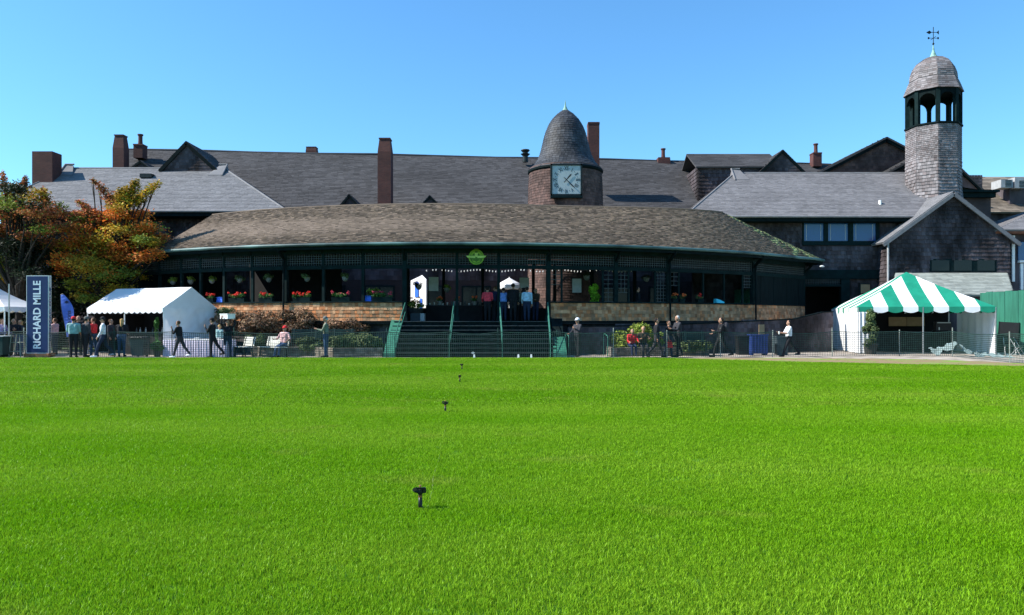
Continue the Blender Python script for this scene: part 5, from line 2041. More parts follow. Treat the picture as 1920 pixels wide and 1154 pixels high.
for k in range(n_ + 1):
    f_ = k / n_
    z = H0 + (H1 - H0) * f_
    xl = px(113.5, FY) - px(124, FY) + (0.30 * (1 - f_) ** 1.3)
    xr = px(139, FY) - px(124, FY) - 0.48 * max(0, (f_ - 0.55) / 0.45) ** 2 - 0.05 * (1 - f_)
    wob = 0.03 * sin(f_ * 7)
    lef.append(V((xl, wob, z)))
    rig.append(V((xr, -wob, z)))
mb.add(lef + rig, [(k, n_ + 1 + k, n_ + 2 + k, k + 1) for k in range(n_)])
mb.build('cloth', 'flag_blue', fl, local=True, fix=False)
mb = MB()
mb.tube([(0.1, 0.03, 0), (-0.02, 0.03, H0)] + [p + V((-0.02, 0.02, 0)) for p in lef] + [lef[-1] + V((0.1, 0.02, 0.04))], 0.018, 6)
mb.build('pole', 'iron', fl, local=True)
mb = MB()
for k in range(4):
    a = pi * k / 4
    mb.prism([(0.05 + 0.16 * cos(a), -0.05, H1 - 0.35 + 0.10 * sin(a)), (0.05 + 0.03 * cos(a + 1.57), -0.05, H1 - 0.35 + 0.03 * sin(a + 1.57)), (0.05 - 0.16 * cos(a), -0.05, H1 - 0.35 - 0.10 * sin(a)), (0.05 + 0.03 * cos(a - 1.57), -0.05, H1 - 0.35 + 0.03 * sin(a - 1.57))], (0, -0.004, 0))
mb.build('emblem', 'letter_dark', fl, local=True)
mx = Matrix.Translation((0.16, -0.05, (H0 + H1) / 2 - 0.05)) @ Matrix.Rotation(-pi / 2, 4, 'Y') @ Matrix.Rotation(pi / 2, 4, 'X')
text_mesh('lettering', 'sions', 0.30, 'letter_dark', fl, mx, 0.003, bold=0.004)

# ------------------------------------------------------------------ foliage helpers
def leaves(mb, rg, centre, rad, n, size, shell=0.55, flat=0.0, m=0, up_bias=0.4):
    cx, cy, cz = centre
    for _ in range(n):
        a = rg.random() * 2 * pi
        zz = rg.uniform(-1, 1)
        r = (shell + (1 - shell) * rg.random()) if rg.random() < 0.8 else rg.random()
        q = sqrt(max(0, 1 - zz * zz))
        d = V((q * cos(a), q * sin(a), zz))
        p = V((cx + rad[0] * d.x * r, cy + rad[1] * d.y * r, cz + rad[2] * d.z * r))
        nr = (d * (1 - up_bias) + V((rg.uniform(-0.7, 0.7), rg.uniform(-0.7, 0.7), rg.uniform(-0.2, 0.9) * (1 + up_bias)))).normalized()
        t = nr.orthogonal().normalized()
        t = (t * cos(a * 3) + nr.cross(t) * sin(a * 3))
        b = nr.cross(t)
        s = size * (0.6 + 0.8 * rg.random())
        mb.add([p - t * s, p + b * s * 0.55 + nr * s * 0.12, p + t * s, p - b * s * 0.55 + nr * s * 0.12], [(0, 1, 2, 3)], m)

def pad(mb, rg, c, r, n, size, m=0):
    """a loose, ragged spray of leaves, densest on its upper side"""
    for _ in range(n):
        p = V((c[0] + r[0] * rg.gauss(0, 0.62), c[1] + r[1] * rg.gauss(0, 0.62), c[2] + r[2] * rg.gauss(0, 0.6)))
        nr = V((rg.gauss(0, 0.5), rg.gauss(0, 0.5), 0.8)).normalized()
        a = rg.random() * 6.283
        t = nr.orthogonal().normalized()
        t = t * cos(a) + nr.cross(t) * sin(a)
        b = nr.cross(t)
        s = size * (0.5 + 0.9 * rg.random())
        mm = m if rg.random() < 0.86 else (3 if m < 3 else m)
        mb.add([p - t * s, p + b * s * 0.6 - nr * s * 0.15, p + t * s, p - b * s * 0.6 - nr * s * 0.15], [(0, 1, 2, 3)], mm)

def branch(mb, rg, p, d, l, r, depth, tips, n=6):
    pts, rs = [p], [r]
    q = p.copy()
    dd = d.copy()
    for k in range(3):
        dd = (dd + V((rg.uniform(-0.18, 0.18), rg.uniform(-0.18, 0.18), rg.uniform(-0.05, 0.12)))).normalized()
        q = q + dd * (l / 3)
        pts.append(q.copy())
        rs.append(r * (1 - 0.16 * (k + 1)))
    mb.tube(pts, rs, n, caps=False)
    if depth == 0:
        tips.append(q)
        return
    for k in range(rg.choice((2, 3))):
        a = rg.random() * 2 * pi
        sp = rg.uniform(0.4, 0.85)
        nd = (dd + V((cos(a) * sp, sin(a) * sp, rg.uniform(-0.1, 0.35)))).normalized()
        branch(mb, rg, q, nd, l * rg.uniform(0.62, 0.82), rs[-1] * 0.66, depth - 1, tips, max(4, n - 1))

def tree(name, label, base, clumps, leafset, nleaf, size, seed, th=2.2, lean=(0, 0), group=None):
    """clumps: list of (centre, radii, material index)"""
    rg = random.Random(seed)
    t = thing(name, label, 'tree', base, 0, group)
    mb = MB()
    b = V(base)
    fork = b + V((lean[0], lean[1], th))
    mb.tube([b + V((0, 0, -0.1)), b + V((lean[0] * 0.4, lean[1] * 0.4, th * 0.5)), fork], [0.24, 0.17, 0.14], 10)
    for (c, r, m) in clumps[::2]:
        c = V(c)
        mid = fork.lerp(c, 0.5) + V((rg.uniform(-0.3, 0.3), rg.uniform(-0.3, 0.3), 0.25))
        mb.tube([fork, mid, c], [0.085, 0.05, 0.015], 6)
        for _ in range(3):
            e = c + V((rg.uniform(-1, 1) * r[0], rg.uniform(-1, 1) * r[1], rg.uniform(-0.3, 0.9) * r[2]))
            mb.tube([mid.lerp(c, 0.6), e], [0.025, 0.006], 4)
    mb.build('trunk', 'bark', t, fix=False)
    mb = MB()
    for (c, r, m) in clumps:
        vol = (r[0] * r[1] * r[2]) ** (2 / 3)
        pad(mb, rg, c, r, int(nleaf * vol), size, m=m)
    mb.build('crown', leafset, t, fix=False)
    return t
def mk_clumps(rg, spots, Y, dy):
    """spots: (u, v, radius px, material index)"""
    out = []
    for (u, v, r, m) in spots:
        y = Y + rg.uniform(-dy, dy)
        rr = r / F * Y
        out.append((tuple(P(u, v, y)), (rr, rr * 1.0, rr * 0.62), m))
    return out
rg = random.Random(77)
LS = ['leaf_orange', 'leaf_rust', 'leaf_gold', 'leaf_green', 'leaf_dark']
TY1 = 39.2
spots = []
for (u, v, r, m) in ((215, 432, 38, 0), (165, 470, 34, 0), (258, 440, 34, 0), (205, 470, 36, 1), (150, 440, 28, 0), (245, 480, 34, 0), (290, 450, 26, 0), (180, 410, 28, 1),
                     (225, 400, 26, 0), (262, 405, 22, 0), (252, 372, 20, 2), (232, 378, 18, 1), (185, 500, 34, 2), (150, 510, 24, 0), (225, 510, 34, 3), (200, 540, 30, 3), (160, 535, 22, 3),
                     (265, 510, 26, 2), (235, 550, 24, 2), (215, 570, 18, 2), (285, 480, 24, 0), (300, 462, 18, 0), (130, 455, 24, 1), (138, 485, 24, 0), (195, 455, 26, 2), (270, 462, 28, 2), (175, 555, 20, 3)):
    spots.append((u - 9, v, r * 0.95, m))
cl = mk_clumps(rg, spots, TY1, 1.3)
extra = []
for (c, r, m) in cl:       # break every mass into smaller pads
    for k in range(4):
        a = rg.random() * 6.283
        extra.append(((c[0] + cos(a) * r[0] * 0.8, c[1] + sin(a) * r[1] * 0.8, c[2] + rg.uniform(-0.7, 0.7) * r[2]), (r[0] * 0.55, r[1] * 0.55, r[2] * 0.42), m if rg.random() < 0.72 else rg.choice((0, 2, 3))))
for (u0, v0, u1, v1) in ((228, 392, 175, 338), (250, 380, 297, 343), (238, 370, 255, 340), (192, 412, 148, 378), (225, 385, 228, 355)):   # feathered upper sprays
    n_ = 9
    for k in range(n_):
        f_ = k / (n_ - 1)
        c = P(u0 + (u1 - u0) * f_, v0 + (v1 - v0) * f_, TY1 - 0.3)
        s = 0.26 * (1 - 0.6 * f_) + 0.05
        extra.append((tuple(c), (s, s, s * 0.7), 1 if u1 < 200 else 2))
tree('maple_tree', 'orange and green autumn maple behind the white tent', (px(205, TY1), TY1, 0), extra + cl[::3], LS, 3000, 0.068, 78, th=2.4)
TY2 = 37.8
spots = [(20, 380, 34, 3), (50, 365, 28, 2), (-10, 395, 36, 1), (75, 395, 24, 1), (95, 425, 28, 1), (45, 420, 36, 4), (10, 440, 34, 1), (70, 450, 30, 1), (100, 390, 20, 1), (30, 470, 34, 4), (0, 500, 30, 2), (65, 490, 30, 4), (95, 470, 26, 4), (15, 355, 20, 2), (-40, 430, 40, 1), (-60, 470, 40, 4), (35, 510, 24, 4), (115, 400, 16, 1), (-70, 400, 40, 1), (5, 520, 22, 2)]
cl = mk_clumps(rg, spots, TY2, 1.4)
extra = []
for (c, r, m) in cl:
    for k in range(4):
        a = rg.random() * 6.283
        extra.append(((c[0] + cos(a) * r[0] * 0.8, c[1] + sin(a) * r[1] * 0.8, c[2] + rg.uniform(-0.7, 0.7) * r[2]), (r[0] * 0.55, r[1] * 0.55, r[2] * 0.42), m if rg.random() < 0.7 else rg.choice((1, 3, 4))))
for (u0, v0, u1, v1) in ((88, 385, 82, 355), (10, 360, 5, 325), (42, 355, 48, 335)):
    for k in range(6):
        f_ = k / 5
        c = P(u0 + (u1 - u0) * f_, v0 + (v1 - v0) * f_, TY2)
        s = 0.2 * (1 - 0.6 * f_) + 0.04
        extra.append((tuple(c), (s, s, s), 1))
tree('maple_tree', 'darker rust and green tree at the left picture edge behind the navy banner', (px(35, TY2), TY2, 0), extra + cl[::3], LS, 2600, 0.068, 79, th=2.4)
# dark trees added behind them to fill the black shade
for k, (u, Y, lb, w_) in enumerate(((-20, 41.3, 'added dark shade filler behind the tree at the left picture edge', 2.4), (110, 41.0, 'added dark shade filler seen between the two autumn trees', 2.3), (225, 41.6, 'added dark shade filler hidden behind the orange maple', 2.2))):
    b = V((px(u, Y), Y, 0))
    t = thing('shade_filler_tree', lb, 'tree', tuple(b), 0, 'added dark shade fillers behind the autumn trees')
    mb = MB()
    mb.tube([b, b + V((0, 0, 5))], [0.16, 0.05], 8)
    mb.build('trunk', 'bark', t)
    mb = MB()
    r2 = random.Random(90 + k)
    for j in range(60):
        f_ = r2.random()
        a = r2.random() * 6.283
        rr = w_ * (1 - f_ ** 2 * 0.6) * r2.uniform(0.3, 0.9)
        leaves(mb, r2, (b.x + rr * cos(a), b.y + rr * 0.5 * sin(a), 0.4 + 5.6 * f_), (0.7, 0.6, 0.5), 130, 0.10)
    mb.build('crown', 'leaf_dark', t, fix=False)

def shrub(name, label, c, r, n, size, m, seed, group=None, stems=5):
    rg = random.Random(seed)
    t = thing(name, label, 'shrub', (c[0], c[1], 0), 0, group)
    mb = MB()
    for k in range(stems):
        a = rg.random() * 6.283
        e = V((c[0] + cos(a) * r[0] * 0.6, c[1] + sin(a) * r[1] * 0.6, c[2] + r[2] * 0.4))
        mb.tube([(c[0] + cos(a) * 0.08, c[1] + sin(a) * 0.08, max(0, c[2] - r[2])), ((c[0] + e.x) / 2, (c[1] + e.y) / 2, c[2] - 0.1), e], [0.02, 0.014, 0.006], 5)
    mb.build('stems', 'bark', t)
    mb = MB()
    for k in range(14):
        a, zz = rg.random() * 6.283, rg.uniform(-0.75, 0.75)
        f_ = sqrt(1 - zz * zz * 0.8) * rg.uniform(0.45, 0.8)
        leaves(mb, rg, (c[0] + r[0] * f_ * cos(a), c[1] + r[1] * f_ * sin(a), c[2] + r[2] * zz), (r[0] * 0.42, r[1] * 0.42, r[2] * 0.4), n // 14, size)
    mb.build('foliage', m, t, fix=False)
    return t
for k, (u, v, ru, rv, Y, m, lb) in enumerate((
        (440, 602, 30, 20, 35.9, 'leaf_brown', 'tall dark bronze shrub nearest the white tent below the piazza'),
        (428, 592, 20, 12, 36.3, 'leaf_olive', 'small olive shrub top showing behind the bronze shrub by the white tent'),
        (492, 612, 32, 24, 35.5, 'leaf_brown', 'bronze shrub behind the white benches'),
        (545, 606, 34, 26, 35.5, 'leaf_brown', 'largest bronze shrub behind the seated man in red cap'),
        (598, 614, 30, 22, 35.5, 'leaf_brown', 'bronze shrub behind the man standing in grey shirt'),
        (655, 615, 36, 18, 35.2, 'leaf_brown', 'reddish low shrub left of the stairs'),
        (640, 644, 30, 14, 34.2, 'leaf_olive', 'dark green shrub in the stone planter right of the standing man'),
        (690, 642, 28, 16, 34.2, 'leaf_olive', 'dark green shrub in the stone planter against the stairs'),
        (583, 646, 24, 12, 34.2, 'leaf_olive', 'dark green shrub in the stone planter left of the standing man'),
        (480, 640, 16, 14, 34.6, 'leaf_olive', 'green shrub between the two white benches'),
        (1180, 636, 34, 24, 34.8, 'leaf_lime', 'yellow green hydrangea shrub beside the stairs behind the seated pair'),
        (1222, 642, 20, 16, 34.8, 'leaf_lime', 'smaller yellow green shrub right of the seated pair'),
        (1300, 650, 34, 8, 34.6, 'leaf_olive', 'low dark plants in the planter along the ramp wall'))):
    c = P(u, v, Y)
    shrub('shrub', lb, tuple(c), (ru * 1.22 / F * Y, min(0.8, ru / F * Y), rv * 1.22 / F * Y), 3600 if ru > 22 else 1800, 0.06, m, 600 + k)

# ------------------------------------------------------------------ stone planters
def stone_wall(t, a, b, h, d, seed):
    a, b = V((a[0], a[1], 0)), V((b[0], b[1], 0))
    ax = (b - a)
    L_ = ax.length
    ax.normalize()
    nr = V((ax.y, -ax.x, 0))
    rg = random.Random(seed)
    rz = atan2(ax.y, ax.x)
    core = MB()
    core.box((a + b) / 2 - nr * (d / 2) + V((0, 0, h / 2 - 0.02)), (L_, d - 0.05, h - 0.04), rz=rz)
    core.build('wall_core', 'mortar', t)
    mb = MB()
    z = 0.0
    while z < h - 0.03:
        hh = min(rg.uniform(0.08, 0.15), h - z)
        s = 0.0
        while s < L_ - 0.02:
            w = min(rg.uniform(0.14, 0.42), L_ - s)
            c = a + ax * (s + w / 2) - nr * (d * 0.25 - rg.uniform(0, 0.03)) + V((0, 0, z + hh / 2))
            mb.box(c, (w - 0.014, d * 0.5, hh - 0.014), rz=rz + rg.uniform(-0.03, 0.03))
            s += w
        z += hh
    mb.build('stones', 'stone', t, kind='stuff')
def planter(label, pts, h, seed):
    t = thing('stone_planter', label, 'planter', tuple(pts[0]) + (0,))
    for k in range(len(pts) - 1):
        stone_wall(t, pts[k], pts[k + 1], h, 0.3, seed + k)
    return t
pl = []
for u, v in ((470, 669.5), (484, 670), (503, 668.5), (582, 669.5), (585, 668), (624, 671), (720, 670.5)):
    Y = gy(v) + 0.55
    pl.append((px(u, Y), Y))
pl = [(px(470, 33.9), 33.9), (px(483, 33.9), 33.9), (px(503, 33.2), 33.2), (px(580, 33.9), 33.9), (px(625, 32.9), 32.9), (px(718, 33.5), 33.5)]
planter('low dry stone planter wall with stepped front between the benches and the stairs', pl, 0.42, 700)
planter('low stone planter wall right of the stairs behind the seated pair', [(px(1138, 34.6), 34.6), (px(1146, 33.3), 33.3), (px(1330, 34.4), 34.4)], 0.40, 720)
# ------------------------------------------------------------------ benches
def bench(label, p, rz, w, m, group):
    t = thing('bench', label, 'bench', p, rz, group)
    for k in range(4):
        mb = MB()
        mb.box((0, -0.18 + k * 0.12, 0.44 - 0.01 * (k == 3)), (w, 0.1, 0.03))
        mb.build('seat_slat', m, t, local=True)
    for k in range(4):
        mb = MB()
        mb.box((0, 0.27 + k * 0.025, 0.53 + k * 0.105), (w, 0.025, 0.09))
        mb.build('back_slat', m, t, local=True)
    for s in (-1, 1):
        mb = MB()
        x = s * (w / 2 - 0.12)
        mb.beam((x, -0.2, 0), (x, -0.18, 0.42), 0.05, 0.05)
        mb.beam((x, 0.28, 0), (x, 0.22, 0.44), 0.05, 0.05)
        mb.beam((x, 0.24, 0.42), (x, 0.36, 0.92), 0.05, 0.04)
        mb.beam((x, -0.2, 0.41), (x, 0.24, 0.40), 0.05, 0.04)
        mb.build('frame', 'bench_green' if m == 'bench_green' else 'iron', t, local=True)
    return t
bench('short white slatted bench beside the man carrying a box', (px(456, 33.1), 33.1, 0), -0.75, 0.95, 'bench_white', 'white benches before the planter')
bench('longer white slatted bench where the man in red cap sits', (px(511, 33.0), 33.0, 0), -0.6, 1.5, 'bench_white', 'white benches before the planter')
for k, (u, Y, rz, lb) in enumerate(((565, 34.3, 0.05, 'dark green slatted bench left of the man standing by the planter'), (605, 34.2, -0.02, 'dark green slatted bench behind the man standing by the planter'), (640, 34.1, -0.05, 'dark green slatted bench right of the man standing by the planter'), (1305, 34.0, 0.12, 'dark green slatted bench against the ramp wall right of the three walkers'))):
    bench(lb, (px(u, Y), Y, 0.32 if u < 1000 else 0.22), rz, 1.05, 'bench_green', 'dark green benches')

# ------------------------------------------------------------------ flowers, pots
def flower_box(label, p, rz, w, pet, seed, group, green='leaf_fresh', h=0.2, tall=0.22, npet=60):
    rg = random.Random(seed)
    t = thing('flower_box', label, 'flower box', p, rz, group)
    mb = MB()
    mb.add([(-w / 2, -0.09, 0), (w / 2, -0.09, 0), (w / 2, 0.09, 0), (-w / 2, 0.09, 0), (-w / 2 - 0.02, -0.12, h), (w / 2 + 0.02, -0.12, h), (w / 2 + 0.02, 0.12, h), (-w / 2 - 0.02, 0.12, h)],
           [(0, 3, 2, 1), (0, 1, 5, 4), (1, 2, 6, 5), (2, 3, 7, 6), (3, 0, 4, 7), (4, 5, 6, 7)])
    mb.build('trough', 'trim_green', t, local=True)
    mb = MB()
    for k in range(int(6 * w / 0.6) + 2):
        leaves(mb, rg, (rg.uniform(-w / 2, w / 2), rg.uniform(-0.1, 0.05), h + tall * rg.uniform(0.2, 0.7)), (0.13, 0.13, 0.1), 50, 0.032)
    mb.build('foliage', green, t, local=True, fix=False)
    mb = MB()
    for k in range(int(9 * w / 0.6) + 3):
        c = (rg.uniform(-w / 2, w / 2), rg.uniform(-0.16, 0.04), h + tall * rg.uniform(0.55, 1.25))
        leaves(mb, rg, c, (0.06, 0.06, 0.05), npet // 2, 0.026, up_bias=0.0)
    mb.build('blossoms', pet, t, local=True, fix=False)
    return t
for k, (u, w, pet, lb) in enumerate(((396, 0.45, 'petal_red', 'small red geranium clump on the sill beside the white tent gable'), (446, 0.95, 'petal_red', 'wide red geranium box on the sill right of the white tent'), (500, 0.75, 'petal_red', 'red geranium box in a green trough, third from the tent'),
                                     (567, 0.9, 'petal_red', 'red geranium box just right of the downspout'), (640, 0.9, 'petal_pink', 'dim pink geranium box in the bay before the tall yellow plant'), (718, 0.95, 'petal_pink', 'pink geranium box in the bay left of the stairs'))):
    t = th_of(u, RW)
    q = rp(RW + 0.02, t, ZS + 0.035)
    flower_box(lb, tuple(q), t, w, pet, 800 + k, 'geranium boxes on the sill')
for k, (u, pet, lb) in enumerate(((1265, 'petal_orange', 'orange flowers on the right sill, leftmost of three'), (1279, 'petal_orange', 'orange flowers on the right sill, middle of three'), (1312, 'petal_red', 'red orange flowers on the right sill, rightmost of three'))):
    t = th_of(u, RW)
    flower_box(lb, tuple(rp(RW - 0.05, t, ZS + 0.035)), t, 0.3, pet, 830 + k, 'small flower boxes on the right sill', green='leaf_olive')
def basket(label, p, seed, m, s=1.0):
    rg = random.Random(seed)
    t = thing('hanging_basket', label, 'basket', p, 0, 'hanging baskets under the piazza roof')
    mb = MB()
    mb.lathe([(0.06 * s, -0.2 * s), (0.13 * s, -0.12 * s), (0.16 * s, 0), (0.17 * s, 0.02)], 10)
    mb.build('bowl', 'basket_grey', t, local=True)
    mb = MB()
    for k in range(3):
        a = k * 2.094
        mb.tube([(0.16 * s * cos(a), 0.16 * s * sin(a), 0), (0, 0, 0.62)], 0.006, 4)
    mb.tube([(0, 0, 0.6), (0, 0, 1.2)], 0.006, 4)
    mb.build('hanger', 'iron', t, local=True)
    mb = MB()
    for k in range(7):
        leaves(mb, rg, (rg.uniform(-0.17, 0.17), rg.uniform(-0.17, 0.17), rg.uniform(-0.02, 0.16)), (0.14, 0.14, 0.1), 60, 0.034)
    mb.build('foliage', m, t, local=True, fix=False)
    return t
ords = ['first', 'second', 'third', 'fourth', 'fifth', 'sixth', 'seventh']
for k, u in enumerate((326, 359, 399, 451, 505, 577, 648)):
    t = th_of(u, RW - 0.5)
    basket('hanging flower basket under the piazza roof, %s from its left end' % ords[k], tuple(rp(RW - 0.45, t, 3.72)), 850 + k, ['leaf_lime', 'leaf_lime', 'leaf_lime', 'leaf_olive', 'leaf_olive', 'leaf_olive', 'leaf_olive'][k])
for k, (u, v, Y, lb) in enumerate(((785, 536, 39.5, 'hanging basket in the entrance bay before the white courtyard tent'), (838, 541, 39.5, 'yellow green hanging basket left of the entrance post'), (1100, 518, 38.0, 'dark hanging basket in the bay right of the stairs'), (1212, 521, 39.0, 'dark hanging basket in the second bay right of the stairs'))):
    basket(lb, tuple(P(u, v, Y)), 870 + k, ['leaf_dark', 'leaf_lime', 'leaf_dark', 'leaf_dark'][k], 1.1)
def potted(name, label, p, pot_r, pot_h, fol, n, size, m, seed, cone=False, potm='terracotta'):
    rg = random.Random(seed)
    t = thing(name, label, 'potted plant', p)
    mb = MB()
    mb.lathe([(pot_r * 0.72, 0), (pot_r * 0.95, pot_h * 0.85), (pot_r * 1.06, pot_h * 0.86), (pot_r * 1.06, pot_h), (pot_r * 0.9, pot_h)], 14)
    mb.build('pot', potm, t, local=True)
    mb = MB()
    mb.tube([(0, 0, pot_h * 0.8), (0.02, 0, pot_h + fol[2])], [0.03, 0.012], 6)
    mb.build('stem', 'bark', t, local=True)
    mb = MB()
    for k in range(18):
        f_ = rg.random()
        a = rg.random() * 6.283
        rr = fol[0] * (1 - 0.75 * f_ if cone else sqrt(max(0.05, 1 - (2 * f_ - 1) ** 2))) * rg.uniform(0.2, 0.75)
        leaves(mb, rg, (rr * cos(a), rr * sin(a), pot_h + 0.05 + fol[2] * f_), (fol[0] * 0.42, fol[0] * 0.42, fol[2] * 0.12 + 0.04), n // 18, size)
    mb.build('foliage', m, t, local=True, fix=False)
    return t
potted('potted_plant', 'bushy green potted plant between the bin and the skirted table', (px(295, 33.2), 33.2, 0), 0.17, 0.25, (0.30, 0.3, 0.34), 1500, 0.045, 'leaf_fresh', 900)
potted('potted_cypress', 'slim dark potted cypress inside the white tent opening', (px(294, 34.2), 34.2, 0), 0.17, 0.3, (0.18, 0.18, 1.35), 1500, 0.04, 'leaf_fresh', 901, True)
potted('potted_bush', 'tall leafy bush in a dark pot at the striped tent corner', (px(1632, 35.6), 35.6, 0), 0.33, 0.5, (0.45, 0.45, 1.45), 2600, 0.06, 'leaf_olive', 902, True)
q = P(1114, 566, 37.0)
potted('potted_conifer', 'bright green potted conifer in the bay right of the stairs', (q.x, q.y, ZF), 0.16, 0.7, (0.42, 0.42, 1.1), 2200, 0.05, 'leaf_vivid', 903, True)
q = P(700, 566, 36.6)
potted('tall_yellow_plant', 'tall yellow green plant behind the pink geraniums left of the stairs', (q.x, q.y, ZF), 0.18, 0.75, (0.5, 0.35, 0.75), 1200, 0.07, 'leaf_lime', 904)
for k, (u, lb) in enumerate(((825, 'red orange flower pot on the black table, leftmost'), (856, 'red orange flower pot on the black table, beside the entrance post'), (890, 'red orange flower pot on the black table, rightmost, beside the woman in red'))):
    q = P(u, 570, 38.4)
    t = thing('flower_pot', lb, 'flower pot', (q.x, q.y, 2.42), 0, 'flower pots on the entrance table')
    rg = random.Random(910 + k)
    mb = MB()
    mb.lathe([(0.09, 0), (0.13, 0.18), (0.14, 0.2)], 10)
    mb.build('pot', 'steel', t, local=True)
    mb = MB()
    for j in range(5):
        leaves(mb, rg, (rg.uniform(-0.12, 0.12), rg.uniform(-0.1, 0.1), 0.28), (0.1, 0.1, 0.08), 40, 0.03)
    mb.build('foliage', 'leaf_fresh', t, local=True, fix=False)
    mb = MB()
    for j in range(7):
        leaves(mb, rg, (rg.uniform(-0.14, 0.14), rg.uniform(-0.12, 0.08), rg.uniform(0.32, 0.44)), (0.06, 0.06, 0.05), 30, 0.026)
    mb.build('blossoms', 'petal_orange', t, local=True, fix=False)
t = thing('planter_bowl', 'large dark planter with orange flowers at the left of the entrance', 'planter', (px(780, 37.6), 37.6, ZF))
rg = random.Random(920)
mb = MB()
mb.lathe([(0.22, 0), (0.3, 0.3), (0.42, 0.62), (0.44, 0.66)], 14)
mb.build('bowl', 'terracotta', t, local=True)
mb = MB()
for j in range(12):
    leaves(mb, rg, (rg.uniform(-0.4, 0.4), rg.uniform(-0.3, 0.3), rg.uniform(0.7, 0.95)), (0.16, 0.16, 0.12), 60, 0.045)
mb.build('foliage', 'leaf_lime', t, local=True, fix=False)
mb = MB()
for j in range(8):
    leaves(mb, rg, (rg.uniform(-0.2, 0.2), rg.uniform(-0.25, 0.1), rg.uniform(0.95, 1.2)), (0.07, 0.07, 0.06), 30, 0.03)
mb.build('blossoms', 'petal_orange', t, local=True, fix=False)

# ------------------------------------------------------------------ things on the piazza and in the courtyard
ta, tb_ = px(800, 38.6), px(905, 38.6)
t = thing('entrance_table', 'black draped table across the piazza entrance', 'table', ((ta + tb_) / 2, 38.6, ZF))
mb = MB()
mb.box((0, 0, 0.4), (tb_ - ta, 0.8, 0.8))
mb.build('drape', 'black_cloth', t, local=True)
mb = MB()
mb.box((0, 0, 0.815), (tb_ - ta + 0.06, 0.86, 0.025))
mb.build('top', 'bin_black', t, local=True)
for k in range(12):
    u = 806 + k * 8.2
    q = P(u, 570, 38.35 + 0.1 * (k % 3))
    mb = MB()
    hh = 0.10 + 0.05 * (k % 3)
    mb.lathe([(0.035, 0), (0.05, hh), (0.045, hh)], 8, (q.x, q.y, 2.412))
    tag(mb.build('glass_jar', ['basket_white', 'steel', 'bin_grey'][k % 3]), 'small pale glass in the row along the black entrance table', 'glass', 'glasses on the entrance table')
t = thing('crate', 'dark crate with white side panel on the floor left of the entrance', 'crate', (px(783, 37.0), 37.0, ZF))
mb = MB()
mb.box((-0.08, 0, 0.2), (0.5, 0.4, 0.4))
mb.build('body', 'bin_grey', t, local=True)
mb = MB()
mb.box((0.27, -0.05, 0.2), (0.2, 0.5, 0.38))
mb.build('side_panel', 'basket_white', t, local=True)
for k, (u0, u1, v0, v1, Y, lb) in enumerate(((804, 822, 520, 546, 39.2, 'pale notice board hanging in the left entrance bay'), (974, 992, 521, 540, 39.6, 'pale notice board above the people at the entrance'), (1073, 1090, 523, 549, 38.6, 'tall pale notice board in the bay right of the stairs'))):
    c = P((u0 + u1) / 2, (v0 + v1) / 2, Y)
    t = thing('notice_board', lb, 'notice board', tuple(c))
    w_, h_ = (u1 - u0) / F * Y, (v1 - v0) / F * Y
    mb = MB()
    mb.box((0, 0, 0), (w_, 0.03, h_))
    mb.build('sheet', 'basket_white', t, local=True)
    mb = MB()
    for s in (-1, 1):
        mb.tube([(s * w_ * 0.4, 0, h_ / 2), (s * w_ * 0.4, 0, 5.06 - c.z)], 0.006, 4)
    mb.build('hanger', 'iron', t, local=True)
for k, (u, v, lb) in enumerate(((415, 566, 'bright blue cloth folded on the sill by the geraniums near the tent'), (690, 560, 'bright blue crate on the sill below the yellow plant'))):
    t = th_of(u, RW - 0.25)
    q = rp(RW - 0.2, t, ZS + 0.036)
    o_ = thing('blue_crate', lb, 'crate', tuple(q), t)
    mb = MB()
    mb.add([(-0.2, -0.1, 0), (0.2, -0.1, 0), (0.2, 0.1, 0), (-0.2, 0.1, 0), (-0.15, -0.08, 0.26), (0.18, -0.08, 0.24), (0.18, 0.08, 0.24), (-0.15, 0.08, 0.26)], [(0, 1, 5, 4), (1, 2, 6, 5), (2, 3, 7, 6), (3, 0, 4, 7), (4, 5, 6, 7), (0, 3, 2, 1)])
    mb.build('body', 'bright_blue', o_, local=True)
    mb = MB()
    mb.box((0, 0, 0.255), (0.4, 0.24, 0.02))
    mb.build('rim', 'bright_blue', o_, local=True)
t = th_of(1347, RW - 0.2)
q = rp(RW - 0.15, t, ZS + 0.04)
o_ = thing('cyan_cover', 'bright cyan folded cover lying on the right sill', 'cover', tuple(q), t)
mb = MB()
mb.add([(-0.3, -0.12, 0), (0.28, -0.12, 0), (0.28, 0.12, 0), (-0.3, 0.12, 0), (-0.3, -0.08, 0.22), (-0.05, -0.08, 0.18), (0.28, -0.1, 0.06), (0.28, 0.1, 0.06), (-0.05, 0.08, 0.18), (-0.3, 0.08, 0.22)],
       [(0, 1, 6, 5, 4), (3, 9, 8, 7, 2), (4, 5, 8, 9), (5, 6, 7, 8), (1, 2, 7, 6), (0, 4, 9, 3), (0, 3, 2, 1)])
mb.build('cloth', 'cyan', o_, local=True)
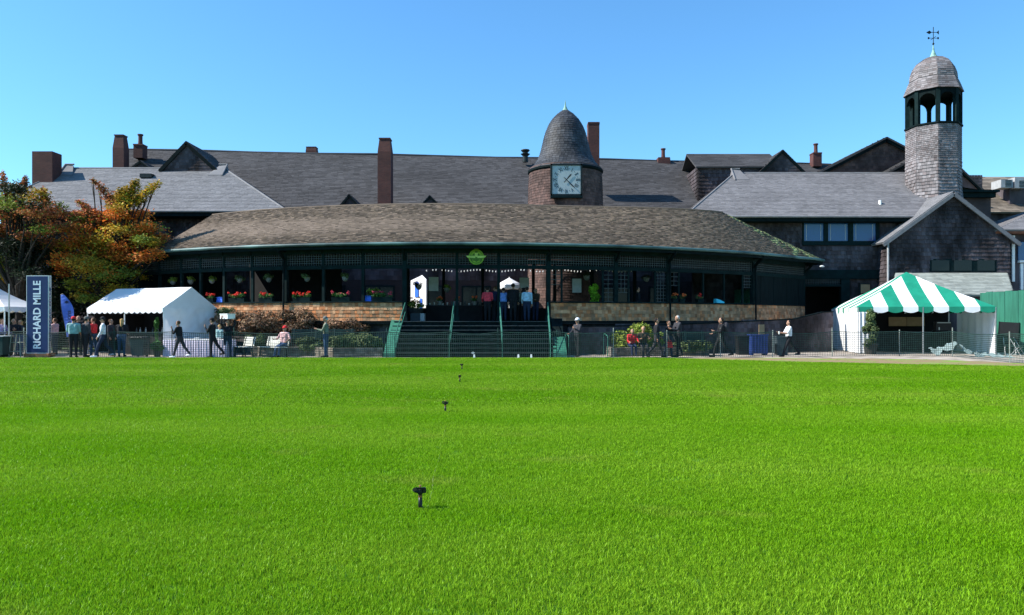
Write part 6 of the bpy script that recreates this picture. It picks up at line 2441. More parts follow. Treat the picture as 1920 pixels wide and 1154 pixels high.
# courtyard: white marquee, umbrella, green fence, added white beads
cm = thing('courtyard_marquee', 'sunlit white marquee wall in the courtyard seen through the left entrance bay', 'tent', (px(786, 44.6), 44.6, 1.42))
a, b = V((px(770, 45.0) - cm.location.x, 0.4, 0)), V((px(799, 44.0) - cm.location.x, -0.6, 0))
mb = MB()
mb.prism([a, b, b + V((0, 0, 2.6)), a + V((0, 0, 2.6))], (0.05, 0.05, 0))
mb.build('side_wall', 'white_vinyl', cm, local=True)
mb = MB()
mb.prism([a + V((0, 0, 2.6)), b + V((0, 0, 2.6)), (a + b) / 2 + V((0.1, 0.9, 2.95))], (0.02, 0.02, 0.02))
mb.build('roof', 'white_vinyl', cm, local=True)
for f0_, f1_, z0_, z1_ in ((0.30, 0.52, 1.6, 2.5), (0.62, 0.75, 0.4, 1.5)):
    mb = MB()
    mb.prism([a + (b - a) * f0_ + V((-0.01, -0.02, z0_)), a + (b - a) * f1_ + V((-0.01, -0.02, z0_)), a + (b - a) * f1_ + V((-0.01, -0.02, z1_)), a + (b - a) * f0_ + V((-0.01, -0.02, z1_))], (-0.01, -0.02, 0))
    mb.build('blue_panel', 'bright_blue', cm, local=True)
um = thing('courtyard_umbrella', 'white umbrella in the courtyard seen above the people at the entrance', 'umbrella', (px(955, 44.4), 44.4, 1.42))
mb = MB()
mb.lathe([(0.02, 2.75), (0.62, 2.42), (0.72, 2.3), (0.72, 2.08), (0.70, 2.09), (0.6, 2.38), (0.03, 2.7)][::-1], 10)
mb.build('canopy', 'white_vinyl', um, local=True)
mb = MB()
mb.tube([(0, 0, 0), (0, 0, 2.8)], 0.03, 8)
mb.build('pole', 'white_paint', um, local=True)
cf = thing('courtyard_fence', 'green painted stair fence in the courtyard seen through the right bay', 'fence', (px(1375, 46.0), 46.0, 1.42))
for k in range(9):
    f_ = k / 9
    mb = MB()
    mb.box((-0.7 + 1.6 * f_, 0.9 - 1.9 * f_, 1.05), (0.24, 0.05, 2.1), rz=radians(-50))
    mb.build('board', 'wall_green', cf, local=True)
mb = MB()
mb.beam((-0.75, 0.9, 0.7), (0.85, -1.0, 1.7), 0.06, 0.08)
mb.build('handrail', 'rail_green', cf, local=True)
sl_ = thing('bright_gap_beads', 'row of added white bulbs strung across the courtyard behind the piazza', 'lights', (px(900, 43.6), 43.6, pz(506, 43.6)))  # beads added to give the bright specks of the frieze gaps
mb, m2 = MB(), MB()
rg = random.Random(55)
x0_, x1_ = px(800, 43.6) - sl_.location.x, px(1290, 43.6) - sl_.location.x
pts = []
nb = 84
for k in range(nb):
    f_ = k / (nb - 1)
    z = 0.05 * sin(f_ * 40)
    pts.append((x0_ + (x1_ - x0_) * f_, 0, z))
    if rg.random() < 0.75:
        mb.ball((x0_ + (x1_ - x0_) * f_, 0, z - 0.07), (0.035, 0.035, 0.06), 6, 4)
m2.tube(pts, 0.008, 4)
m2.build('cable', 'iron', sl_, local=True)
mb.build('beads', 'white_paint', sl_, local=True, kind='stuff')

# ------------------------------------------------------------------ bins, boxes and furniture on the path
t = thing('trash_bin', 'grey blue wheeled trash bin in front of the bar tent', 'bin', (px(262, 33.0), 33.0, 0))
mb = MB()
mb.add([(-0.24, -0.24, 0.06), (0.24, -0.24, 0.06), (0.24, 0.24, 0.06), (-0.24, 0.24, 0.06), (-0.31, -0.3, 0.78), (0.31, -0.3, 0.78), (0.31, 0.3, 0.78), (-0.31, 0.3, 0.78)], [(0, 3, 2, 1), (0, 1, 5, 4), (1, 2, 6, 5), (2, 3, 7, 6), (3, 0, 4, 7), (4, 5, 6, 7)])
mb.build('body', 'bin_grey', t, local=True)
mb = MB()
mb.box((0, 0, 0.80), (0.68, 0.66, 0.05))
mb.build('rim', 'bin_black', t, local=True)
mb = MB()
for k in range(14):
    a = k * 0.45
    mb.ball((0.28 * cos(a) + 0.02 * sin(3 * a), 0.26 * sin(a), 0.86), (0.1, 0.1, 0.05), 6, 4)
mb.build('bag_edge', 'bin_black', t, local=True)
for s in (-1, 1):
    mb = MB()
    mb.tube([(s * 0.2 - 0.03, 0.26, 0.07), (s * 0.2 + 0.03, 0.26, 0.07)], 0.07, 10)
    mb.build('wheel', 'rubber', t, local=True)
t = thing('blue_bin', 'blue ribbed recycling container against the ramp wall', 'bin', (px(1421, 34.6), 34.6, 0))
mb = MB()
mb.box((0, 0, 0.5), (0.78, 0.5, 0.86))
mb.build('body', 'bin_blue', t, local=True)
for k in range(6):
    mb = MB()
    mb.box((-0.34 + k * 0.136, -0.265, 0.52), (0.06, 0.03, 0.78))
    mb.build('rib', 'bin_blue', t, local=True)
mb = MB()
mb.box((0, 0, 0.945), (0.84, 0.56, 0.05))
mb.build('lid', 'bin_blue', t, local=True)
for s in (-1, 1):
    mb = MB()
    mb.box((s * 0.32, 0, 0.035), (0.1, 0.44, 0.07))
    mb.build('foot', 'bin_blue', t, local=True)
for u, w_, h_, m, lb in ((1393, 0.62, 0.92, 'bin_black', 'black bin left of the blue recycling container'), (1464, 0.55, 0.9, 'bin_grey', 'dark grey bin right of the blue container behind the walking woman')):
    t = thing('bin', lb, 'bin', (px(u, 34.9), 34.9, 0))
    mb = MB()
    k = 0.88
    x, y = w_ / 2, 0.27
    mb.add([(-x * k, -y * k, 0.02), (x * k, -y * k, 0.02), (x * k, y * k, 0.02), (-x * k, y * k, 0.02), (-x, -y, h_ - 0.08), (x, -y, h_ - 0.08), (x, y, h_ - 0.08), (-x, y, h_ - 0.08)], [(0, 3, 2, 1), (0, 1, 5, 4), (1, 2, 6, 5), (2, 3, 7, 6), (3, 0, 4, 7), (4, 5, 6, 7)])
    mb.build('body', m, t, local=True)
    mb = MB()
    mb.box((0, 0, h_ - 0.05), (w_ + 0.05, 0.6, 0.06))
    mb.build('lid', m, t, local=True)
c = P(1428, 618, 35.6)
t = thing('wall_notice', 'tan cardboard notice fixed to the ramp wall above the blue bin', 'notice', tuple(c))
mb = MB()
mb.box((0, 0, 0), (0.31, 0.02, 0.46), rz=0.29)
mb.build('sheet', 'cardboard', t, local=True)
mb = MB()
mb.tube([(0, 0.03, 0.2), (0, 0.03, -1.25)], 0.015, 6)
mb.build('stake', 'iron', t, local=True)
# hooped rails right of the stairs
for k, (u, lb) in enumerate(((1064, 'short pale green hooped pipe rail beside the right stair cheek'), (1137, 'short pale green hooped pipe rail by the right planter'))):
    t = thing('pipe_rail', lb, 'rail', (px(u, 33.6), 33.6, 0))
    mb = MB()
    mb.tube([(-0.03, 0.8, 0), (-0.03, 0.8, 0.98), (0.0, 0.4, 1.0), (0.06, 0, 0.9), (0.06, -0.05, 0.85), (0.06, -0.05, 0)], 0.022, 8)
    mb.build('pipe', 'rail_green', t, local=True)
# left edge: green cart and folding frame
t = thing('green_cart', 'dark green box cart with pale top rim at the left picture edge', 'cart', (px(-12, 32.4), 32.4, 0))
mb = MB()
mb.box((0, 0, 0.52), (1.25, 0.7, 0.78))
mb.build('box', 'bench_green', t, local=True)
mb = MB()
mb.box((0, 0, 0.93), (1.32, 0.76, 0.035))
mb.build('rim', 'basket_white', t, local=True)
for s in (-0.45, 0.45):
    mb = MB()
    mb.tube([(s, -0.33, 0.12), (s, 0.33, 0.12)], 0.11, 12)
    mb.build('wheel', 'rubber', t, local=True)
t = thing('folding_stand', 'pale folding metal stand between the green cart and the navy banner', 'stand', (px(33, 32.7), 32.7, 0))
mb = MB()
for y in (-0.18, 0.18):
    mb.tube([(-0.27, y, 0), (-0.16, y, 1.02)], 0.02, 6)
    mb.tube([(0.25, y, 0), (0.2, y, 1.0)], 0.02, 6)
    mb.tube([(-0.25, y, 0.25), (0.22, y, 0.25)], 0.014, 6)
    mb.tube([(-0.2, y, 0.65), (0.2, y, 0.65)], 0.014, 6)
mb.build('frame', 'post_grey', t, local=True)
mb = MB()
mb.box((0.02, 0, 1.02), (0.44, 0.42, 0.025))
mb.build('top', 'bench_green', t, local=True)
# black screen and folding chairs by the green wall
t = thing('black_screen', 'black panel leaning on the bright green wall', 'panel', (24.9, 37.2, 0))
mb = MB()
mb.add([(0.0, -0.75, 0), (0.0, 0.75, 0), (0.12, 0.75, 1.55), (0.12, -0.75, 1.5), (0.03, -0.75, 0), (0.03, 0.75, 0), (0.15, 0.75, 1.55), (0.15, -0.75, 1.5)], [(0, 1, 2, 3), (7, 6, 5, 4), (0, 4, 5, 1), (1, 5, 6, 2), (2, 6, 7, 3), (3, 7, 4, 0)])
mb.build('board', 'bin_black', t, local=True)
mb = MB()
mb.tube([(-0.02, -0.75, 0), (0.1, -0.75, 1.52)], 0.02, 6)
mb.tube([(-0.02, 0.75, 0), (0.1, 0.75, 1.57)], 0.02, 6)
mb.build('frame', 'iron', t, local=True)
def fchair(label, p, rz):
    t = thing('folding_chair', label, 'chair', p, rz, 'folding chairs by the green wall')
    mb = MB()
    mb.box((0, 0, 0.44), (0.42, 0.4, 0.03))
    mb.build('seat', 'bench_green', t, local=True)
    mb = MB()
    mb.box((0, 0.22, 0.7), (0.42, 0.025, 0.2))
    mb.build('backrest', 'bench_green', t, local=True)
    for sx_ in (-1, 1):
        mb = MB()
        mb.tube([(sx_ * 0.21, -0.22, 0), (sx_ * 0.21, 0.24, 0.82)], 0.013, 6)
        mb.build('leg', 'basket_white', t, local=True)
        mb = MB()
        mb.tube([(sx_ * 0.19, 0.25, 0), (sx_ * 0.19, -0.16, 0.45)], 0.013, 6)
        mb.build('leg', 'basket_white', t, local=True)
    return t
fchair('folding chair by the green wall, the nearer one at the picture edge', (px(1908, 33.8), 33.8, 0), 0.6)
fchair('folding chair by the green wall, the one beside the last fence post', (px(1893, 35.0), 35.0, 0), -0.4)

# ------------------------------------------------------------------ people
def cmat(name, col, rough=0.85):
    if name not in MT:
        mat(name, col, rough, 0.18, 7, bump=0.25, bscale=18)
    return name
cmat('skin', (0.50, 0.28, 0.19), 0.6)
cmat('cl_black', (0.014, 0.015, 0.02))
cmat('cl_charcoal', (0.045, 0.045, 0.055))
cmat('cl_grey', (0.16, 0.17, 0.16))
cmat('cl_jeans', (0.05, 0.11, 0.24))
cmat('cl_dark_jeans', (0.025, 0.04, 0.085))
cmat('cl_white', (0.68, 0.69, 0.74))
cmat('cl_teal', (0.30, 0.50, 0.50))
cmat('cl_red', (0.62, 0.03, 0.035))
cmat('cl_coral', (0.75, 0.06, 0.09))
cmat('cl_blue', (0.16, 0.30, 0.72))
cmat('cl_sky', (0.42, 0.62, 0.78))
cmat('cl_pink', (0.62, 0.38, 0.38))
cmat('cl_sage', (0.24, 0.27, 0.20))
cmat('cl_brown', (0.11, 0.07, 0.045))
cmat('cl_lilac', (0.42, 0.36, 0.58))
cmat('cl_navy', (0.02, 0.03, 0.09))
cmat('hair_dark', (0.018, 0.012, 0.01))
cmat('hair_brown', (0.09, 0.045, 0.02))
cmat('hair_blond', (0.50, 0.32, 0.13))
cmat('hair_white', (0.6, 0.58, 0.55))
cmat('eye_dark', (0.01, 0.01, 0.01))
PEOPLE = []
def capsule(mb, a, b, r0, r1, n=10):
    a, b = V(a), V(b)
    d = b - a
    if d.length < 1e-4:
        d = V((0, 0, 1e-3))
        b = a + d
    y = d.normalized()
    pts, rs = [], []
    for k in range(4):
        t = pi / 2 * k / 4
        pts.append(a - y * (r0 * cos(t)))
        rs.append(max(0.002, r0 * sin(t)))
    pts.append(a)
    rs.append(r0)
    pts.append(b)
    rs.append(r1)
    for k in range(3, -1, -1):
        t = pi / 2 * k / 4
        pts.append(b + y * (r1 * cos(t)))
        rs.append(max(0.002, r1 * sin(t)))
    mb.tube(pts, rs, n)
def person(label, u, Y, H, rz, legs=(0, 0, 0, 0), arms=(5, 10, 6, 5, 10, 6), lean=0, head=0, turn=0, shirt='cl_black', pants='cl_jeans', shoes='cl_black',
           sleeve='long', hair='hair_dark', hat=None, long_hair=False, z0=0.0, seat=None, skirt=False, build=1.1, X=None, group=None, hatback=False):
    k = H / 1.75
    x = px(u, Y) if X is None else X
    root = thing('person', label, 'person', (x, Y, z0), rz, group)
    prim = []
    def leg(s, th_, kn):
        hip = V((s * 0.095, 0, 0))
        a = radians(th_)
        kne = hip + V((s * 0.01, -sin(a), -cos(a))) * 0.43
        b = radians(th_ - kn)
        ank = kne + V((0, -sin(b), -cos(b))) * 0.42
        return hip, kne, ank, b
    L1, L2 = leg(1, legs[0], legs[1]), leg(-1, legs[2], legs[3])
    low = min(L1[2].z, L2[2].z)
    pel = V((0, 0, -low + 0.075)) if seat is None else V((0, 0, seat / k + 0.11))
    ln = radians(lean)
    ud = V((0, -sin(ln), cos(ln)))
    fd = V((0, -cos(ln), -sin(ln)))
    xd = V((1, 0, 0))
    bw = build
    def T(p):
        return p + pel
    # torso
    chest = ud * 0.36
    neck = ud * 0.545
    for s in (-1, 1):
        prim.append((T(xd * s * 0.075 * bw + ud * 0.02), T(xd * s * 0.065 * bw + ud * 0.2), 0.108 * bw, 0.095 * bw, 'pants' if False else 'hip'))
        prim.append((T(xd * s * 0.07 * bw + ud * 0.12), T(xd * s * 0.085 * bw + ud * 0.40), 0.105 * bw, 0.105 * bw, 'shirt'))
    prim.append((T(-xd * 0.15 * bw + ud * 0.47), T(xd * 0.15 * bw + ud * 0.47), 0.075, 0.075, 'shirt'))
    prim.append((T(-xd * 0.08 + fd * 0.03 + ud * 0.34), T(xd * 0.08 + fd * 0.03 + ud * 0.34), 0.09 * bw, 0.09 * bw, 'shirt'))
    prim.append((T(ud * 0.50), T(ud * 0.62), 0.06, 0.055, 'skin'))
    # legs
    for (hip, kne, ank, b), s in ((L1, 1), (L2, -1)):
        prim.append((T(hip), T(kne), 0.096 * bw, 0.07, 'pants'))
        prim.append((T(kne), T(ank + V((0, 0, 0.03))), 0.068, 0.052, 'pants'))
        f2 = b * 0.5
        toe = ank + V((s * 0.02, -0.17 * cos(f2), -0.045 + 0.17 * sin(max(-0.9, -f2)) * -0.3))
        prim.append((T(ank + V((0, 0.03, -0.03))), T(toe), 0.046, 0.036, 'shoes'))
    if skirt:
        prim.append((T(ud * 0.0), T(V((0, 0, -0.32))), 0.16, 0.19, 'pants'))
    # arms
    hands = []
    for s, (sh, el, ab) in ((1, arms[:3]), (-1, arms[3:])):
        a = radians(sh)
        o = radians(ab)
        sho = xd * s * 0.185 * bw + ud * 0.465
        d1 = V((s * sin(o), -sin(a) * cos(o), -cos(a) * cos(o)))
        elb = sho + d1 * 0.285
        b = radians(sh + el)
        inn = 0.25 if el > 40 else 0.05
        d2 = V((-s * inn + s * sin(o) * 0.3, -sin(b), -cos(b))).normalized()
        wri = elb + d2 * 0.245
        prim.append((T(sho), T(elb), 0.06 * bw, 0.047, 'shirt'))
        prim.append((T(elb), T(wri), 0.046, 0.032, 'shirt' if sleeve == 'long' else 'skin'))
        hands.append((T(wri), d2, s))
    # head
    hc = neck + ud * 0.135 + fd * 0.015
    hp = radians(lean * 0.3 + head)
    hu = V((0, -sin(hp), cos(hp)))
    hf = V((0, -cos(hp), -sin(hp)))
    tr_ = radians(turn)
    hx = xd * cos(tr_) + hf * sin(tr_)
    hf = hf * cos(tr_) - xd * sin(tr_)
    prim.append((T(hc + hu * 0.015 - hf * 0.012), T(hc + hu * 0.045 - hf * 0.012), 0.088, 0.085, 'skin'))
    prim.append((T(hc - hu * 0.055 + hf * 0.03), T(hc - hu * 0.01 + hf * 0.02), 0.055, 0.07, 'skin'))
    prim.append((T(hc - hu * 0.018 + hf * 0.092), T(hc + hu * 0.012 + hf * 0.085), 0.015, 0.011, 'skin'))
    for s in (-1, 1):
        prim.append((T(hc + hx * s * 0.086 - hu * 0.012), T(hc + hx * s * 0.088 + hu * 0.02), 0.016, 0.018, 'skin'))
    mb = MB()
    for (a, b, r0, r1, tg) in prim:
        capsule(mb, a, b, r0, r1)
    me = bpy.data.meshes.new('body')
    me.from_pydata(mb.v, [], mb.f)
    tmp = bpy.data.objects.new('tmp_body', me)
    C.objects.link(tmp)
    rm = tmp.modifiers.new('r', 'REMESH')
    rm.mode = 'VOXEL'
    rm.voxel_size = 0.017
    sm = tmp.modifiers.new('s', 'SMOOTH')
    sm.factor = 0.6
    sm.iterations = 3
    # hands, eyes (same mesh as the body)
    ex = MB()
    for (w, d, s) in hands:
        side = d.cross(V((0, 1, 0)) if abs(d.y) < 0.8 else V((0, 0, 1))).normalized()
        pn = side.cross(d).normalized()
        ex.cur = 0
        capsule(ex, w + d * 0.005, w + d * 0.075, 0.028, 0.034, 8)
        for j, (l, o) in enumerate(((0.062, -0.027), (0.074, -0.009), (0.07, 0.009), (0.055, 0.026))):
            p0 = w + d * 0.085 + side * o
            p1 = p0 + (d * 0.85 + pn * 0.3) * l * 0.55
            p2 = p1 + (d * 0.45 + pn * 0.8) * l * 0.5
            ex.tube([p0, p1, p2], [0.0095, 0.0088, 0.007], 6)
        t0 = w + d * 0.03 - side * 0.03
        ex.tube([t0, t0 + d * 0.035 - side * 0.022, t0 + d * 0.062 - side * 0.018 + pn * 0.012], [0.011, 0.0095, 0.0075], 6)
    ex.cur = 4
    for s in (-1, 1):
        ex.ball(T(hc + hx * s * 0.033 + hu * 0.012 + hf * 0.078), 0.0105, 6, 4)
    mth = T(hc - hu * 0.052 + hf * 0.083)
    ex.tube([mth - hx * 0.022, mth, mth + hx * 0.022], [0.004, 0.006, 0.004], 5)
    root.scale = (k, k, k)
    PEOPLE.append((root, tmp, prim, ex, [M['skin'], M[shirt], M[pants], M[shoes], M['eye_dark']]))
    # hair and hats are separate parts
    if hair:
        mb = MB()
        if hat is None:
            mb.ball((0, 0, 0), (0.093, 0.094, 0.094), 12, 8)
        else:
            mb.ball((0, 0, -0.02), (0.092, 0.088, 0.075), 12, 8)
        R = Matrix((hx, -hf, hu)).transposed()
        cpt = T(hc + hu * 0.038 - hf * 0.032)
        mb.v = [tuple(R @ V(p) + cpt) for p in mb.v]
        if long_hair:
            capsule(mb, T(hc - hf * 0.06), T(hc - hf * 0.085 - hu * 0.2), 0.075, 0.05)
        mb.build('hair', hair, root, local=True, smooth=True)
    if hat:
        mb = MB()
        mb.lathe([(0.100, 0.0), (0.101, 0.03), (0.09, 0.07), (0.06, 0.098), (0.02, 0.11)], 14)
        bs = -1 if not hatback else 1
        vs = []
        for j in range(7):
            a = pi * j / 6
            vs.append(V((0.085 * cos(a), bs * (0.06 + 0.105 * sin(a)), 0.004 - 0.012 * sin(a))))
        n_ = len(vs)
        mb.add([v for v in vs] + [v + V((0, 0, 0.008)) for v in vs], [tuple(range(n_)), tuple(range(2 * n_ - 1, n_ - 1, -1))] + [(j, j + 1, n_ + j + 1, n_ + j) for j in range(n_ - 1)])
        R = Matrix((hx, -hf, hu)).transposed()
        cpt = T(hc + hu * 0.045 - hf * 0.012)
        mb.v = [tuple(R @ V(p) + cpt) for p in mb.v]
        mb.build('cap', hat, root, local=True)
    root['hand0'] = tuple(hands[0][0] + hands[0][1] * 0.1)
    root['hand1'] = tuple(hands[1][0] + hands[1][1] * 0.1)
    root['head'] = tuple(T(hc))
    return root
def hand_pos(r, i):
    v = V(r['hand%d' % i]) * r.scale.x
    return r.location + Matrix.Rotation(r.rotation_euler.z, 3, 'Z') @ v
WALK1 = (24, 10, -18, 22)
WALK2 = (-20, 24, 26, 12)
RT, LF, AW = radians(90), radians(-90), radians(180)
gl = 'people by the white tent'
person('man in red cap and pale teal shirt seen from behind beside the navy banner', 138, 32.45, 1.80, AW + 0.3, (2, 0, -2, 0), (8, 70, 10, 8, 40, 8), shirt='cl_teal', pants='cl_black', hat='cl_red', sleeve='short')
person('man in grey cap and charcoal jacket standing left of the white tent', 160, 32.6, 1.80, AW - 0.5, (2, 0, -3, 0), (15, 60, 6, 5, 15, 6), lean=4, shirt='cl_charcoal', pants='cl_black', hat='cl_grey')
pr = person('person in red top and pale jeans behind the man in charcoal jacket', 175, 33.0, 1.76, LF, (5, 3, -6, 6), (10, 50, 8, 5, 20, 6), shirt='cl_red', pants='cl_jeans', hair='hair_brown')
person('man in white sweatshirt and black cap walking past the white tent', 193, 32.7, 1.84, LF + 0.5, WALK1, (14, 15, 6, -12, 10, 6), shirt='cl_white', pants='cl_dark_jeans', shoes='cl_white', hat='cl_black')
person('blond person in black jacket and jeans at the bar of the white tent', 228, 33.2, 1.72, AW + 0.2, (0, 0, 2, 0), (20, 60, 8, 20, 50, 8), lean=5, shirt='cl_black', pants='cl_jeans', hair='hair_blond', long_hair=True)
person('man in dark coat behind the white sweatshirt walker', 208, 33.9, 1.70, RT, (0, 0, 0, 0), shirt='cl_charcoal', pants='cl_black', hair='hair_brown')
person('tall man in dark clothes standing behind the feather flag', 147, 34.2, 1.85, 0.2, (0, 0, 0, 0), shirt='cl_black', pants='cl_black', hair='hair_brown')
person('person in pale pink top half hidden behind the navy banner', 103, 34.5, 1.75, LF, (0, 0, 0, 0), (30, 90, 6, 30, 90, 6), shirt='cl_pink', pants='cl_dark_jeans', hair='hair_brown')
person('person in lilac shirt under the tent at the left picture edge', 4, 33.6, 1.72, RT, (0, 0, 0, 0), (20, 50, 8, 20, 50, 8), shirt='cl_lilac', pants='cl_dark_jeans', hair='hair_brown')
person('dark dressed person under the left edge tent, left of the pair', 26, 34.0, 1.72, 0.3, (0, 0, 0, 0), (30, 80, 6, 20, 60, 6), shirt='cl_black', pants='cl_jeans', hair='hair_brown')
person('dark dressed person under the left edge tent, right of the pair', 38, 34.2, 1.66, -0.4, (0, 0, 0, 0), (30, 80, 6, 20, 60, 6), shirt='cl_charcoal', pants='cl_jeans', hair='hair_blond', long_hair=True)
p6 = person('woman in black jacket and leggings walking left before the skirted table, hand at her face', 337, 32.35, 1.66, LF, (18, 4, -22, 14), (28, 128, 4, 10, 25, 5), lean=6, head=8, shirt='cl_black', pants='cl_charcoal', shoes='cl_white', hair='hair_brown')
p7 = person('man in black with cap walking left before the skirted table', 398, 32.3, 1.74, LF, (2, 2, -26, 12), (25, 128, 4, 5, 20, 6), head=6, shirt='cl_black', pants='cl_black', hat='cl_black')
p8 = person('man in black carrying a white box on his shoulder', 427, 32.7, 1.66, 0.5, (14, 6, -12, 14), (120, 70, 20, 140, 50, 22), shirt='cl_black', pants='cl_dark_jeans', hair='hair_dark')
hd = p8.location + V((0.0, -0.02, 1.70))
t = thing('carried_box', 'white box carried at head height by the man in black', 'box', tuple(hd), -0.6)
mb = MB()
mb.box((0, 0, 0.09), (0.55, 0.38, 0.2))
mb.build('body', 'white_paint', t, local=True)
mb = MB()
mb.box((0, 0, 0.20), (0.58, 0.41, 0.035))
mb.build('lid', 'white_paint', t, local=True)
person('person with brown hair in teal top half hidden beside the box carrier', 412, 33.6, 1.45, AW, (0, 0, 0, 0), shirt='cl_teal', pants='cl_black', hair='hair_blond')
person('man in red cap and pink shirt seated on the longer white bench', 533, 32.95, 1.76, -0.35, (82, 70, 74, 55), (20, 45, 30, 30, 60, 20), lean=-4, shirt='cl_pink', pants='cl_jeans', hat='cl_red', seat=0.45, sleeve='short')
pm = person('man in grey green shirt and pale cap standing reading his phone by the planter', 611, 32.5, 1.80, LF + 0.15, (1, 0, -2, 0), (28, 78, 4, 28, 78, 4), head=16, shirt='cl_sage', pants='cl_jeans', shoes='cl_black', hat='cl_grey', hair='hair_white')
hp_ = hand_pos(pm, 0)
t = thing('phone', 'phone held by the man standing by the planter', 'phone', tuple(hp_ + V((-0.05, 0, 0.02))))
mb = MB()
mb.box((0, 0, 0), (0.015, 0.075, 0.15))
mb.build('case', 'bin_black', t, local=True)
mb = MB()
mb.box((0.009, 0, 0), (0.002, 0.066, 0.135))
mb.build('screen', 'glass_dark', t, local=True)
YP = 36.2
person('woman in coral red top and dark trousers at the top of the stairs', 914, YP, 1.70, AW + 0.15, (0, 0, 4, 2), (15, 45, 12, 15, 50, 12), shirt='cl_coral', pants='cl_black', hair='hair_dark', z0=ZF)
person('person in blue shirt seen from behind right of the woman in red', 944, YP + 0.4, 1.68, AW, (0, 0, 0, 0), (8, 20, 8, 8, 20, 8), shirt='cl_blue', pants='cl_dark_jeans', hair='hair_dark', z0=ZF, build=1.1)
person('tall man in black jacket seen from behind at the entrance', 962, YP + 0.2, 1.88, AW, (0, 0, 0, 0), (5, 15, 8, 5, 15, 8), shirt='cl_black', pants='cl_black', hair='hair_dark', z0=ZF, build=1.1)
person('woman in pale blue jacket seen from behind at the entrance', 988, YP, 1.70, AW - 0.1, (2, 0, -3, 3), (8, 25, 10, 5, 12, 8), shirt='cl_sky', pants='cl_dark_jeans', hair='hair_dark', z0=ZF)
person('person in dark coat inside the entrance behind the woman in red', 928, YP + 1.2, 1.74, 0.2, (0, 0, 0, 0), shirt='cl_charcoal', pants='cl_black', hair='hair_brown', z0=ZF)
person('grey haired person facing out behind the man in black jacket', 975, YP + 1.3, 1.72, 0.0, (0, 0, 0, 0), shirt='cl_sage', pants='cl_black', hair='hair_white', z0=ZF)
person('person in white cap and dark clothes standing right of the stairs', 1083, 33.0, 1.74, -0.9, (4, 2, -6, 6), (30, 90, 8, 20, 50, 10), shirt='cl_charcoal', pants='cl_black', hat='cl_white')
person('person in bright red jacket seated on the right planter', 1184, 32.75, 1.55, 0.15, (80, 75, 80, 80), (25, 50, 14, 25, 50, 14), lean=12, shirt='cl_red', pants='cl_navy', hair='hair_dark', seat=0.45)
person('man with pale hair in brown jacket seated beside the person in red', 1205, 32.9, 1.74, 0.1, (82, 80, 78, 72), (30, 70, 10, 30, 70, 10), lean=10, head=12, shirt='cl_brown', pants='cl_charcoal', hair='hair_blond', seat=0.45)
person('man in black leather jacket striding right past the hydrangea', 1231, 32.55, 1.78, RT, WALK1, (12, 30, 6, -10, 20, 6), shirt='cl_black', pants='cl_charcoal', hair='hair_dark')
pw = person('woman in black top carrying a red bag between the two walking men', 1254, 32.8, 1.62, 0.8, (8, 4, -8, 8), (8, 20, 8, 10, 15, 8), shirt='cl_black', pants='cl_dark_jeans', hair='hair_brown', sleeve='short')
hb = hand_pos(pw, 1)
t = thing('red_bag', 'dark red shoulder bag carried by the woman between the walking men', 'bag', (hb.x, hb.y - 0.02, hb.z - 0.32))
mb = MB()
mb.add([(-0.13, -0.05, 0), (0.13, -0.05, 0), (0.13, 0.05, 0), (-0.13, 0.05, 0), (-0.1, -0.03, 0.26), (0.1, -0.03, 0.26), (0.1, 0.03, 0.26), (-0.1, 0.03, 0.26)], [(0, 3, 2, 1), (0, 1, 5, 4), (1, 2, 6, 5), (2, 3, 7, 6), (3, 0, 4, 7), (4, 5, 6, 7)])
mb.build('pouch', 'cl_red', t, local=True)
mb = MB()
mb.tube([(-0.08, 0, 0.25), (-0.04, 0, 0.33), (0.04, 0, 0.33), (0.08, 0, 0.25)], 0.01, 6)
mb.build('strap', 'cl_red', t, local=True)
person('white haired man in dark jacket facing the woman with the red bag', 1272, 32.9, 1.86, LF + 0.25, (10, 6, -10, 10), (30, 70, 6, 20, 50, 8), lean=4, head=8, shirt='cl_charcoal', pants='cl_black', hair='hair_white')
pk = person('man in black with a backpack walking left along the ramp wall', 1352, 32.7, 1.82, LF, WALK2, (20, 80, 6, 15, 60, 6), shirt='cl_black', pants='cl_black', hair='hair_dark')
t = thing('backpack', 'black backpack worn by the man walking along the ramp wall', 'backpack', tuple(pk.location + V((0.2, 0, 1.08))))
mb = MB()
mb.lathe([(0.1, 0), (0.16, 0.06), (0.17, 0.25), (0.14, 0.42), (0.05, 0.47)], 10, sq=(0.8, 1.0))
mb.build('pack', 'cl_charcoal', t, local=True, smooth=True)
mb = MB()
mb.tube([(-0.1, -0.1, 0.42), (-0.26, -0.12, 0.44), (-0.3, -0.12, 0.25), (-0.1, -0.1, 0.1)], 0.018, 6)
mb.tube([(-0.1, 0.1, 0.42), (-0.26, 0.12, 0.44), (-0.3, 0.12, 0.25), (-0.1, 0.1, 0.1)], 0.018, 6)
mb.build('straps', 'cl_black', t, local=True)
pc = person('woman in white top and black leggings striding left holding a cup', 1479, 32.9, 1.70, LF, (24, 6, -30, 12), (30, 65, 4, 30, 65, 4), shirt='cl_white', pants='cl_black', hair='hair_dark', long_hair=True, sleeve='short')
hb = hand_pos(pc, 0)
t = thing('cup', 'white cup held by the woman in white top', 'cup', (hb.x - 0.02, hb.y, hb.z - 0.02))
mb = MB()
mb.lathe([(0.03, -0.05), (0.042, 0.06), (0.038, 0.06)], 10)
mb.build('body', 'white_paint', t, local=True)
mb = MB()
mb.lathe([(0.044, 0.058), (0.044, 0.068), (0.02, 0.074)], 10)
mb.build('lid', 'white_paint', t, local=True)
person('dark figure standing inside the second right bay of the piazza', 1196, 37.6, 1.75, RT, (0, 0, 0, 0), shirt='cl_black', pants='cl_black', hair='hair_dark', z0=ZF)

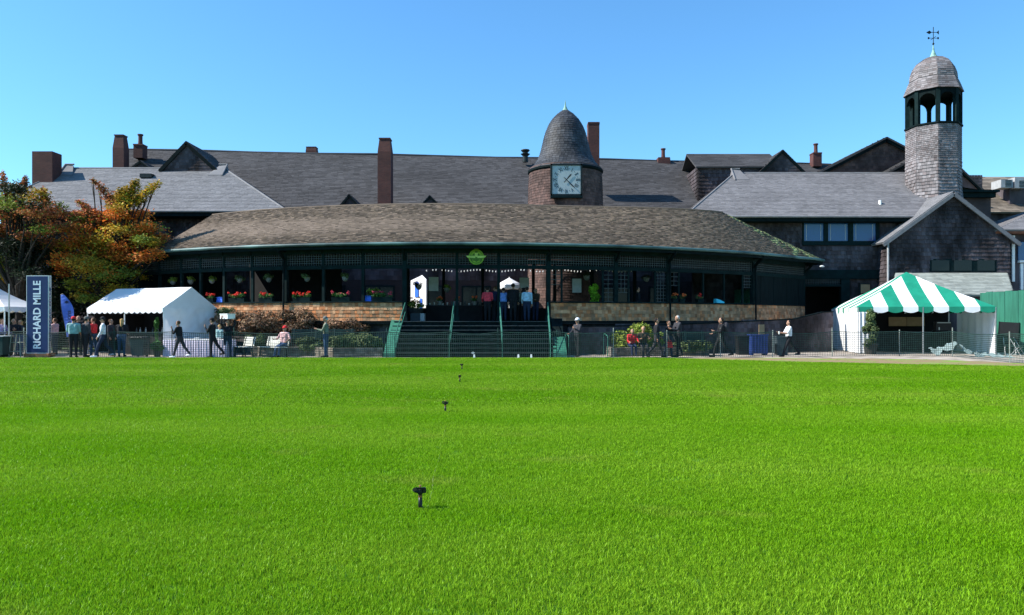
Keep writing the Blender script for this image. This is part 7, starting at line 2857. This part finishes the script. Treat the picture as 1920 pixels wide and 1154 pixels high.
person('man in dark blazer at the entrance between the woman in red and the blue shirt', 930, YP + 0.7, 1.78, AW + 0.6, (0, 0, 0, 0), (15, 60, 8, 5, 12, 8), shirt='cl_navy', pants='cl_black', hair='hair_brown', z0=ZF)
person('woman with blond hair inside the entrance right of the pale blue jacket', 1004, YP + 1.0, 1.66, -0.5, (0, 0, 0, 0), (20, 70, 8, 5, 12, 8), shirt='cl_brown', pants='cl_dark_jeans', hair='hair_blond', long_hair=True, z0=ZF)
# turn the posed bodies into single continuous meshes with clothing materials
dg = bpy.context.evaluated_depsgraph_get()
import numpy as np
done = []
for (root, tmp, prim, ex, mats_) in PEOPLE:
    done.append(bpy.data.meshes.new_from_object(tmp.evaluated_get(dg)))
for (root, tmp, prim, ex, mats_), me in zip(PEOPLE, done):
    nv = len(me.vertices)
    co = np.empty(nv * 3, dtype=np.float32)
    me.vertices.foreach_get('co', co)
    co = co.reshape(-1, 3)
    faces = [list(p.vertices) for p in me.polygons]
    cen = np.array([co[f].mean(axis=0) for f in faces])
    best = np.full(len(faces), 1e9)
    idx = np.zeros(len(faces), dtype=int)
    tagm = {'skin': 0, 'shirt': 1, 'hip': 2, 'pants': 2, 'shoes': 3}
    for (a, b, r0, r1, tg) in prim:
        a_, b_ = np.array(a), np.array(b)
        d = b_ - a_
        l2 = max(1e-9, float((d * d).sum()))
        tt = np.clip(((cen - a_) @ d) / l2, 0, 1)
        dist = np.linalg.norm(cen - (a_ + tt[:, None] * d), axis=1) - (r0 + (r1 - r0) * tt)
        if tg == 'hip':
            dist = dist + 0.004
        if tg == 'skin':
            dist = dist + 0.003
        m_ = dist < best
        best[m_] = dist[m_]
        idx[m_] = tagm[tg]
    out = MB()
    out.v = [tuple(map(float, c)) for c in co]
    out.f = faces
    out.m = [int(i) for i in idx]
    out.v_n = nv
    base = len(out.v)
    out.v.extend(ex.v)
    out.f.extend([[base + i for i in f] for f in ex.f])
    out.m.extend(ex.m)
    out.build('body', mats_, root, smooth=True, local=True, fix=False)
    tm = tmp.data
    bpy.data.objects.remove(tmp)
    bpy.data.meshes.remove(tm)
    bpy.data.meshes.remove(me)
    for kk in ('hand0', 'hand1', 'head'):
        del root[kk]
